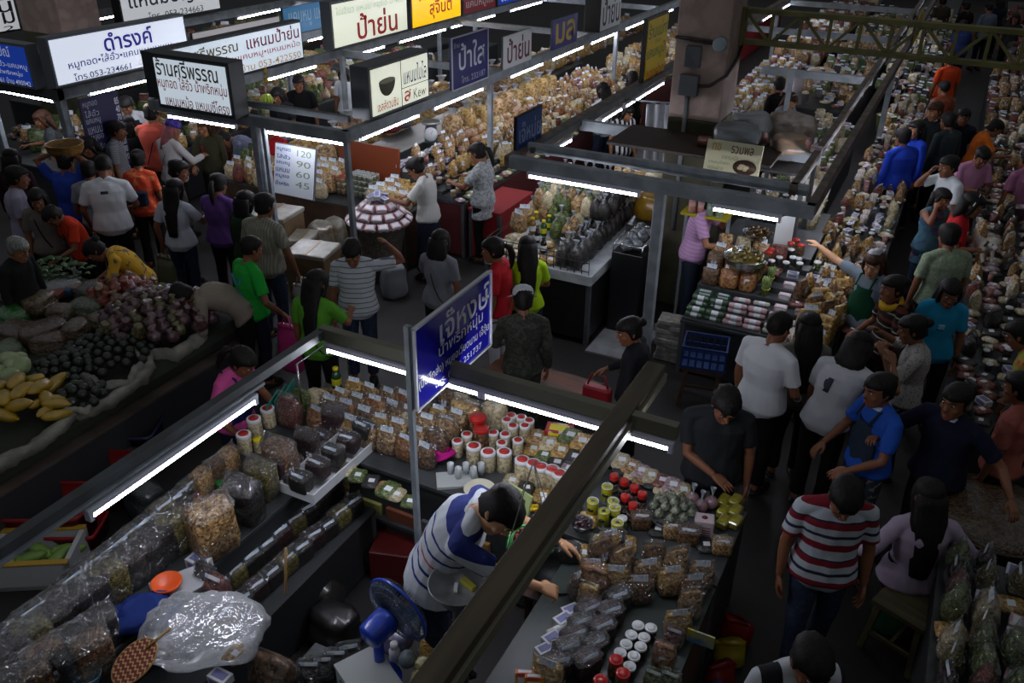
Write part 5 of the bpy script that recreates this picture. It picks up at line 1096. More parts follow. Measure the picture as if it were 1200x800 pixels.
# back counter right of the post: jars
JL = [(536,516),(555,521),(547,508),(572,528),(591,528),(578,506),(592,508),(588,518),(599,486),(611,488),(594,491),(620,492),(601,498),(615,498),(612,537),(634,545),(656,553),(625,541),(647,548),(561,503),(607,515)]
for i,p in enumerate(sorted(JL)):
    big = p[1] > 519
    px1('jarbig' if big else 'jarred',p,1.02 if big else .985,'%s red and white lidded jar from the sign post on back counter'%ORD[i],zbase=ZT)
px1('jarfull',(560,484),1.08,'tall dark jar with bright red lid behind the pink cloth',s=1.7,zbase=ZT)
px1('jarfull',(564,497),1.06,'dark jar with red lid in front of tallest red lid',s=1.5,zbase=ZT)
px1('gold2',(545,472),1.06,'clear bag of golden pieces behind jars',zbase=ZT,s=1.2); px1('creamsack' if 'creamsack' in PROTO else 'cream2',(580,468),1.1,'clear round bag of pale pieces behind jars',zbase=ZT,s=.55)
rowpx('along outer rim of back counter, middle',['dark1','brown1','cream1','dark1'],(508,462),(572,478),5,.98,zbase=ZT,s=.9)
px1('brown1',(512,505),1.08,'brown bag with pale blue header right of post',zbase=ZT); px1('tan1',(522,490),1.08,'tan bag with blue header behind pink cloth',zbase=ZT)
rowpx('flat packs on outer back counter',['ctred','greenpk','goldpk','tanpk','darkpk'],(655,500),(708,528),5,.95,zbase=ZT+.05,s=1.1,rz=.2)
rowpx('second line of flat packs, back counter',['tanpk','creampk','goldpk','darkpk'],(628,508),(690,540),5,.93,zbase=ZT+.03,s=1.0,rz=.3)
rowpx('third line of flat packs, back counter',['goldpk','greenpk','darkpk','pinkpk'],(625,522),(680,553),5,.91,zbase=ZT+.01,s=.9,rz=.2)
rowpx('outer rim beside brown beam',['pinkpk','creampk','tanpk','pinkpk','creampk','redpk'],(716,532),(800,572),8,.92,zbase=ZT+.03,s=.95,rz=.25)
rowpx('inner line beside brown beam',['darkpk','creampk','tanpk'],(728,545),(775,568),5,.90,zbase=ZT+.01,s=.85,rz=.25)
m = MB(); m.lathe([(.001,0),(.06,0),(.105,.05),(.115,.075),(.108,.076),(.055,.012),(.001,.010)],26); q = at(562,578,.88); bo = ob('white_bowl', m, M('cream_china','c8c4ae',.3), None, (q.x,q.y,ZT), 0, 'white bowl with food scraps beside the seller','bowl')
m = MB(); [m.ball((random.uniform(-.05,.05),random.uniform(-.04,.04),.018),(.018,.012,.008),7,4) for _ in range(9)]; ob('scraps', m, M('scrap_ochre','9a7430',.6), bo)
m = MB()
for k in range(5): m.tube([(.10*math.cos(a+k)*(.3+.14*k),.10*math.sin(a+k)*(.3+.14*k),.04+.02*math.sin(a*2+k)) for a in np.linspace(0,5.2,14)],.022,7,flat=.6)
m.tube([(-.05,-.06,.03),(-.08,-.13,.0),(-.09,-.17,-.06)],[.03,.028,.02],8); q = at(518,528,.93); jitter(m,.012,16,4); ob('folded_cloth', m, cloth('magenta_cloth','b01878'), None, (q.x,q.y,ZT+.03), 0, 'crumpled magenta cloth by the sign post','cloth')
m = MB(); m.box((0,0,.012),(.30,.18,.02),.3); jitter(m,.01,10); q = at(536,562,.86); ob('plastic_bag_pile', m, M('pale_plastic_sheet','a8acaa',.3,coat=.5), None, (q.x,q.y,ZT), .3, 'flattened white plastic bags in front of jars','plastic bag')
for i in range(5):
    m = MB(); m.lathe([(.001,0),(.02,0),(.026,.11),(.022,.11),(.017,.005),(.001,.005)],12); q = at(528+i*9,548+(i%2)*5,.92); ob('plastic_cup', m, M('cloudy_plastic','aab0b2',.3), None, (q.x,q.y,ZT), 0, ORD[i]+' cloudy plastic cup from the post beneath the jars','cup', 'cloudy plastic cups')
m = MB(); m.box((0,0,.075),(.22,.02,.15),ch=.1,T=Matrix.Rotation(R(-14),4,'X')); q = at(606,585,.93); ob('price_card', m, M('pale_green_card','a8b87a',.6), None, (q.x,q.y,ZT), R(-18), 'pale green card leaning in front of the jars','card')
m = MB(); m.lathe([(.001,0),(.034,0),(.036,.07),(.036,.1),(.03,.11),(.001,.11)],18); e_ = ob('sauce_bottle', m, M('orange_sauce','a8501e',.2,coat=.6,col2='2a1a14',nscale=10), None, tuple(at(641,590,.95).xy)+(ZT,), 0, 'sauce bottle with red and white spout next to yellow flowers','bottle')
m = MB(); m.lathe([(.001,.105),(.036,.105),(.036,.14),(.001,.142)],18); ob('cap', m, mWHITEP, e_); m = MB(); m.tube([(0,0,.14),(.005,0,.16),(.02,0,.185)],[.01,.008,.005],8); m.torus((0,0,.112),.036,.005,18,6); ob('spout', m, mRED, e_)
for i,p in enumerate([(626,586),(652,590),(676,562)]):
    m = MB()
    for k in range(6): a = k*1.05; m.ball((.022*math.cos(a),.022*math.sin(a),.02+.01*(k%2)),(.018,.018,.014),8,5)
    m.tube([(0,0,-.02),(0,0,.02)],.006,6); q = at(*p,.96); ob('yellow_flower', m, M('yellow_petal','e0b80c',.5), None, (q.x,q.y,ZT+.02), i, ['yellow flower left of the sauce bottle','yellow flower right of the sauce bottle','yellow flower beneath the brown beam'][i],'flower')
# --- right counter
PR = 'right front counter'
for i,(p,k,l) in enumerate([((720,556),'botred','red capped dark bottle nearest the brown beam'),((732,562),'botred','red capped dark bottle second from brown beam'),((744,569),'botred','red capped dark bottle behind white tin tops'),((753,577),'botred','red capped dark bottle nearest the green basin'),((733,580),'botred','red capped dark bottle in front of four others'),((742,590),'botred','lowest red capped dark bottle by the tins'),
    ((712,567),'tinyelw','white topped yellow tin nearest the red caps'),((708,596),'tinyel','yellow tin with metal lid in front'),((695,584),'tinyelw','white topped yellow tin under the brown beam'),((719,584),'tinyelw','white topped yellow tin amid red caps and lids'),((721,592),'tinyelw','white topped yellow tin right of metal lid'),((730,598),'jargreen','pale capped jar right of yellow tins'),((724,609),'tinyelw','lowest white topped yellow tin'),((703,628),'tinyel','yellow tin standing above the hand')]):
    px1(k,p,1.0,l,zbase=ZT)
fill(PR,lambda i,j:['tan0','brown0','tan1','gold0','brown1'][(i+2*j)%5],(-.72,4.14),(0,-.148),10,(-.155,0),5,lambda i,j:ZT,jit=.014,rz=R(40),rj=.35,near=True,ends='far',s=.90,skip=lambda i,j:(j==3 and i<1) or i>6 or (lambda p: p[0] < 792 and p[1] > 690)(proj((-.72-.155*j,4.14-.148*i,.95))))
WJ = [(748,731),(763,734),(740,742),(755,745),(734,753),(751,756),(727,763),(743,767),(738,779)]
for i,p in enumerate(WJ): px1('jarwhite',p,.94,'%s white lidded jar from top of the white lid cluster'%ORD[i],zbase=ZT)
for i,p in enumerate([(722,772),(730,788),(704,796)]): px1('jarfull',p,.97,['upper','middle','lower left'][i]+' red lidded jar beneath the white lids',zbase=ZT)
rowpx('beside white lidded jars',['purplebrs','darkbrs','purplebrs'],(686,778),(722,704),5,.91,zbase=ZT,s=1.0,rz=R(60))
rowpx('inner edge of right counter',['purplebrs','darkbrs'],(655,782),(690,720),5,.91,zbase=ZT,s=1.0,rz=R(50))
px1('gold0',(642,780),1.02,'bright yellow bag at the bottom of the right counter',zbase=ZT,s=.95)
px1('orange1',(697,668),1.08,'clear bag of orange pieces below the seller hand',zbase=ZT,s=1.15); px1('gold1',(690,690),1.0,'golden bag beside the orange pieces',zbase=ZT,s=.8)
m = MB(); m.box((0,0,.06),(.10,.006,.10),ch=.1); q = at(682,728,.93); e_ = ob('price_card', m, M('printed_card','b8b2ae',.5), None, (q.x,q.y,ZT), R(15), 'white printed card on a tan bag beside the fist','card'); m = MB(); [m.box((0,-.0035,.03+.014*i),(.08,.001,.004)) for i in range(5)]; ob('print', m, M('card_print','8a3a3a',.5), e_)
rowpx('narrow inner row by brown beam',['ctwhite','ctwhite','rollwhite','ctwhite'],(640,758),(668,712),5,.90,zbase=ZT,rz=R(60),s=.9)
for i,(p,k) in enumerate([((615,785),'ctorange'),((626,790),'ctorange'),((607,800),'ctwhite'),((640,800),'greenpk')]): px1(k,p,1.0,['upright orange packet left of the yellow bag','second upright orange packet at the bottom edge','white packet at the bottom edge under the beam','green packet at the bottom edge'][i],zbase=ZT,rz=.4)
for i,p in enumerate([(766,794),(778,770),(790,745),(786,796)]): px1(['green1','orange1','red1','green1'][i],p,.92,['green leaf bag right of the red lids','orange bag right of the white lids','dark red bag above the orange bag','second green leaf bag at the counter end'][i],zbase=ZT,s=.75)
# metal basin with green parcels
def basin(p, z, r, h, mat, label, cat='basin', name='metal_basin', fillm=None, n=0, fr=.03, seed=1, group=None, lip=.006):
    q = at(*p,z+h); m = MB(); m.lathe([(.001,0),(r*.72,0),(r*.92,h*.6),(r,h),(r*1.03,h+lip),(r*1.03,h+lip*.3),(r*.98,h*.98),(r*.9,h*.6),(r*.7,.012),(.001,.012)],32)
    o = ob(name, m, mat, None, (q.x,q.y,z), 0, label, cat)
    if fillm:
        mm = MB(); rr = random.Random(seed)
        for i in range(n):
            a = rr.uniform(0,6.28); d = r*.8*math.sqrt(rr.random()); mm.ball((d*math.cos(a),d*math.sin(a),h*.9+(.5*r*(1-(d/r)**2))*rr.random()*.7),(fr*rr.uniform(.8,1.2),fr*rr.uniform(.8,1.2),fr*.8),8,5)
        mm.ball((0,0,h*.6),(r*.85,r*.85,h*.4),14,8); jitter(mm,.004,40); ob('contents', mm, fillm, o)
    return o
bs = basin((788,600),ZT+.02,.17,.07,mSTEEL,'wide metal basin heaped with green wrapped balls, right counter')
q0 = bs.location
k = 0
for ring,(n,rr,zz) in enumerate(((9,.125,.085),(6,.07,.115),(2,.02,.145))):
    for i in range(n):
        a = i*6.283/n+ring; m = MB(); m.lathe([(.001,0),(.032,.012),(.036,.03),(.026,.052),(.008,.062),(.012,.075),(.001,.078)],10); jitter(m,.004,50,k); k += 1
        ob('wrapped_ball', m, M('wrap_dark_green','4a5640',.3,coat=.9,col2=['8a8c7a','3a4430'],nscale=30,cbump=.8,cbs=60), None, (q0.x+rr*math.cos(a),q0.y+rr*math.sin(a),q0.z+zz), a, '%s green wrapped ball in the %s ring of the metal basin'%(ORD[i],['outer','inner','top'][ring]),'wrapped ball','green wrapped balls in the basin')
for i,p in enumerate([(812,582),(822,590),(834,586)]):
    m = MB(); m.ball((0,0,.05),(.05,.05,.05),12,8); jitter(m,.004,30,i); t = tuft(.03,.09,.09,i); q = at(*p,.92); o = ob('ball_bag', m, M('pink_ball_bag','8a6a70',.35,coat=.8), None, (q.x,q.y,ZT), 0, ['left','middle','right'][i]+' pinkish round bag behind the metal basin','food bag'); ob('bag_top', t, M('pale_plastic_top'), o)
for i in range(6):
    m = MB(); m.box((0,0,.03),(.075,.12,.055),ch=.3); q = at(849+(i%2)*14,583+(i//2)*12,.91); o = ob('wrapped_cake', m, M('yellow_green_wrap','9a962a',.35,coat=.5,col2='6a5a24',nscale=14), None, (q.x,q.y,ZT), R(-10), '%s yellow green wrapped block in the counter corner block stack'%ORD[i],'wrapped block','yellow green wrapped blocks')
m = MB(); m.box((0,0,.07),(.13,.10,.14)); q = at(826,606,.99); e_ = ob('donation_box', m, M('box_pale_pink','b4a4a8',.5), None, (q.x,q.y,ZT), R(15), 'white printed box in front of the pink ball bags','box'); m = MB(); m.lathe([(.001,.1405),(.02,.1405),(.001,.142)],12); [m.box((0,-.051,.03+.02*i),(.09,.001,.006)) for i in range(4)]; ob('print', m, M('print_dark_red','6a2430',.5), e_)
basin((682,612),ZT+.06,.075,.05,mSTEEL,'small metal bowl of dark fruit beside the yellow tins','bowl','metal_bowl',M('dark_fruit','2a1218',.25,coat=.6),16,.016)
m = MB(); m.box((0,0,.03),(.16,.16,.06)); q = at(682,612,.91); 
basin((655,668),.72,.20,.14,M('black_plastic','17181a',.35),'round black plastic tub between the seller and right counter','tub','plastic_tub')
st = MB(); st.box((0,0,.36),(.34,.34,.02)); [st.box((sx*.14,sy*.14,.175),(.04,.04,.35)) for sx in (-1,1) for sy in (-1,1)]; q = at(655,668,.86); ob('tub_stand', st, mSKW, None, (q.x,q.y,.34-.0), 0, 'wooden stand beneath the black plastic tub','stand'); bpy.data.objects['tub_stand'].location.z = .349; st2 = None
# hung green basket of red chillies
q = at(622,640,1.50); e_ = empty('plastic_basket',q,'green plastic basket with red fruit hung below the beam','basket',R(20))
m = MB(); m.loft([sup(.10,.085,0,20,5),sup(.125,.105,.05,20,5),sup(.135,.115,.055,20,5),sup(.12,.10,.05,20,5),sup(.095,.08,.008,20,5)]); ob('basket_body', m, M('green_plastic','1c9a2c',.35), e_)
m = MB(); [m.ball((random.uniform(-.085,.085),random.uniform(-.07,.07),random.uniform(.02,.06)),.020,8,5) for _ in range(26)]; ob('red_fruit', m, M('red_fruit','7a0f18',.3,coat=.5), e_)
m = MB(); [m.tube([(sx*.12,sy*.1,.055),(.0,.0,.58)],.003,5) for sx in (-1,1) for sy in (-1,1)]; ob('string', m, M('pale_string','8a8a80',.6), e_)
# --- wok pan, pot, fan, low table things
def pxat(p,z): q = at(*p,z); return (q.x,q.y,z)
m = MB(); m.lathe([(.001,0),(.10,0),(.155,.035),(.165,.06),(.172,.062),(.165,.055),(.15,.032),(.098,.006),(.001,.006)],32); e_ = ob('metal_pan', m, M('worn_aluminium','a6a8aa',.35,metal=.45,col2='8c8e90',nscale=8), None, pxat((538,692),1.30), 0, 'round aluminium pan with a yellow sponge beside the seller','pan')
m = MB(); m.box((.03,.05,.02),(.10,.035,.025),R(-20)); ob('sponge', m, M('sponge_yellow','b4ac3a',.8), e_); m = MB(); m.box((-.02,0,.012),(.02,.07,.012),R(25)); ob('white_stick', m, mWHITEP, e_)
ps = MB(); ps.lathe([(.001,0),(.16,0),(.16,.03),(.05,.05),(.04,.50),(.11,.53),(.11,.55),(.001,.55)],20); q = at(538,692,1.30); ob('pan_stand', ps, mDKGREY, None, (q.x,q.y,.47), 0, 'pedestal holding the aluminium pan','stand'); bpy.data.objects['pan_stand'].scale.z = 1.30/.55; bpy.data.objects['pan_stand'].location.z = 0
basin((539,735),.56,.11,.11,M('blackened_pot','26201c',.5),'blackened pot of brown stew next to the fan','pot','cooking_pot',M('brown_stew','7a4a1e',.3,coat=.6),20,.02)
# electric fan seen from behind
fe = empty('electric_fan',pxat((447,796),.55),'blue electric fan tilted upwards on the low table','fan',R(-12))
mFB = M('fan_blue_plastic','1c3fae',.3,coat=.4)
m = MB(); m.lathe([(.001,0),(.12,0),(.125,.02),(.05,.04),(.03,.06),(.001,.06)],24); ob('base', m, mFB, fe)
m = MB(); m.tube([(0,0,.04),(0,0,.36)],[.034,.030],14,flat=.8); ob('neck', m, mFB, fe)
TF = Matrix.Translation((0,.02,.42)) @ Matrix.Rotation(R(8),4,'X')     # +Y = blowing direction
m = MB(); m.loft([ellipse(V(0,-.10,0),V(1,0,0),V(0,0,1),.055,.055,18,3),ellipse(V(0,-.085,0),V(1,0,0),V(0,0,1),.072,.072,18,3),ellipse(V(0,.06,0),V(1,0,0),V(0,0,1),.078,.078,18,3),ellipse(V(0,.09,0),V(1,0,0),V(0,0,1),.05,.05,18,2)],T=TF); ob('motor_housing', m, mFB, fe)
m = MB(); m.tube([TF@V(0,.0,-.05),V(0,0,.33)],.035,10); ob('joint', m, mFB, fe)
m = MB(); m.torus((0,0,0),.215,.009,48,8,T=TF@Matrix.Translation((0,.15,0))@Matrix.Rotation(R(90),4,'X')); ob('guard_ring', m, mFB, fe)
m = MB()
for i in range(64):
    a = 2*math.pi*i/64; c_,s_ = math.cos(a),math.sin(a)
    m.tube([TF@V(.05*c_,.09,.05*s_),TF@V(.15*c_,.10,.15*s_),TF@V(.20*c_,.115,.20*s_),TF@V(.214*c_,.15,.214*s_)],.0016,4)
    m.tube([TF@V(.214*c_,.15,.214*s_),TF@V(.19*c_,.19,.19*s_),TF@V(.05*c_,.21,.05*s_)],.0016,4)
for rr,yy in ((.10,.097),(.16,.103),(.20,.115),(.12,.20)): m.torus((0,0,0),rr,.002,40,5,T=TF@Matrix.Translation((0,yy,0))@Matrix.Rotation(R(90),4,'X'))
ob('wire_guard', m, M('fan_wire','4a5668',.4), fe)
m = MB()
for k in range(3):
    a0 = k*2.094; rows = []
    for rr in (.03,.08,.14,.19):
        wdt = .35+.25*math.sin(rr/.19*2.4); rows.append([TF@V(rr*math.cos(a0+q*wdt),.145+.02*q,rr*math.sin(a0+q*wdt)) for q in (-1,-.5,0,.5,1)]+[TF@V(rr*math.cos(a0+q*wdt),.149+.02*q,rr*math.sin(a0+q*wdt)) for q in (1,.5,0,-.5,-1)])
    m.loft(rows)
m.lathe([(.001,0),(.035,0),(.035,.03),(.001,.035)],16,T=TF@Matrix.Translation((0,.16,0))@Matrix.Rotation(R(90),4,'X')); ob('fan_blades', m, M('fan_blade','4a6484',.25,alpha=.55), fe)
# things on the low table
m = bag_body(.20,.17,.13,1.5,16,.008,24,77); e_ = ob('fries_bag', m, M('yellow_fries','c09a4a',.45,coat=.7,col2=['8a5e24','d0b070'],nscale=50,stretch=(1,3,1),bump=.8,bscale=60), None, pxat((512,765),.56), .4, 'clear bag of yellow fried sticks in front of the fan','food bag')
m = MB(); [m.tube([(random.uniform(-.08,.08),random.uniform(-.07,.07),.115+random.uniform(-.01,.02)),(random.uniform(-.08,.08),random.uniform(-.07,.07),.12+random.uniform(-.01,.025))],.006,6) for _ in range(46)]; ob('fried_sticks', m, M('fried_stick','c8a254',.5), e_)
m = MB(); m.lathe([(.001,0),(.032,0),(.035,.01),(.035,.075),(.022,.095),(.020,.10),(.024,.10),(.024,.135),(.001,.137)],16); ob('white_bottle', m, mWHITEP, None, pxat((463,772),.56), 0, 'small white bottle beside the neck of the fan','bottle')
m = MB(); m.ball((0,0,.06),(.055,.055,.06),12,8); jitter(m,.006,24); ob('clear_bag', m, M('clear_round_bag','6a7478',.15,coat=.8), None, pxat((478,780),.56), 0, 'glassy round bag beside the small white bottle','food bag')
for i,p in enumerate([(497,785),(508,800),(490,803)]):
    m = bag_body(.10,.09,.09,1.5,12,.008,24,90+i); ob('tofu_bag', m, M('pale_yellow_pieces','b0a878',.4,coat=.7,cells=60,col2='8a8254'), None, pxat(p,.56), i, ['upper','lower right','lower left'][i]+' bag of pale cubes below the fried sticks','food bag')
m = bag_body(.11,.10,.11,1.5,12,.008,24,95); ob('red_food_bag', m, M('red_white_pieces','b05a44',.4,coat=.7,cells=40,col2=['c8b8a8','a82a1c']), None, pxat((524,795),.56), 0, 'bag of red and white pieces by the brown beam','food bag')
m = bag_body(.20,.18,.09,1.2,14,.02,12,97); ob('crumpled_bag', m, M('pale_plastic_sheet'), None, pxat((500,742),.56), 0, 'crumpled pale plastic bag right of the fan','plastic bag')
m = bag_body(.24,.20,.12,1.2,14,.02,12,98); ob('crumpled_bag', m, M('mauve_plastic','5a5470',.3,coat=.6), None, pxat((462,752),.56), 0, 'crumpled mauve plastic bag behind the fan neck','plastic bag')
q = at(432,795,.68); e_ = empty('foam_box',(q.x,q.y,.56),'white foam box with pen marks at the bottom edge','box',R(-28)); m = MB(); m.box((0,0,.07),(.34,.26,.14),ch=.1); ob('box_body', m, M('foam_grey_white','9a9e9c',.6), e_); m = MB(); m.box((0,0,.15),(.35,.27,.02),ch=.2); ob('box_lid', m, M('foam_grey_white'), e_); m = MB(); [m.tube([(-.10+.05*i,-.136,.10),(-.08+.05*i,-.136,.11),(-.07+.05*i,-.136,.09)],.003,5) for i in range(4)]; ob('pen_mark', m, mBLACK, e_)
rowpx('black pack cluster on the low table',['dark1','dark1'],(365,790),(410,770),4,.62,zbase=.56,s=1.0,rz=R(35))
px1('brown2',(318,775),.74,'round bag of brown nuts at the bottom beside black packs',zbase=.55,s=1.25)
# --- near left corner things on the left counter end
zq = ZT+.02
m = MB(); m.lathe([(.001,0),(.055,0),(.085,.045),(.092,.062),(.086,.063),(.05,.008),(.001,.008)],28); ob('orange_bowl', m, M('orange_plastic','d8541c',.35), None, pxat((197,690),.93), 0, 'orange plastic bowl on a stack of paper','bowl')
m = MB(); m.box((0,0,.02),(.22,.30,.04),ch=.1); m.box((.03,.02,.045),(.2,.26,.02),.2,ch=.1); e_ = ob('paper_stack', m, M('grey_white_paper','a6a8ac',.7), None, pxat((210,690),.87), R(-30), 'stack of white paper under the orange bowl','paper')
m = MB(); m.ball((0,0,.05),(.17,.12,.075),48,24); jitter(m,.04,7,3); crease(m,.03,9,4); crease(m,.012,22,5); ob('blue_cloth', m, cloth('cobalt_cloth','1a2c66'), None, pxat((168,728),.87), .6, 'bundled dark blue cloth below the orange bowl','cloth')
m = MB()
m.smooth = False; m.loft([[V(.115*math.cos(a),.135*math.sin(a),z_) for a in np.linspace(0,6.2832,33)[:-1]] for z_ in (0,.006)])
mFAN = M('woven_fan','8a3a2a',.7,col2='c0a468',cells=None,nscale=30)
nt,N,P,L = nodes(mFAN); tc = N.new('ShaderNodeTexCoord'); sp = N.new('ShaderNodeSeparateXYZ'); L(tc.outputs['Object'],sp.inputs[0])
def _m(op,a,b=None):
    n_ = N.new('ShaderNodeMath'); n_.operation = op
    for i_,v_ in enumerate((a,b)):
        if v_ is None: continue
        if isinstance(v_,(int,float)): n_.inputs[i_].default_value = v_
        else: L(v_,n_.inputs[i_])
    return n_.outputs[0]
zz_ = _m('PINGPONG',sp.outputs[0],.016); st_ = _m('FRACT',_m('MULTIPLY',_m('ADD',sp.outputs[1],zz_),32)); rp = N.new('ShaderNodeValToRGB'); rp.color_ramp.interpolation = 'CONSTANT'; rp.color_ramp.elements[0].color = lin('5e1e18'); rp.color_ramp.elements[1].position = .68; rp.color_ramp.elements[1].color = lin('b08e5c'); L(st_,rp.inputs[0]); L(rp.outputs[0],P.inputs['Base Color'])
e_ = ob('woven_fan', m, mFAN, None, pxat((158,775),1.0), (R(24),0,R(-20)), 'red and cream woven hand fan stuck upright by clear bag','hand fan'); m = MB(); m.tube([(0,.08,.012),(.01,.24,.012)],.007,8); m.torus((0,0,.002),.125,.005,32,6,sx=.93,sy=1.09); ob('fan_handle', m, M('bamboo','8a6c3c',.6), e_)
m = MB(); m.loft([sup(.28*a,.18*a,z,48,2.4) for a,z in ((.5,0),(.85,.02),(1,.06),(1.02,.10),(.98,.14),(.88,.18),(.72,.21),(.5,.235),(.25,.25))]); jitter(m,.07,4,8); crease(m,.035,8,9); crease(m,.012,24,10)
ob('clear_bag', m, mFILM2, None, pxat((243,755),.86), R(25), 'big crumpled clear plastic bag right of the woven fan','plastic bag')
px1('goldpk',(275,758),.92,'yellow bottle pack inside the clear crumpled bag',zbase=ZT,s=.8); px1('ctwhite',(257,788),.92,'small white carton below the crumpled clear bag',zbase=ZT)
basin((102,790),.87,.07,.06,M('pale_blue_bowl','4a90b0',.3,col2='b8ccd0',nscale=9),'pale blue patterned bowl at the bottom left','bowl','blue_bowl')
px1('red1',(255,690),.93,'flat orange red bag right of the paper stack',zbase=ZT,s=1.1); px1('dark0',(240,668),.96,'dark pack behind the paper stack',zbase=ZT,s=.8)
px1('ctwhite',(232,652),.93,'grey carton behind the orange bowl',zbase=ZT,s=1.2)
m = MB(); m.tube([(0,0,0),(0,0,.95)],.009,8,T=Matrix.Rotation(R(8),4,'Y')); ob('wooden_stick', m, M('bamboo'), None, pxat((335,755),.0), 0, 'thin wooden stick leaning against the labelled shelf','stick')
# floor sacks inside the stall
for i,(p,c) in enumerate([((372,715),'2a2826'),((345,690),'242424'),((418,655),'3c3e40'),((395,750),'1e1c1c')]):
    m = bag_body(.34,.30,.30,1.4,18,.03,9,60+i); ob('dim_sack', m, M('sack_'+c,c,.35,coat=.6), None, pxat(p,.0), i, ['clear sack on the floor left of the fan','dark sack beneath the labelled shelf','grey tied plastic bag below the back counter','dark sack behind the black packs'][i],'sack')
m = MB(); m.box((0,0,.14),(.40,.28,.28),ch=.06); ob('red_crate', m, M('dark_red_plastic','5a1414',.5), None, pxat((470,668),.0), .3, 'dark red plastic crate on the floor behind the fan','crate')
for i in range(5):
    m = MB(); m.box((0,0,.05),(.26,.18,.10),ch=.05); e_ = ob('storage_box', m, M('shelf_box_'+'abcde'[i],['8a8c88','7a7a40','6a3a24','4a4a4c','7a5a2a'][i],.6), None, (-3.6+i*.31,4.24,.42+.0), 0, ORD[i]+' storage box from the left under the back counter','box','storage boxes under the back counter')
counter('low shelf under the back counter of the front stall',-3.8,-2.2,4.12,4.36,.42,mTOPG,mSKD,name='goods_shelf',panel=False)
# green under tray
px1('greenpk',(455,575),.86,'green packet under the tan bags at the counter lip',zbase=ZT)
# thin glass post
q = at(356,492,ZT); pt = MB(); pt.tube([(0,0,0),(0,0,.52)],.008,8); pt.tube([(0,0,.52),(.0,.62,.52)],.006,8); pt.tube([(0,.62,.52),(0,.62,0)],.008,8); ob('rail_post', pt, mCHROME, None, (q.x,q.y,ZT), 0, 'thin metal rail standing on the left counter corner','rail')
# spilled goods right side of the right counter
for i,(p,c) in enumerate([((850,640),'8a1a1a'),((862,665),'9a8a1c'),((840,705),'7a1616'),((858,690),'24407a')]):
    m = bag_body(.20,.12,.22,1.0,12,.02,14,40+i); ob('hanging_pack', m, M('pack_'+c,c,.4,coat=.5), None, (-.50,4.6-.22*i,.0), i*.4, ['dark red','yellow','second dark red','blue'][i]+' pack on the floor outside the right counter','food pack')
m = MB(); m.box((0,0,.001),(.16,.012,.09),ch=.1); q = at(832,746,.95); ob('price_card', m, M('card_yellow_blue','b8b04a',.5,col2='5a80a8',nscale=9), None, (q.x-.05,q.y,ZT+.06), 0, 'yellow and blue card on the end of the pretzel rows','card')

rowpx('line in front of the yellow tins',['darkbrs','goldpk','darkbrs'],(668,648),(735,632),5,.90,zbase=ZT,s=.9,rz=R(20))
rowpx('line beside the metal basin',['brownbrs','darkpk','tanbrs'],(752,610),(845,640),6,.90,zbase=ZT,s=.85,rz=R(20))
rowpx('line by the seller on back counter',['creampk','darkpk','goldpk'],(600,560),(690,606),6,.89,zbase=ZT,s=.85,rz=R(20))
rowpx('low line before the tan header bags',['creampk','greenpk','darkpk','tanpk'],(405,548),(480,585),6,.88,zbase=ZT,s=.8,rz=R(10))
rowpx('heap at the lower left end',['darkbr','brownbr','darkbrs'],(20,812),(110,770),5,.95,zbase=ZT,s=1.0,rz=R(70))
# ================================================================ the other stalls
def walls_of(*a): pass
# --- long snack stall (left of the middle aisle)
counter('long right counter of the snack stall along the middle aisle',-6.75,-5.5,9.55,20.5,.78,mTOPG,M('dark_red_skirt','4a0c0e',.8))
counter('front counter of the snack stall under the carton boxes lamp',-9.0,-5.95,8.75,9.5,.78,mTOPG,mSKW)
counter('left counter of the snack stall below the yellow light box',-8.85,-7.75,9.6,19,.78,mTOPG,mSKD)
PA = 'long snack counter'
def kA(i,j):
    y = 9.6+.15*i
    if y < 11.2: return random.choice(['tinbrown','tinbrown','gold1','tindark'] if j in (1,2,3) else (['greenpk','creampk','redpk','pinkpk'] if j == 0 else ['ctpink','ctwhite','tan0','cartoon' if False else 'tinred']))
    if y < 13: return random.choice(['creampk','greenpk','goldpk','creampk','redpk'] if j < 2 else (['tan1','tan0','gold0','cream0'] if j < 5 else ['gold2','tan2','orange2','cream2']))
    return random.choice(['creampk','redpk','tan0','green0','cream0'] if j < 2 else ['tan1','red1','gold0','orange0','cream2','tan2'])
def sA(i,j): return random.random() < .03
fill(PA,kA,(-5.58,9.62),(0,.150),46,(-.140,0),8,lambda i,j:.78+.055*min(7,j*.14/.165+.2),jit=.02,rz=R(90),rj=.6,sj=.15,skip=sA,s=.90)
# risers under the tiers
def riser(label, x0, x1, y0, y1, steps, z0, dz, sgn=-1):
    e = empty('display_steps',((x0+x1)/2,(y0+y1)/2,z0),label,'display steps'); w = (x1-x0)/steps
    for k in range(1,steps):
        m = MB(); hh = dz*k-.004
        cx = (x1-w*(k+.5) if sgn < 0 else x0+w*(k+.5))-(x0+x1)/2
        m.box((cx,0,hh/2),(w,y1-y0,hh),ch=.02); ob('step', m, mTOPG, e)
    return e
riser('stepped display under the goods of the long snack counter',-6.69,-5.52,9.58,16.2,7,.78,.055)
fill('sacks inside snack stall',lambda i,j:random.choice(['tansack','goldsack','tansack','creamsack','brownsack']),(-7.95,9.8),(0,.40),18,(-.42,0),2,lambda i,j:.78+.02*j,jit=.03,rz=1,rj=.6,sj=.12,near=False)
fill('sacks on snack boards',lambda i,j:random.choice(['goldsack','tansack','creamsack']),(-6.62,11.2),(0,.42),9,(.0,0),1,lambda i,j:1.1,jit=.03,rj=.6,s=.85)
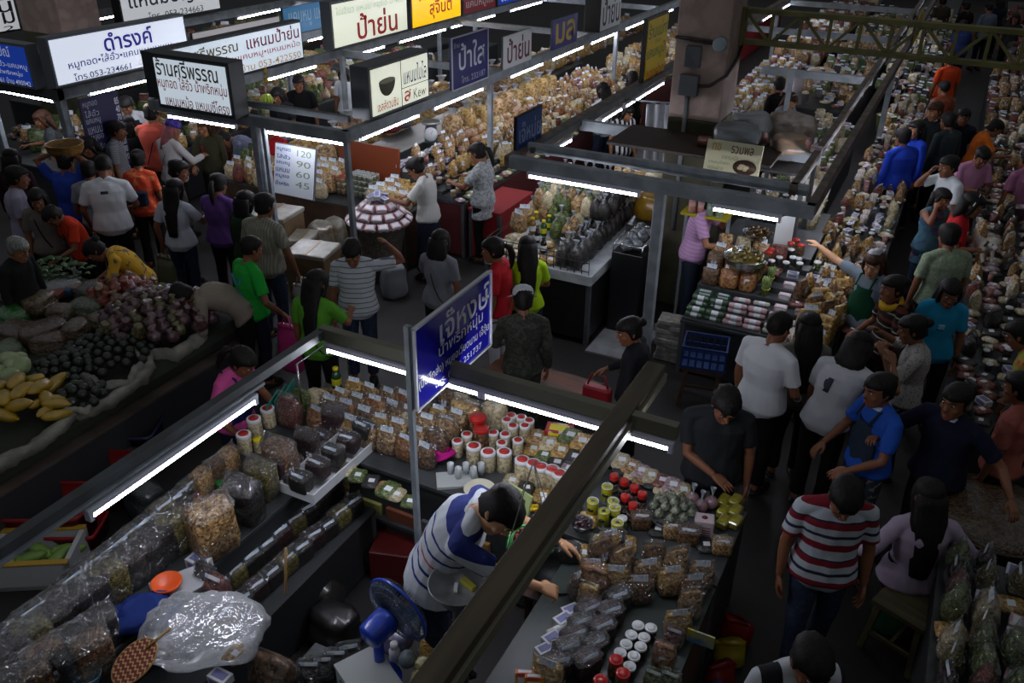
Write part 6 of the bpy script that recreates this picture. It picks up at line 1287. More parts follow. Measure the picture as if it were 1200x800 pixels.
# front counter: tan bags, towers of tins
fill('snack stall front',lambda i,j:random.choice(['tan0','gold0','tan1','cream0']),(-7.95,8.84),(.165,0),5,(0,.16),4,lambda i,j:.78+.05*j,jit=.02,rj=.3,s=1.1,ends='left')
def tower(place, key, px_, nx, ny, nz, z0, dz, dx, rz=0):
    q = at(*px_,z0)
    for k in range(nz):
        for i in range(nx):
            for j in range(ny):
                put(key if not (k == nz-1 and key == 'tinbrown' and place.startswith('left')) else 'tinredlid',(q.x+(i-nx/2)*dx+.01*(k%2),q.y+(j-ny/2)*dx,z0+dz*k),'%s tin from left, %s line, %s layer, %s'%(ORD[i],ORD[j],ORD[k],place),rz,(0,0),1,'tins in the '+place)
tower('left tin tower','tinbrown',(398,222),6,3,3,.80,.078,.078); tower('right tin tower','tindark',(432,228),5,3,4,.80,.076,.076)
m = MB(); m.box((0,0,.30),(1.0,.03,.60),ch=.05); ob('orange_board', m, M('orange_brown_board','7a3410',.6), None, (-7.0,9.56,.78), 0, 'orange brown upright board behind the tin towers','board')
fill('front of tin towers',lambda i,j:random.choice(['cream0','tan0','gold1']),(-6.10,8.84),(.0,.17),4,(-.17,0),3,lambda i,j:.78+.03*j,jit=.02,rj=.4,s=1.1)
fill('corner of left snack stall',lambda i,j:random.choice(['tan0','gold0','cream0','green0','red0','tan1']),(-8.9,8.84),(.19,0),5,(0,.17),4,lambda i,j:.78+.05*j,jit=.03,rj=.5,s=1.15,ends='left')
m = MB()
for i in range(26): a = i*.7; m.torus((.05*math.cos(a),.05*math.sin(a),.02+.005*i),.05,.012,12,6)
ob('chilli_coil', jitter(m,.01,20), M('chilli_dark_red','4a1a16',.4,col2='6a2a20',nscale=20), None, pxat((264,183),.95)[:2]+(.92,), 0, 'coil of dark red dried sausage on the corner snack counter','sausage')
# cartons wrapped in plastic on the floor before the stall
mCARD = M('wrapped_cardboard','7a6448',.4,col2='6a543a',nscale=5,coat=.35,coatr=.2,cbump=.8,cbs=10); mWRAP = M('milky_wrap','aaa89e',.28,coat=.8,col2='8f8a7c',nscale=6,cbump=1,cbs=14)
def bulk(p, z, w, d, h, rz, label):
    q = at(*p,z+h); e = empty('wrapped_carton',(q.x,q.y,z),label,'carton',rz); b = MB(); b.box((0,0,h/2-.01),(w,d,h-.02),ch=.05); ob('carton_body', b, mCARD, e); t = MB(); t.box((0,0,h-.03),(w+.02,d+.02,.06),ch=.35); jitter(t,.006,9); ob('plastic_cover', t, mWRAP, e); s_ = MB(); s_.box((0,0,h+.003),(.05,d+.02,.004)); ob('tape', s_, M('brown_tape','8a7a5c',.3), e)
bulk((366,290),0,.52,.46,.62,R(12),'plastic wrapped carton on the floor behind the white striped polo')
bulk((320,246),0,.60,.50,.78,R(8),'taller plastic wrapped carton in front of the tan snack bags')
bulk((355,275),0,.30,.40,.55,R(20),'carton standing between the two larger wrapped cartons')
for i,p in enumerate([(392,258),(375,262),(400,240)]):
    m = bag_body(.26,.22,.24,1.2,14,.02,12,120+i); m.v = [(a*1.3,b*1.3,c*2.4) for a,b,c in m.v]; q = at(*p,.55); ob('plastic_sack', m, M('striped_plastic_sack','9a9a94',.3,coat=.6,col2='7a6a50',nscale=7), None, (q.x,q.y,.0), i, ['right','left','rear'][i]+' plastic sack resting beside the wrapped cartons','sack'); pass
# round tray of packets
q = at(444,252,.86); e_ = empty('packet_tray',(q.x,q.y,0),'round woven tray stand heaped with pink and white packets','tray')
m = MB(); m.lathe([(.001,.0),(.24,.0),(.26,.35),(.33,.70),(.40,.78),(.42,.80),(.40,.80),(.001,.79)],30); ob('tray_body', m, M('woven_tray','6a6058',.6,col2='4c443c',nscale=30), e_)
for ring,(n,rr,zz,tl) in enumerate(((15,.36,.80,.55),(12,.27,.89,.6),(8,.17,.98,.6))):
    for i in range(n):
        a = 6.283*i/n; put('ctpink',(q.x+rr*math.cos(a),q.y+rr*math.sin(a),zz),'%s packet of the %s ring on the round tray, clockwise'%(ORD[i],['outer','middle','inner'][ring]),a+math.pi/2,(tl,0),1.15,'packets on the round tray')
for i in range(6): a = i*1.05; put('ctwhite',(q.x+.07*math.cos(a),q.y+.07*math.sin(a),1.06+.03*(i%3)),'%s loose white packet on top of the round tray'%ORD[i],a,(0,.3),1.0,'packets on the round tray')
m = MB(); m.lathe([(.001,.79),(.33,.80),(.25,.88),(.15,.98),(.001,1.06)],24); ob('packet_mound', m, M('mound_pale','8a7478',.6), e_)
for i,(p,c,l,w) in enumerate([((452,322),'b8302c','red plastic bag standing below the round packet tray',.24),((462,345),'6a6e72','clear plastic bag on the floor below the red bag',.30),((468,300),'b01c6c','magenta bag hanging by the round packet tray',.16),((538,282),'8a6a3a','tall clear bag of tan snacks on the floor near plaid blouse',.22)]):
    m = bag_body(w,w*.8,w*1.5,1.3,14,.02,12,130+i); ob('floor_bag', m, M('bagplastic_'+c,c,.3,coat=.7,cbump=.6,col2=(None if c != '8a6a3a' else 'b89858'),nscale=30), None, pxat(p,.02)[:2]+(0,), i, l,'bag')
m = MB(); m.box((0,0,.35),(.50,.42,.70),ch=.06); e_ = ob('red_cabinet', m, mREDC, None, pxat((592,240),.0)[:2]+(0,), R(0), 'red cloth covered box at the end of the aisle counter','box')
counter('red cloth covered table at the near end of the snack counter',-5.47,-4.98,9.6,10.6,.72,mREDC,mREDC,name='cloth_table')
# --- hanging bananas
m = MB()
for i in range(12): a = i*.52; m.tube([(.0,0,.02),(.05*math.cos(a),.05*math.sin(a),0),(.085*math.cos(a),.085*math.sin(a),-.06),(.07*math.cos(a),.07*math.sin(a),-.13)],[.012,.018,.018,.006],7)
q = at(312,112,1.78); e_ = ob('banana_bunch', m, M('green_banana','8aa02a',.5,col2='a8b83a',nscale=9), None, (q.x,q.y,1.78), 0, 'bunch of green bananas hanging from the snack stall frame','bananas'); m = MB(); m.tube([(0,0,.0),(0,0,.42)],.008,6); ob('hanging_string', m, M('pale_string'), e_); m = MB(); [m.ball((random.uniform(-.05,.05),random.uniform(-.04,.04),.22+.05*i),(.05,.01,.05),7,4) for i in range(4)]; ob('dry_leaf', m, M('dry_leaf','a08020',.6), e_)
# --- middle stall: dark display at the left front
counter('marble topped counter with the dark bottle and bag display',-4.38,-3.06,8.05,10.2,.86,mMARB,mBLACK,th=.12)
g = MB()
for z in (.90,1.0,1.06): g.tube([(-4.36,8.07,z),(-3.10,8.07,z)],.006,6); g.tube([(-4.36,8.07,z),(-4.36,9.2,z)],.006,6)
for i in range(16): g.tube([(-4.36+.084*i,8.07,.86),(-4.36+.084*i,8.07,1.06)],.005,6)
ob('wire_guard', g, mBLACK, None, (0,0,0), 0, 'black wire guard along the front of the marble counter','guard')
PM = 'marble counter'
def kM(i,j):
    if i >= 5: return 'darktie'
    if j == 0: return random.choice(['creampk','darkpk','goldpk','goldpk'])
    if j in (1,2): return random.choice(['botblk','botblk','botamb','goldpk'] if i > 1 else ['creampk','tanpk'])
    if j in (3,4): return ['tan0','botamb','botgrn','greentie','tantie'][i%5]
    return random.choice(['creamtie','tantie','greentie','creamtie','tantie'])
fill(PM,lambda i,j:kM(i,j),(-4.24,8.20),(.155,0),7,(0,.155),12,lambda i,j:.86+.03*min(j,8)*(i<5),jit=.015,rj=.4,s=1.12,ends='left',near=True)
for k in range(4): fill('upper layer of '+['left','middle left','middle right','right'][k]+' heap',['tantie','creamtie','greentie'] if k < 3 else ['darktie'],(-4.15+.25*k,9.0),(.11,0),2,(0,.16),6,lambda i,j:1.16+.02*j,jit=.02,rj=.4,s=1.05,ends='left')
riser('sloping display under the heaped bags of the marble counter',-4.30,-3.5,8.95,10.1,2,.86,.30,1)
cb = MB(); cb.box((0,0,.50),(.36,.62,1.0),ch=.03); e_ = ob('black_cabinet', cb, M('black_cabinet','0e0f10',.4), None, (-2.83,8.82,0), 0, 'tall black cabinet with chrome rail carrying silvery bundles','cabinet')
m = MB(); [m.tube([(a[0],a[1],1.10),(b[0],b[1],1.10)],.010,7) for a,b in (((-.17,-.30),(.17,-.30)),((.17,-.30),(.17,.30)),((-.17,-.30),(-.17,.30)))]; [m.tube([(sx*.17,sy*.30,1.0),(sx*.17,sy*.30,1.10)],.008,6) for sx in (-1,1) for sy in (-1,1)]; ob('chrome_rail', m, mCHROME, e_)
for i in range(7):
    m = MB(); m.ball((0,0,.07),(.07,.075,.07),14,9); crease(m,.008,26,i); ob('silvery_bundle', m, M('silvery_wrap','5c6064',.25,coat=1,col2='34383a',nscale=18,cbump=1,cbs=26), None, (-2.86+.09*(i%2),8.58+.075*i,1.0+.05*(i>1)), i, '%s silvery wrapped bundle from the front on the black cabinet'%ORD[i],'silvery bundle','silvery wrapped bundles on the black cabinet')
for i,(p,k) in enumerate([((740,247),'ctred'),((748,240),'ctred'),((735,250),'ctgreen')]): px1(k,p,1.0,['red printed carton right of black bags','upper red printed carton right of black bags','green white carton beside the red printed cartons'][i],zbase=.86,s=1.2)
m = bag_body(.34,.30,.34,1.5,16,.02,10,140); q = at(752,240,1.1); ob('amber_sack', m, M('amber_sack','a07a1c',.35,coat=.7,col2='8a6414',nscale=6), None, (-3.03,9.85,.95), 0, 'amber yellow sack behind the silvery wrapped bundles','sack'); counter('small back shelf beneath the amber yellow sack',-3.22,-2.86,9.5,10.2,.95,mTOPG,mSKD,name='goods_shelf')
# white tiles in the passage, wooden bench
t = MB(); t.box((-2.73,8.42,.012),(.60,1.0,.024),ch=.05); tl = ob('trim_2', t, M('white_floor_tile','8e9092',.3,col2='7c7e80',nscale=6), None, kind='structure')
e_ = empty('low_bench',(-3.0,6.75,0),'low brown wooden bench in the front aisle','bench',R(-2)); m = MB(); m.box((0,0,.30),(1.15,.34,.04)); ob('bench_top', m, M('brown_bench_wood','6a3a1c',.55,col2='4a2814',nscale=5,stretch=(.3,3,1)), e_)
m = MB(); m.box((0,-.15,.18),(1.10,.03,.20)); ob('front_board', m, M('brown_bench_wood'), e_)
for sx in (-1,1):
    for sy in (-1,1): m = MB(); m.box((sx*.52,sy*.13,.14),(.06,.05,.28)); ob('leg', m, M('brown_bench_wood'), e_)
# right part of the middle stall: tins, rolls, cartons
counter('tiered counter of rolls, tins and cartons in the middle stall',-2.02,-.80,8.0,9.4,.62,mTOPG,mSKD)
counter('right side counter of the middle stall along the right aisle',-.95,-.28,9.4,22,.74,mTOPG,mSKD)
PQ = 'roll counter'
for k in range(7):
    e = MB()
riser2 = empty('display_steps',(-1.41,8.7,.62),'steps under the rolls and tins of the middle stall','display steps')
for k in range(7): m = MB(); m.box((0,-.60+.165*k,.03*k+.013),(1.2,.16,.06*k+.02),ch=.02); ob('step', m, mTOPG, riser2)
def kQ(i,j):
    return [['rollgreen','rollgreen','rollpink','rollpink','rollwhite','rollpink'],['rollgreen','rollgreen','rollpink','rollpink','rollpink','rollwhite'],['ctgreen','ctgreen','rollpink','rollwhite','ctpink','ctpink'],['brown0','orange0','orange1','bundlegr','ctpink','ctwhite'],['brown1','orange0','gold0','bundlegr','ctpink','ctwhite'],['tan0','cream0','tan1','redpk','ctwhite','ctwhite'],['tan1','cream1','tan0','red0','jargreen','jargreen']][j][i]
fill(PQ,kQ,(-1.90,8.10),(.20,0),6,(0,.165),7,lambda i,j:.64+.06*j,jit=.008,rj=.08,s=1.08,ends='left',near=True)
fill('stack on '+PQ,lambda i,j:kQ(i,min(j,1)),(-1.90,8.10),(.20,0),5,(0,.165),2,lambda i,j:.70+.06*j,jit=.006,rj=.06,s=1.05,ends='left',near=True)
JR = [(905,302),(912,296),(919,303),(926,298),(933,305),(921,290),(930,291),(938,296)]
for i,p in enumerate([(862,292),(873,296),(896,305),(905,302),(914,298),(922,304),(930,298),(938,305),(918,290),(928,289)]):
    px1(['jargreen','jargreen','jarorange','jarwhite','jarwhite','jarwhite'][min(i,5)],p,1.16,'%s white capped jar from the left behind the roll counter'%ORD[i],zbase=1.05)
for i,p in enumerate([(905,288),(928,281),(940,283),(934,277),(901,292)]): px1('jarfull',p,1.2,'%s red lidded jar behind the white capped jars'%ORD[i],zbase=1.05)
counter('raised shelf behind the rolls carrying basins and jars',-2.0,-.98,9.22,10.1,1.05,mTOPG,mSKD,name='goods_shelf')
basin((874,300),1.05,.23,.13,mCHROME,'large metal basin of olive curry before the leaning woman','basin','metal_basin',M('olive_curry','6a5a1c',.3,coat=.5,col2='4a4014',nscale=20),26,.03)
px_b = at(888,268,1.25); basin((888,272),1.18,.16,.09,mCHROME,'upper metal basin stacked on a pot behind the curry','basin','metal_basin',M('dark_curry','4a3414',.3,coat=.5),14,.03)
m = MB(); m.lathe([(.001,0),(.11,0),(.12,.02),(.12,.125),(.001,.128)],20); ob('steel_pot', m, mSTEEL, None, (px_b.x,px_b.y,1.05), 0, 'steel pot carrying the upper metal basin','pot')
m = MB(); m.box((0,0,.001),(.30,.006,.42),R(0)); q = at(920,265,1.35); ob('price_card', m, M('white_board'), None, (q.x,q.y,1.26), R(60), 'tilted white sheet above the red lidded jars','card')
fill('right aisle counter',lambda i,j:random.choice(['brown0','gold1','tan1','brown1','dark1','redpk'] if i < 14 else ['creampk','pinkpk','ctwhite','red1','jarwhite','tan1','jarwhite','bundlewh','cream1','ctpink','greenpk','tinred','ctwhite','creampk']),(-.36,8.3),(0,.15),66,(-.14,0),5,lambda i,j:.76+.04*j,jit=.025,rz=R(90),rj=.8,s=.86,sj=.2)
fill('bags beside green apron',lambda i,j:random.choice(['gold0','tan0','tan1','gold1','brown0']),(-.62,7.75),(0,.16),10,(-.15,0),2,lambda i,j:.72+.06*j,jit=.02,rj=.5,s=1.15,near=True)
counter('counter end beside the woman in the green apron',-.82,-.50,7.62,9.38,.70,mTOPG,mSKD)
fill('sticks at counter end',lambda i,j:'bundlewh',(-.95,7.86),(.10,0),4,(0,.09),2,lambda i,j:.62,jit=.01,rj=.4,s=1.1,ends='left')
counter('narrow ledge for the white stick bundles',-1.05,-.55,7.74,7.99,.62,mTOPG,mSKD,name='goods_shelf')
# middle stall interior: things on the roof shelf by the pillar and inside
sh = MB(); sh.box((0,0,0),(1.75,.80,.035),ch=.2); ob('loft_shelf', sh, M('brown_shelf_board','3a2c22',.6,col2='2c211a',nscale=6), None, (-2.35,9.10,2.15), 0, 'brown board shelf at lamp height in front of the pillar','shelf')
m = bag_body(.46,.34,.26,2.2,18,.02,10,150); ob('wrapped_bundle', m, M('grey_wrapped','6a6e72',.3,coat=.8,col2='54585c',nscale=4,cbump=.8,cbs=12), None, (-1.95,9.15,2.17), R(10), 'grey plastic wrapped bundle on the shelf before the pillar','bundle')
m = bag_body(.40,.34,.34,1.6,18,.03,9,151); ob('plastic_sack', m, M('translucent_sack','8c9092',.3,coat=.7), None, (-1.88,9.55,2.13), 0, 'translucent tied sack behind the grey wrapped bundle','sack')
m = bag_body(.16,.12,.10,1.5,12,.01,20,152); ob('red_bag', m, M('dull_red_bag','6a3830',.4,coat=.5), None, (-2.25,9.05,2.17), 0, 'small dull red bag on the shelf edge left of bundle','bag')
for i,(x,y,w,h,c,l) in enumerate([(-1.50,9.75,.50,.34,'b0a49c','large pale sack of noodles on the middle stall beam'),(-1.42,9.42,.36,.20,'a8886c','pinkish open plastic bag on the beam before noodles sack'),(-1.55,9.95,.40,.34,'a89a94','pale pinkish sack behind the noodles sack')]):
    m = bag_body(w,w*.7,h,1.8,18,.03,8,160+i); ob('pale_sack', m, M('sackp_'+c,c,.35,coat=.6,col2='8a7a6a',nscale=9), None, (x,y,2.12 if i < 2 else 1.9), i*.5, l,'sack')
counter('raised storage deck inside the middle stall',-1.8,-1.22,9.5,10.3,1.88,mTOPG,mSKD,name='goods_shelf',panel=False)
fill('stall crossbeam',lambda i,j:['tinred','ctpink','tingreen','rollpink','tinred','ctpink'][i%6],(-1.7,9.42),(.11,0),6,(0,.1),1,lambda i,j:2.17,jit=.01,s=1.1,ends='left')
fill('tin shelf',lambda i,j:['tinred','tinred','tingreen','tingreen'][i],(-2.30,9.05),(.10,0),4,(0,.09),1,lambda i,j:1.42,jit=.004,s=1.25,ends='left',near=True)
fill('upper tin shelf',lambda i,j:['tinred','tinred','tingreen','tingreen'][i],(-2.30,9.05),(.10,0),4,(0,.09),1,lambda i,j:1.575,jit=.004,s=1.25,ends='left',near=True)
e_ = empty('tin_shelf',(-2.15,9.10,0),'yellow shelf holding red and green drink tins behind grey post','shelf'); m = MB(); m.box((0,0,1.405),(.52,.24,.03)); ob('board', m, M('yellow_shelf_paint','a89a18',.5), e_); [ob('leg', MB().box((sx*.24,.08,.70),(.035,.035,1.39)), mGREY, e_) for sx in (-1,1)]
m = MB()
for i in range(9): m.box((random.uniform(-.01,.01),random.uniform(-.01,.01),.03+.055*i),(.30,.22,.05),random.uniform(-.2,.2),ch=.2)
ob('newspaper_stack', m, M('newsprint','8a8680',.8,col2='6a6660',nscale=14), None, (-2.16,8.25,0), .1, 'stack of newspapers on the floor behind the grey post','newspapers')
def crate(p, z, w, d, h, rz, c, label, name='plastic_crate', cat='crate'):
    q = at(*p,z+h); e = empty(name,(q.x,q.y,z),label,cat,rz); mt = M('crate_'+c,c,.4); m = MB(); m.box((0,0,.01),(w,d,.02))
    for zz in (.06,.5,.94):
        for a,b_ in (((-w/2,0),(.015,d)),((w/2,0),(.015,d)),((0,-d/2),(w,.015)),((0,d/2),(w,.015))): m.box((a[0],a[1],h*zz),(b_[0],b_[1],h*.13))
    for sx in np.linspace(-.5,.5,7):
        for sy in (-1,1): m.box((sx*w,sy*d/2,h/2),(.02,.014,h))
    for sy in np.linspace(-.5,.5,5):
        for sx in (-1,1): m.box((sx*w/2,sy*d,h/2),(.014,.02,h))
    ob('crate_body', m, mt, e); return e
crate((828,400),.45,.42,.32,.24,R(10),'16305e','dark blue plastic crate on a stool beside the newspapers')
def stool(p, w, h, rz, label, mat, loc=None):
    q = at(*p,h) if loc is None else Vector(loc); e = empty('wooden_stool',(q.x,q.y,0),label,'stool',rz)
    m = MB(); m.box((0,0,h-.02),(w,w*.8,.04),ch=.15); ob('seat', m, mat, e)
    for sx in (-1,1):
        for sy in (-1,1): m = MB(); m.bar((sx*w*.38,sy*w*.30,h-.04),(sx*w*.47,sy*w*.38,0),.04,.04); ob('leg', m, mat, e)
    m = MB(); [m.bar((sx*w*.44,-w*.35,h*.35),(sx*w*.44,w*.35,h*.35),.025,.03) for sx in (-1,1)]; m.bar((-w*.44,0,h*.35),(w*.44,0,h*.35),.025,.03); ob('stretcher', m, mat, e); return e
q = at(828,400,.69); stool((0,0),.40,.449,R(10),'stool carrying the dark blue plastic crate',mSKW,(q.x,q.y,0))
mST = M('worn_stool_wood','5c5638',.6,col2='4a442c',nscale=6,stretch=(4,.4,1))
lw = [p for p in PEOPLE if p['root']['label'].endswith('seated on a wooden stool')][0]
stool((0,0),.46,.455,R(80-12),'worn wooden stool under the seated woman in pale lilac',mST,(lw['loc'].x+.06,lw['loc'].y-.16,0))
# white curtain left of the pillar
m = MB(); n = 30; rows = []
for z in np.linspace(2.05,.9,10): rows.append([V(-3.55+.62*i/n, 11.0+.05*math.sin(i*1.1+z*2)+.02*math.sin(i*2.7+z*5)+.2*(i/n), z) for i in range(n)]+[V(-3.55+.62*i/n, 11.012+.05*math.sin(i*1.1+z*2)+.02*math.sin(i*2.7+z*5)+.2*(i/n), z) for i in range(n-1,-1,-1)])
m.loft(rows); ob('white_curtain', m, M('white_sheet','a8acb2',.6,col2='94989e',nscale=4), None, (0,0,0), 0, 'crumpled white plastic curtain hanging left of the pillar','curtain')
cr = MB(); cr.tube([(-3.88,11.0,2.06),(-2.8,11.2,2.06)],.012,8); ob('curtain_rail', cr, mGREY, None, (0,0,0), 0, 'thin rail carrying the white plastic curtain','rail')
fill('bags behind white t-shirt',lambda i,j:random.choice(['tan2','gold2','tan0','cream2']),(-3.62,8.95+1.4),(.20,0),4,(0,.2),2,lambda i,j:.95+.1*j,jit=.03,s=1.4,ends='left')
counter('counter of big snack bags beside the pillar foot',-3.75,-2.95,10.25,10.75,.95,mTOPG,mSKD)
# deeper middle stall interior counters
counter('inner counter of pans and parcels past the pillar',-2.15,-1.35,11.2,16,.80,mTOPG,mSKD)
fill('inner counter past the pillar',lambda i,j:random.choice(['pinkpk','creampk','ctwhite','redpk','jarwhite','cream1','ctpink','green1','jarwhite','bundlegar']),(-1.42,11.3),(0,.15),32,(-.14,0),5,lambda i,j:.80+.05*j,jit=.03,rj=.8,s=.92,sj=.2)
counter('left inner counter of the middle stall beyond the curtain',-3.8,-3.1,12,24,.80,mTOPG,mSKD)
fill('left inner counter',lambda i,j:random.choice(['tan0','cream0','gold0','red0','tan2']),(-3.2,12.1),(0,.17),50,(-.16,0),4,lambda i,j:.80+.05*j,jit=.03,rj=.8,s=.95,sj=.2)
fill('tall bundles by stall beam',lambda i,j:'bundlegar',(-1.2,10.4),(0,.12),9,(-.12,0),3,lambda i,j:.92+.04*j,jit=.02,rj=1,s=1.3)
counter('small counter of white bulb bundles inside the right beam',-1.6,-1.05,10.32,11.15,.92,mTOPG,mSKD)
for i,(p,z,w,h,c,l) in enumerate([((962,85),.85,.60,.50,'b49c88','pinkish sack stacked in the middle stall under the truss'),((985,82),.85,.46,.34,'a8a8a4','white grey sack right of the pinkish sack'),((935,95),.85,.55,.60,'8c8488','tall mauve grey sack behind the light haired girl'),((990,70),.90,.34,.28,'7a1a1e','small red bag on top of the sacks'),((1003,70),.90,.38,.34,'2a4a2c','green and white bag right of small red bag')]):
    m = bag_body(w,w*.8,h,1.8,16,.03,8,170+i); q = at(*p,z+h*.6); ob('stock_sack', m, M('sackp_'+c,c,.4,coat=.5), None, (q.x,q.y,z-h*.2), i, l,'sack')
# --- right hand stall
counter('right hand stall counter along the right aisle',.60,1.55,6.9,22,.78,mTOPG,mSKD)
fill('right hand stall',lambda i,j:random.choice(['creampk','pinkpk','redpk','ctpink','cream1','tan1','red1','darkpk','tinred','dark1','olive1'] if i > 14 else ['jarwhite','creampk','dark0','redpk','ctwhite','darkpk']),(.68,7.0),(0,.155),68,(.155,0),6,lambda i,j:.80+.04*j,jit=.03,rz=R(-90),rj=.8,s=.88,sj=.2)
counter('near right counter with small packed cartons',.62,1.6,3.4,5.35,.74,mTOPG,mSKD)
fill('near right counter',lambda i,j:random.choice(['ctwhite','cream0','goldpk','olive1','ctpink','green0','red0','purple1']),(.72,3.6),(0,.155),11,(.16,0),5,lambda i,j:.76+.04*j,jit=.015,rz=R(-90),rj=.2,s=1.05,near=True)
m = MB(); m.lathe([(.001,0),(.30,0),(.42,.30),(.45,.45),(.47,.46),(.45,.47),(.40,.40),(.001,.38)],30); q = at(1165,600,.75); e_ = ob('wicker_basket', m, M('dark_wicker','4a3a28',.7,col2='2c2218',nscale=30,bump=.5,bscale=60), None, (q.x,q.y,.28), 0, 'wide basket heaped with brown nuts beside the seated woman','basket'); m = MB(); m.ball((0,0,.40),(.41,.41,.16),22,10); jitter(m,.02,26); ob('brown_nuts', m, M('brown_nuts','3c2e1e',.4,coat=.5,col2=['241a10','54422a'],cells=50,bump=1), e_)
stb = MB(); stb.box((0,0,.13),(.62,.62,.26),ch=.05); ob('basket_stand', stb, mSKW, None, (q.x,q.y,0), 0, 'low wooden box beneath the basket of brown nuts','stand')
for i,(p,c,l) in enumerate([((1075,720),'1e4a2c','dark green bag on the floor right of the wooden stool'),((1060,690),'6a1418','dark red packet heap right of the wooden stool'),((1110,735),'3a3c34','grey green sack on the floor by the near right counter'),((1088,705),'8a6a1c','ochre packet by the near right counter')]):
    m = bag_body(.28,.22,.26,1.6,14,.02,12,180+i); q = at(*p,.2); ob('floor_bag', m, M('floorbag_'+c,c,.4,coat=.5), None, (min(q.x,.48) if i < 2 else q.x,q.y,0), i, l,'bag')
fill('outer end of right stall',lambda i,j:random.choice(['creampk','red1','darkpk','pinkpk','tan1','ctwhite','dark1']),(.68,17.6),(0,.18),26,(.18,0),5,lambda i,j:.80+.04*j,jit=.03,rj=.8,s=.95,sj=.2)
# far rows: counters and goods at the top of the picture
counter('far left row counter below the wide white light box',-12.55,-11.6,8.0,20,.80,mTOPG,mSKD); counter('left row counter facing the light box aisle',-11.2,-10.45,8.6,20,.80,mTOPG,mSKD)
fill('left row counter',lambda i,j:random.choice(['tan0','cream0','green0','red0','gold0','dark0','tan2']),(-10.6,8.7),(0,.17),50,(-.16,0),4,lambda i,j:.80+.06*j,jit=.03,rj=.8,s=1.0,sj=.2)
fill('far left counter',lambda i,j:random.choice(['green0','tan0','red0','cream2','gold2','green2']),(-11.8,8.2),(0,.25),30,(-.22,0),3,lambda i,j:.80+.08*j,jit=.04,rj=.8,s=1.45,sj=.2)
counter('topmost left stall counter of leafy goods',-15.2,-14.0,10,20,.9,mTOPG,mSKD); fill('topmost left counter',lambda i,j:random.choice(['green2','green0','red0','green0','olive2','gold0']),(-14.1,10.2),(0,.25),30,(-.25,0),4,lambda i,j:.9+.10*j,jit=.04,rj=.8,s=1.5,sj=.2)
for k,p in enumerate([(22,158),(35,163),(28,150)]): basin(p,.95+.05*k,.17,.06,mCHROME,['front','right','rear'][k]+' shining metal bowl on the stall at the left edge','bowl','metal_bowl',M('cooked_brown','6a4a2c',.4,coat=.5),12,.03)
counter('cooked food counter at the left edge under the blue light box',-11.9,-10.6,7.6,8.5,.93,mTOPG,mSKD)
fill('long far counter',lambda i,j:random.choice(['tan0','gold1','cream1','ctwhite','tan1','creampk','redpk']),(-8.0,17.1),(0,.22),30,(-.2,0),3,lambda i,j:.80+.05*j,jit=.03,rj=.8,s=1.25,sj=.2)
counter('far continuation of the snack stall counter',-6.75,-5.5,20.6,30,.78,mTOPG,mREDC); fill('far snack counter',lambda i,j:random.choice(['tan0','gold1','cream1','ctwhite','tan1','creampk','redpk']),(-5.6,16.4),(0,.18),58,(-.17,0),6,lambda i,j:.80+.06*j,jit=.03,rj=.8,s=1.0,sj=.2)
counter('far counter beyond the pillar along the middle aisle',-3.8,-2.9,24.2,34,.8,mTOPG,mSKD); fill('far pillar counter',lambda i,j:random.choice(['tan0','cream0','redpk','red0','tan2','ctwhite']),(-3.0,20.6),(0,.22),55,(-.18,0),5,lambda i,j:.82+.06*j,jit=.03,rj=.8,s=1.3,sj=.2)
counter('far right aisle counter beyond the truss',-1.6,-.5,22.2,36,.8,mTOPG,mSKD); fill('far right counter',lambda i,j:random.choice(['creampk','pinkpk','cream1','redpk','ctwhite','green1','dark1','tinred']),(-.50,18.3),(0,.18),68,(-.16,0),6,lambda i,j:.80+.05*j,jit=.03,rj=.8,s=.95,sj=.2)
fill('far inner counter',lambda i,j:random.choice(['creampk','green1','ctwhite','redpk','tan1','dark1','ctpink']),(-1.7,17),(0,.21),60,(-.19,0),5,lambda i,j:.85+.06*j,jit=.04,rj=.8,s=1.05,sj=.2)
counter('far inner counter of the middle row',-2.7,-1.65,17,32,.83,mTOPG,mSKD)
counter('far right hand counter near the orange board',.9,2.2,22.3,36,.8,mTOPG,mSKD); fill('far right hand counter',lambda i,j:random.choice(['creampk','red0','dark0','pinkpk']),(1.0,22.4),(0,.22),50,(.2,0),5,lambda i,j:.82+.06*j,jit=.04,rj=.8,s=1.05,sj=.2)
# big clear bags above the right aisle frame, olive tubs
basin((1040,135),.8,.17,.30,M('olive_tub','5a6030',.5),'olive green tub with white rim on the right aisle counter','tub','plastic_tub',M('white_rice','b8b8ac',.6),20,.03,2)
basin((992,262),.55,.22,.24,M('olive_tub'),'wide olive green tub at the counter end by the blue jacket','tub','plastic_tub',M('pale_snack','9a8c5c',.5),20,.04,3)
# white puppy in the arms of the woman in red
f = RW; Ld = lambda x,y,z: root_world(f['root'], V(x,y,z))
e_ = empty('puppy',Ld(.0,.30,1.02),'small white puppy carried by the woman in red','dog',f['yaw']-R(60)); m = MB()
m.loft([ellipse(V(0,y,z),V(1,0,0),V(0,.25,1),rx,rz_,14) for y,z,rx,rz_ in ((-.16,.05,.03,.04),(-.13,.06,.075,.08),(-.03,.065,.075,.08),(.06,.075,.08,.085),(.12,.10,.055,.065),(.15,.13,.05,.055))])
m.ball((0,.17,.16),(.062,.066,.058),14,9); m.tube([(0,.20,.15),(0,.26,.14)],[.036,.024],10); m.ball((0,.265,.14),(.022,.016,.018),8,5)
for sx in (-1,1):
    m.tube([(sx*.05,.10,.06),(sx*.055,.14,-.02),(sx*.05,.17,-.06)],[.03,.022,.02],8); m.tube([(sx*.055,-.09,.04),(sx*.07,-.05,-.02),(sx*.065,-.10,-.06)],[.04,.028,.02],8)
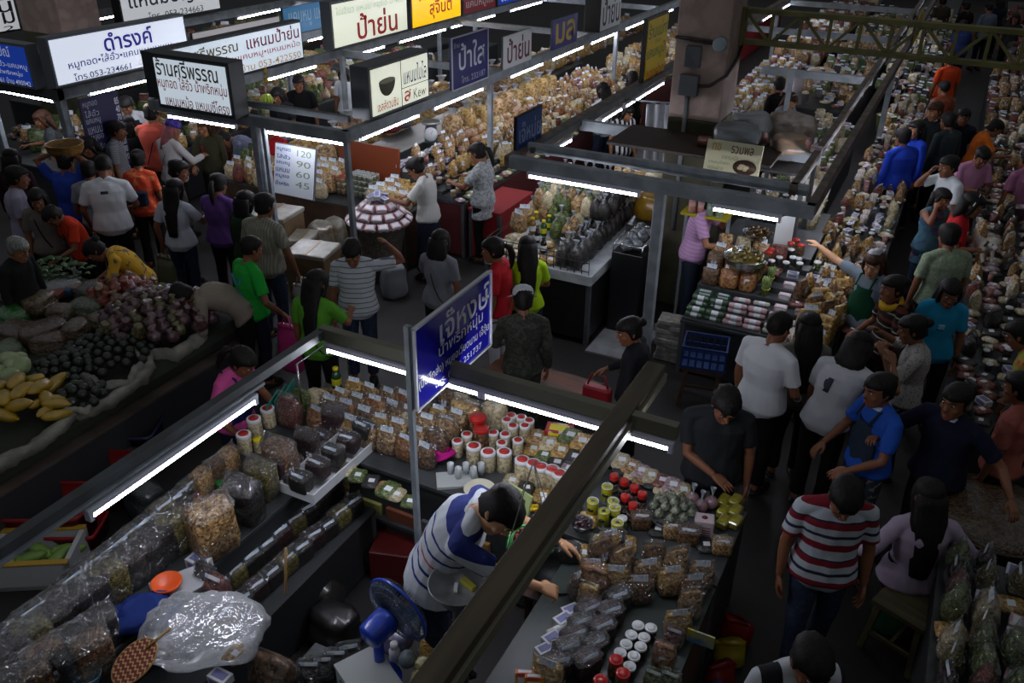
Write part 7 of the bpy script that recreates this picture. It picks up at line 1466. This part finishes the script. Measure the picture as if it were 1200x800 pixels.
m.tube([(0,-.16,.08),(0,-.22,.12),(0,-.24,.18)],[.018,.015,.008],7)
ob('body', remesh(m,.008,'body',[M('white_fur','b8b4ac',.8,bump=.6,bscale=80)],2,.4), None, e_)
m = MB(); [m.loft([ellipse(V(sx*(.05+.012*k),.165-.008*k,.19-.035*k),V(0,1,0),V(1,0,0),.028-.004*k,.008,10) for k in range(3)]) for sx in (-1,1)]; ob('ears', m, M('dark_fur','3a2c24',.8), e_)
m = MB(); [m.ball((sx*.028,.222,.172),.009,8,5) for sx in (-1,1)]; m.ball((0,.282,.145),(.012,.008,.010),8,5); ob('eyes_and_nose', m, mBLACK, e_)
# bags and things people carry
def wristpos(lbl, key):
    f = [p for p in PEOPLE if lbl in p['root']['label']][0]; S,E,Wp,sd = f['arms'][key]; return root_world(f['root'], Wp+(Wp-E).normalized()*.08)
def carrier(pos, w, h, c, label, coat=.3, rz=0):
    e = empty('carrier_bag',(pos.x,pos.y,pos.z-h-.10),label,'bag',rz); m = bag_body(w,w*.55,h,.9,18,.014,12,int(pos.x*100)%50); ob('bag_body', m, M('carrier_'+c,c,.4,coat=coat,cbump=.6,cbs=10), e)
    m = MB(); [m.tube([(-w*.25,y,h-.02),(-w*.10,y*.4,h+.10),(w*.10,y*.4,h+.10),(w*.25,y,h-.02)],.008,6,flat=.5) for y in (-.03,.03)]; ob('handles', m, M('carrier_'+c), e)
carrier(wristpos('beige striped shirt','r'),.20,.26,'b4b2ac','white carrier bag hanging from the hand of beige striped shirt')
carrier(wristpos('bright green football','r'),.26,.52,'c83a80','pink carrier bag held by the man in bright green shirt')
carrier(wristpos('waist length black hair','l'),.30,.42,'6a6a50','olive tan carrier bag beside the waist length black hair')
m = MB(); m.box((0,0,.02),(.10,.07,.07),ch=.2); m.tube([(0,.03,.02),(0,.07,.02)],.028,14); q = wristpos('pink polo','r'); ob('camera', m, M('camera_black','101012',.4), None, (q.x,q.y,q.z-.03), 0, 'black camera in the hands of the pink polo shirt','camera')
f = [p for p in PEOPLE if 'woven basket' in p['root']['label']][0]; q = (wristpos('woven basket','l')+wristpos('woven basket','r'))/2
m = MB(); m.lathe([(.001,0),(.17,0),(.21,.06),(.215,.13),(.225,.135),(.20,.13),(.19,.03),(.001,.02)],28); ob('round_basket', m, M('straw_basket','6a4a1c',.6,col2='8a6628',nscale=26,stretch=(1,1,4)), None, (q.x,q.y,q.z-.02), 0, 'round straw basket held up by the man in blue','basket')
m = MB(); m.box((0,0,.12),(.26,.10,.24),ch=.3); jitter(m,.008,14); m.tube([(-.1,0,.23),(-.06,0,.36),(.06,0,.36),(.1,0,.23)],.010,6); q = wristpos('tied hair holding','r'); ob('red_purse', m, M('red_purse','8a1420',.5), None, (q.x,q.y,q.z-.40), 0, 'small red bag held by the dark clothed person','bag')

# dial weighing scales
def scale_(p, z, rz, label):
    q = at(*p,z+.2); e = empty('weighing_scale',(q.x,q.y,z),label,'scale',rz); m = MB(); m.box((0,0,.12),(.20,.16,.24),taper=.8); ob('scale_body', m, M('scale_blue_grey','5a6670',.4), e)
    m = MB(); m.lathe([(.001,0),(.10,0),(.10,.012),(.001,.014)],24,T=Matrix.Translation((0,-.082,.13))@Matrix.Rotation(R(78),4,'X')); ob('dial', m, mWHITEP, e)
    m = MB(); m.bar((0,-.098,.13),(.03,-.098,.19),.006,.004); ob('needle', m, mRED, e)
    m = MB(); m.lathe([(.001,.27),(.13,.27),(.15,.30),(.145,.30),(.12,.278),(.001,.278)],24); m.tube([(0,0,.24),(0,0,.27)],.03,10); ob('weighing_pan', m, mSTEEL, e)
scale_((336,168),.79,R(10),'white dialled weighing scale behind the price list board')
scale_((505,150),1.12,R(30),'white dialled weighing scale above the golden packets of the snack counter')
st_ = MB(); q = at(505,150,1.3); st_.box((0,0,.56),(.30,.30,1.12)); ob('scale_stand', st_, mSKD, None, (q.x,q.y,0), 0, 'dark stand beneath the second weighing scale','stand')
for i,(p,c,r) in enumerate([((455,145),'8a3a44',.22),((470,140),'7a7c80',.2)]):
    basin(p,1.15,r,.10,M('tub_'+c,c,.4),['reddish','grey'][i]+' plastic basin inside the snack stall above the bags','basin','plastic_basin')
counter('inner work table of the snack stall with basins',-7.45,-6.85,9.6,12.5,1.14,mTOPG,mSKD)
# ================================================================ vegetable stall at the left
counter('broad vegetable stall table heaped with greens and fruit',-9.3,-5.75,2.75,5.75,.55,M('plank_top','4a4038',.7,col2='3a322c',nscale=5),mSKD)
mPAPER = M('crumpled_newsprint','8a887c',.8,col2='6a685e',nscale=5)
# paper edging
def ridge(label, pts, w=.10, seed=0, name='paper_edging', mat=None, cat='paper'):
    m = MB(); P3_ = [Vector(p) for p in pts]; fine = []
    for k in range(len(P3_)-1):
        for q in range(8): fine.append(P3_[k].lerp(P3_[k+1],q/8))
    fine.append(P3_[-1]); m.tube(fine,[w*(1+.35*mnoise.noise(Vector((i*.6,seed,0)))) for i in range(len(fine))],8,flat=.55); jitter(m,.03,9,seed); jitter(m,.014,28,seed+1); return ob(name, m, mat or mPAPER, None, (0,0,0), 0, label, cat)
def hp(p, z): q = at(*p,z); return (q.x,q.y,z)
ridge('crumpled newsprint edging along the front of the vegetable table',[hp(p,.72) for p in ((-10,548),(40,525),(85,488),(130,470),(170,440),(172,418),(205,418),(238,395))],.10,1)
ridge('newsprint collar around the smallest pile of dark limes',[hp(p,.80) for p in ((72,462),(78,482),(105,482),(112,460),(120,450),(98,440))],.035,2)
ridge('newsprint collar below the widest pile of dark limes',[hp(p,.80) for p in ((98,438),(118,452),(150,448),(166,425),(160,405))],.04,3)
mLIME = M('dark_lime','151d10',.45,col2='1d2815',nscale=6,coat=.15,var=.3)
VEG = [0]
def pile(cnt, p, z, rx, ry, mk, name, mats, label, group, cat, seed=0, dome=.10, s=1.0, layers=2):
    """a heap of single pieces on the table: rings of a packed dome"""
    rr = random.Random(seed); c = at(*p,z); mats = mats if isinstance(mats,list) else [mats]
    protos = [mk(i).mesh(name, [mats[i % len(mats)]]) for i in range(3 if len(mats) < 2 else max(3,len(mats)))]
    g = 2.39996
    for i in range(cnt):
        t = math.sqrt((i+.5)/cnt); a = i*g; x, y = rx*t*math.cos(a), ry*t*math.sin(a)
        zz = z-.03+dome*(1-t*t)+rr.uniform(-.008,.008)
        o = ob(name, protos[i % len(protos)], None, None, (c.x+x,c.y+y,zz), (rr.uniform(-.5,.5),rr.uniform(-.5,.5),rr.uniform(0,6)), label, cat, group, None, None, s*rr.uniform(.88,1.12))
def sphere_(r, amp=.0, sq=1.0): return lambda i: jitter(MB().ball((0,0,r*.9),(r,r,r*sq),12,8),amp,20,i)
def heap(label, p, z, rx, ry, h, mat):     # soft mound under a pile
    m = MB(); m.lathe([(.001,-.22),(1,-.22),(1,-.05),(.8,.5*h),(.45,.88*h),(.001,h)],24,sx=rx,sy=ry); c = at(*p,z); jitter(m,.015,10); ob('produce_mound', m, mat, None, (c.x,c.y,z), 0, label, 'produce heap', None, 'stuff')
mDK = M('mound_dark','23281c',.8)
pile(60,(128,412),.80,.42,.40,sphere_(.042),'lime',mLIME,'dark green lime in the widest lime pile of the vegetable stall','limes in the widest pile','lime',1)
pile(30,(78,432),.80,.28,.26,sphere_(.042),'lime',mLIME,'dark green lime in the middle lime pile beside yellow bags','limes in the middle pile','lime',2)
pile(20,(97,465),.80,.20,.19,sphere_(.042),'lime',mLIME,'dark green lime in the smallest pile ringed by newsprint','limes in the smallest pile','lime',3)
def tiedveg(r): return lambda i: crease(jitter(MB().lathe([(.001,0),(r*.8,.01),(r,.05),(r*.8,.09),(r*.3,.12),(r*.55,.15),(r*.2,.155)],12),.012,18,i),.010,24,i)
pile(64,(188,374),.84,.52,.50,tiedveg(.06),'shallot_bag',[M('shallot_a','3a2228',.3,coat=.9,col2=['241418','5a3a42'],cells=50,cbump=1,cbs=30),M('shallot_b','4a2e30',.3,coat=.9,col2=['2c1a1e','6a4c4c'],cells=50,cbump=1,cbs=30),M('shallot_c','4a4422',.3,coat=.9,col2=['2c2a18','6a643a'],cells=50,cbump=1,cbs=30)],'small clear bag of purple shallots in the glossy heap','shallot bags on the vegetable stall','vegetable bag',4,.20)
pile(22,(150,348),.84,.35,.30,tiedveg(.07),'tomato_bag',[M('tomato_a','7a2418',.3,coat=.9,col2=['5a1810','8a4a2c'],cells=34,cbump=1),M('tomato_b','6a4a34',.3,coat=.9,col2=['4a3424','8a6a4c'],cells=40,cbump=1)],'clear bag of red and brown vegetables behind the shallot heap','red vegetable bags','vegetable bag',5,.12)
pile(12,(22,468),.82,.32,.30,lambda i: jitter(MB().loft([ellipse(V(x,0,.05+.02*math.sin(x*9)),V(0,1,0),V(0,0,1),r,r*.8,12) for x,r in ((-.13,.01),(-.10,.045),(-.03,.065),(.05,.06),(.11,.03),(.135,.006))]),.008,14,i),'mango',M('yellow_mango','a8861a',.35,coat=.7,col2='8a7016',nscale=9,cbump=.6),'yellow mango in the left heap of yellow fruit','yellow mangoes at the left','mango',6,.10)
pile(6,(62,480),.80,.15,.13,lambda i: jitter(MB().loft([ellipse(V(x,0,.05+.02*math.sin(x*9)),V(0,1,0),V(0,0,1),r,r*.8,12) for x,r in ((-.12,.01),(-.09,.04),(-.03,.055),(.05,.05),(.10,.025),(.12,.006))]),.006,14,i),'mango',M('yellow_mango'),'yellow mango in the small pile beside the lime collar','yellow mangoes beside the limes','mango',7,.05)
pile(7,(10,438),.82,.22,.18,lambda i: crease(MB().ball((0,0,.07),(.085,.085,.075),16,10),.008,20,i),'cabbage',M('pale_cabbage','8a9a6c',.5,col2='a4b088',nscale=9),'pale green cabbage at the left edge of the stall','cabbages at the left edge','cabbage',8,.06)
def vbag(p, z, w, d, h, c, c2, label, cells=40, rz=0, seed=0):
    m = bag_body(w,d,h,2.0,20,.018,13,seed); c_ = at(*p,z); ob('vegetable_bag', m, M('vegbag_%s%s'%(c,c2),c2,.4,coat=.8,coatr=.12,cbump=.9,cbs=16,col2=[c,c2],cells=cells,mix=(.1,.9),bump=.6), None, (c_.x,c_.y,z), rz, label,'vegetable bag')
for i,a in enumerate([((28,405),.62,.50,.36,.24,'5c4838','3a2c22','large net of brown tubers at the left of the lime piles'),((62,415),.64,.34,.30,.24,'6a5240','42322a','second net of brown tubers touching the limes'),((55,398),.74,.42,.30,.18,'5a4436','3c2e24','net of brown tubers behind the other two'),((48,365),.72,.34,.30,.20,'7a6a50','54442e','clear bag of tan strands below white plastic'),((16,382),.70,.34,.28,.20,'1e4a1c','2c6a24','bag of bright green vegetables at the left edge'),((105,372),.72,.34,.26,.20,'5c644c','3c4434','grey green bag in the middle of the stall'),((70,345),.74,.46,.30,.14,'8a8c8c','6c6e70','sheet of white plastic over the middle of the stall'),((110,350),.74,.32,.26,.18,'3c423a','4c544a','dark grey plastic bag behind the white plastic'),((40,352),.74,.30,.24,.14,'3a3a5a','50507a','violet tinted plastic bag at the left'),((120,385),.72,.26,.22,.16,'6a5e44','4a4030','brown bag between tan strands and limes'),((140,380),.72,.24,.22,.16,'6a3020','7a4a34','reddish bag touching the shallot heap'),((20,350),.72,.30,.2,.12,'6a7470','4a5450','pale blue green plastic at the far left edge'),((92,398),.72,.28,.24,.20,'5e4a3a','3e3026','small net of brown tubers right of the tan strands'),((12,420),.70,.30,.26,.16,'5a6a4a','42523a','green bag above the pale cabbages'),((75,378),.72,.26,.22,.20,'6a5c4a','4c4236','clear bag of beige strands beside grey green bag'),((140,330),.74,.30,.22,.14,'7a3424','8a4a34','orange red packet heap beneath the yellow flowered shirt')]):
    vbag(*a[:5],a[5],a[6],a[7],rz=i*.7,seed=200+i)
def leafball(i):
    m = MB()
    for k in range(26):
        a = k*2.4; t = math.sqrt(k/26); c = V(.16*t*math.cos(a),.16*t*math.sin(a),.10+.08*(1-t)); m.loft([ellipse(c+V(.04*math.cos(a)*q,.04*math.sin(a)*q,.05*q*(1-q*.6)),V(-math.sin(a),math.cos(a),0),V(0,0,1),.028*(1-abs(q-.5))+.004,.004,8) for q in (0,.5,1.0,1.5)])
    return m
for i,p in enumerate([(62,318),(85,325),(45,330)]):
    c = at(*p,.80); ob('herb_bunch', leafball(i), M('herb_leaf','2c4a24',.5,col2='4a6a3c',nscale=20,coat=.3), None, (c.x,c.y,.72), i, ['left','right','lower left'][i]+' bunch of green herbs behind the white plastic','herbs',None,None,None,1.25)
for i,(p,c) in enumerate([((45,340),'7a4038'),((60,334),'2a4a6a'),((80,333),'8a6a5c')]):
    c_ = at(*p,.86); m = MB(); m.box((0,0,.03),(.5,.16,.06),ch=.3); jitter(m,.014,9,i); ob('folded_bag', m, M('folded_'+c,c,.5), None, (c_.x,c_.y,.80), R(20), ['dull red','blue','pinkish'][i]+' folded plastic lying across the vegetables','plastic bag')
m = MB(); m.box((0,0,.10),(3.35,2.8,.2),ch=.5); jitter(m,.05,3); ob('produce_mound', m, mDK, None, (-7.55,4.28,.52), 0, 'loose dark greens bedding the heaps of the vegetable stall', 'produce heap', None, 'stuff')
# below and in front of the stall
def bin_(p, w, d, h, rz, c, label):
    q = at(*p,h); e = empty('plastic_crate',(q.x,q.y,0),label,'crate',rz); mt = M('bin_'+c,c,.45); m = MB(); m.loft([sup(w*.46,d*.46,0,24,8),sup(w*.5,d*.5,h,24,8),sup(w*.52,d*.52,h,24,8),sup(w*.52,d*.52,h-.03,24,8)],(True,False)); m.loft([sup(w*.495,d*.495,h,24,8),sup(w*.45,d*.45,.03,24,8)],(False,True)); ob('crate_body', m, mt, e)
bin_((105,545),.62,.42,.34,R(-62+90),'7a1012','red plastic crate in front of the vegetable stall'); bin_((55,585),.66,.46,.34,R(28),'7a1012','second red plastic crate nearer the left edge')
bin_((150,497),.52,.40,.34,R(28),'14163c','dark blue plastic crate behind the red crates')
bin_((88,612),.40,.34,.18,R(28),'8a1418','low red tub below the lamp beam at left')
m = bag_body(.26,.22,.55,1.5,18,.03,9,230); ob('corn_sack', m, M('corn_sack','5a5a34',.4,coat=.6,col2='6a6244',nscale=8,stretch=(3,3,.4)), None, hp((182,500),0), 0, 'tall clear sack of green cobs at the stall corner','sack')
for i,(p,c,c2,w,l) in enumerate([((135,532),'c06a14','8a4a10',.16,'clear bag of oranges on the floor before the red crate'),((168,525),'8a7a5a','6a4a30',.24,'clear bag of apples right of the oranges bag'),((160,560),'4a4e50','3a3e40',.30,'empty clear plastic bag under the lamp'),((175,600),'34383a','2a2e30',.34,'crumpled plastic in the dark aisle below the lamp'),((22,585),'2a5a3a','6a7a74',.30,'clear bag with green contents at the left edge'),((225,455),'5c5e62','48484e',.40,'grey apron cloth bundle beside the pink blouse woman')]):
    vbag(p,.0,w,w*.8,w*.9,c,c2,l,24,i,240+i)
q = at(40,640,.24); e_ = empty('foam_box',(q.x,q.y,0),'white foam box of green vegetables at the left edge','box',R(32)); m = MB(); w,d,h = .62,.42,.24
m.box((0,0,.02),(w,d,.04)); [m.box(c,s_,ch=.1) for c,s_ in (((-w/2+.02,0,h/2),(.04,d,h)),((w/2-.02,0,h/2),(.04,d,h)),((0,-d/2+.02,h/2),(w,.04,h)),((0,d/2-.02,h/2),(w,.04,h)))]; ob('box_body', m, M('foam_white','aaacac',.6), e_)
m = MB(); [m.box(c,s_) for c,s_ in (((0,-d/2+.02,h+.006),(w,.05,.012)),((0,d/2-.02,h+.006),(w,.05,.012)))]; ob('yellow_tape', m, M('ochre_tape','a8842a',.5), e_)
for i in range(6):
    m = MB(); m.loft([ellipse(V(x,0,.05+.015*math.sin(x*12)),V(0,1,0),V(0,0,1),r,r*.8,12) for x,r in ((-.13,.01),(-.09,.04),(.0,.055),(.08,.045),(.12,.01))]); jitter(m,.006,14,i)
    ob('green_mango', m, M('green_mango','6a8a34',.4,coat=.4,col2='5a7a2c',nscale=8), None, (q.x+.17*(i%3-1),q.y+.09*(i//3)-.05+.1*(i%3-1),.12), i*.8, '%s green fruit from the left in the white foam box'%ORD[i],'green fruit','green fruit in the foam box')
flush_goods()
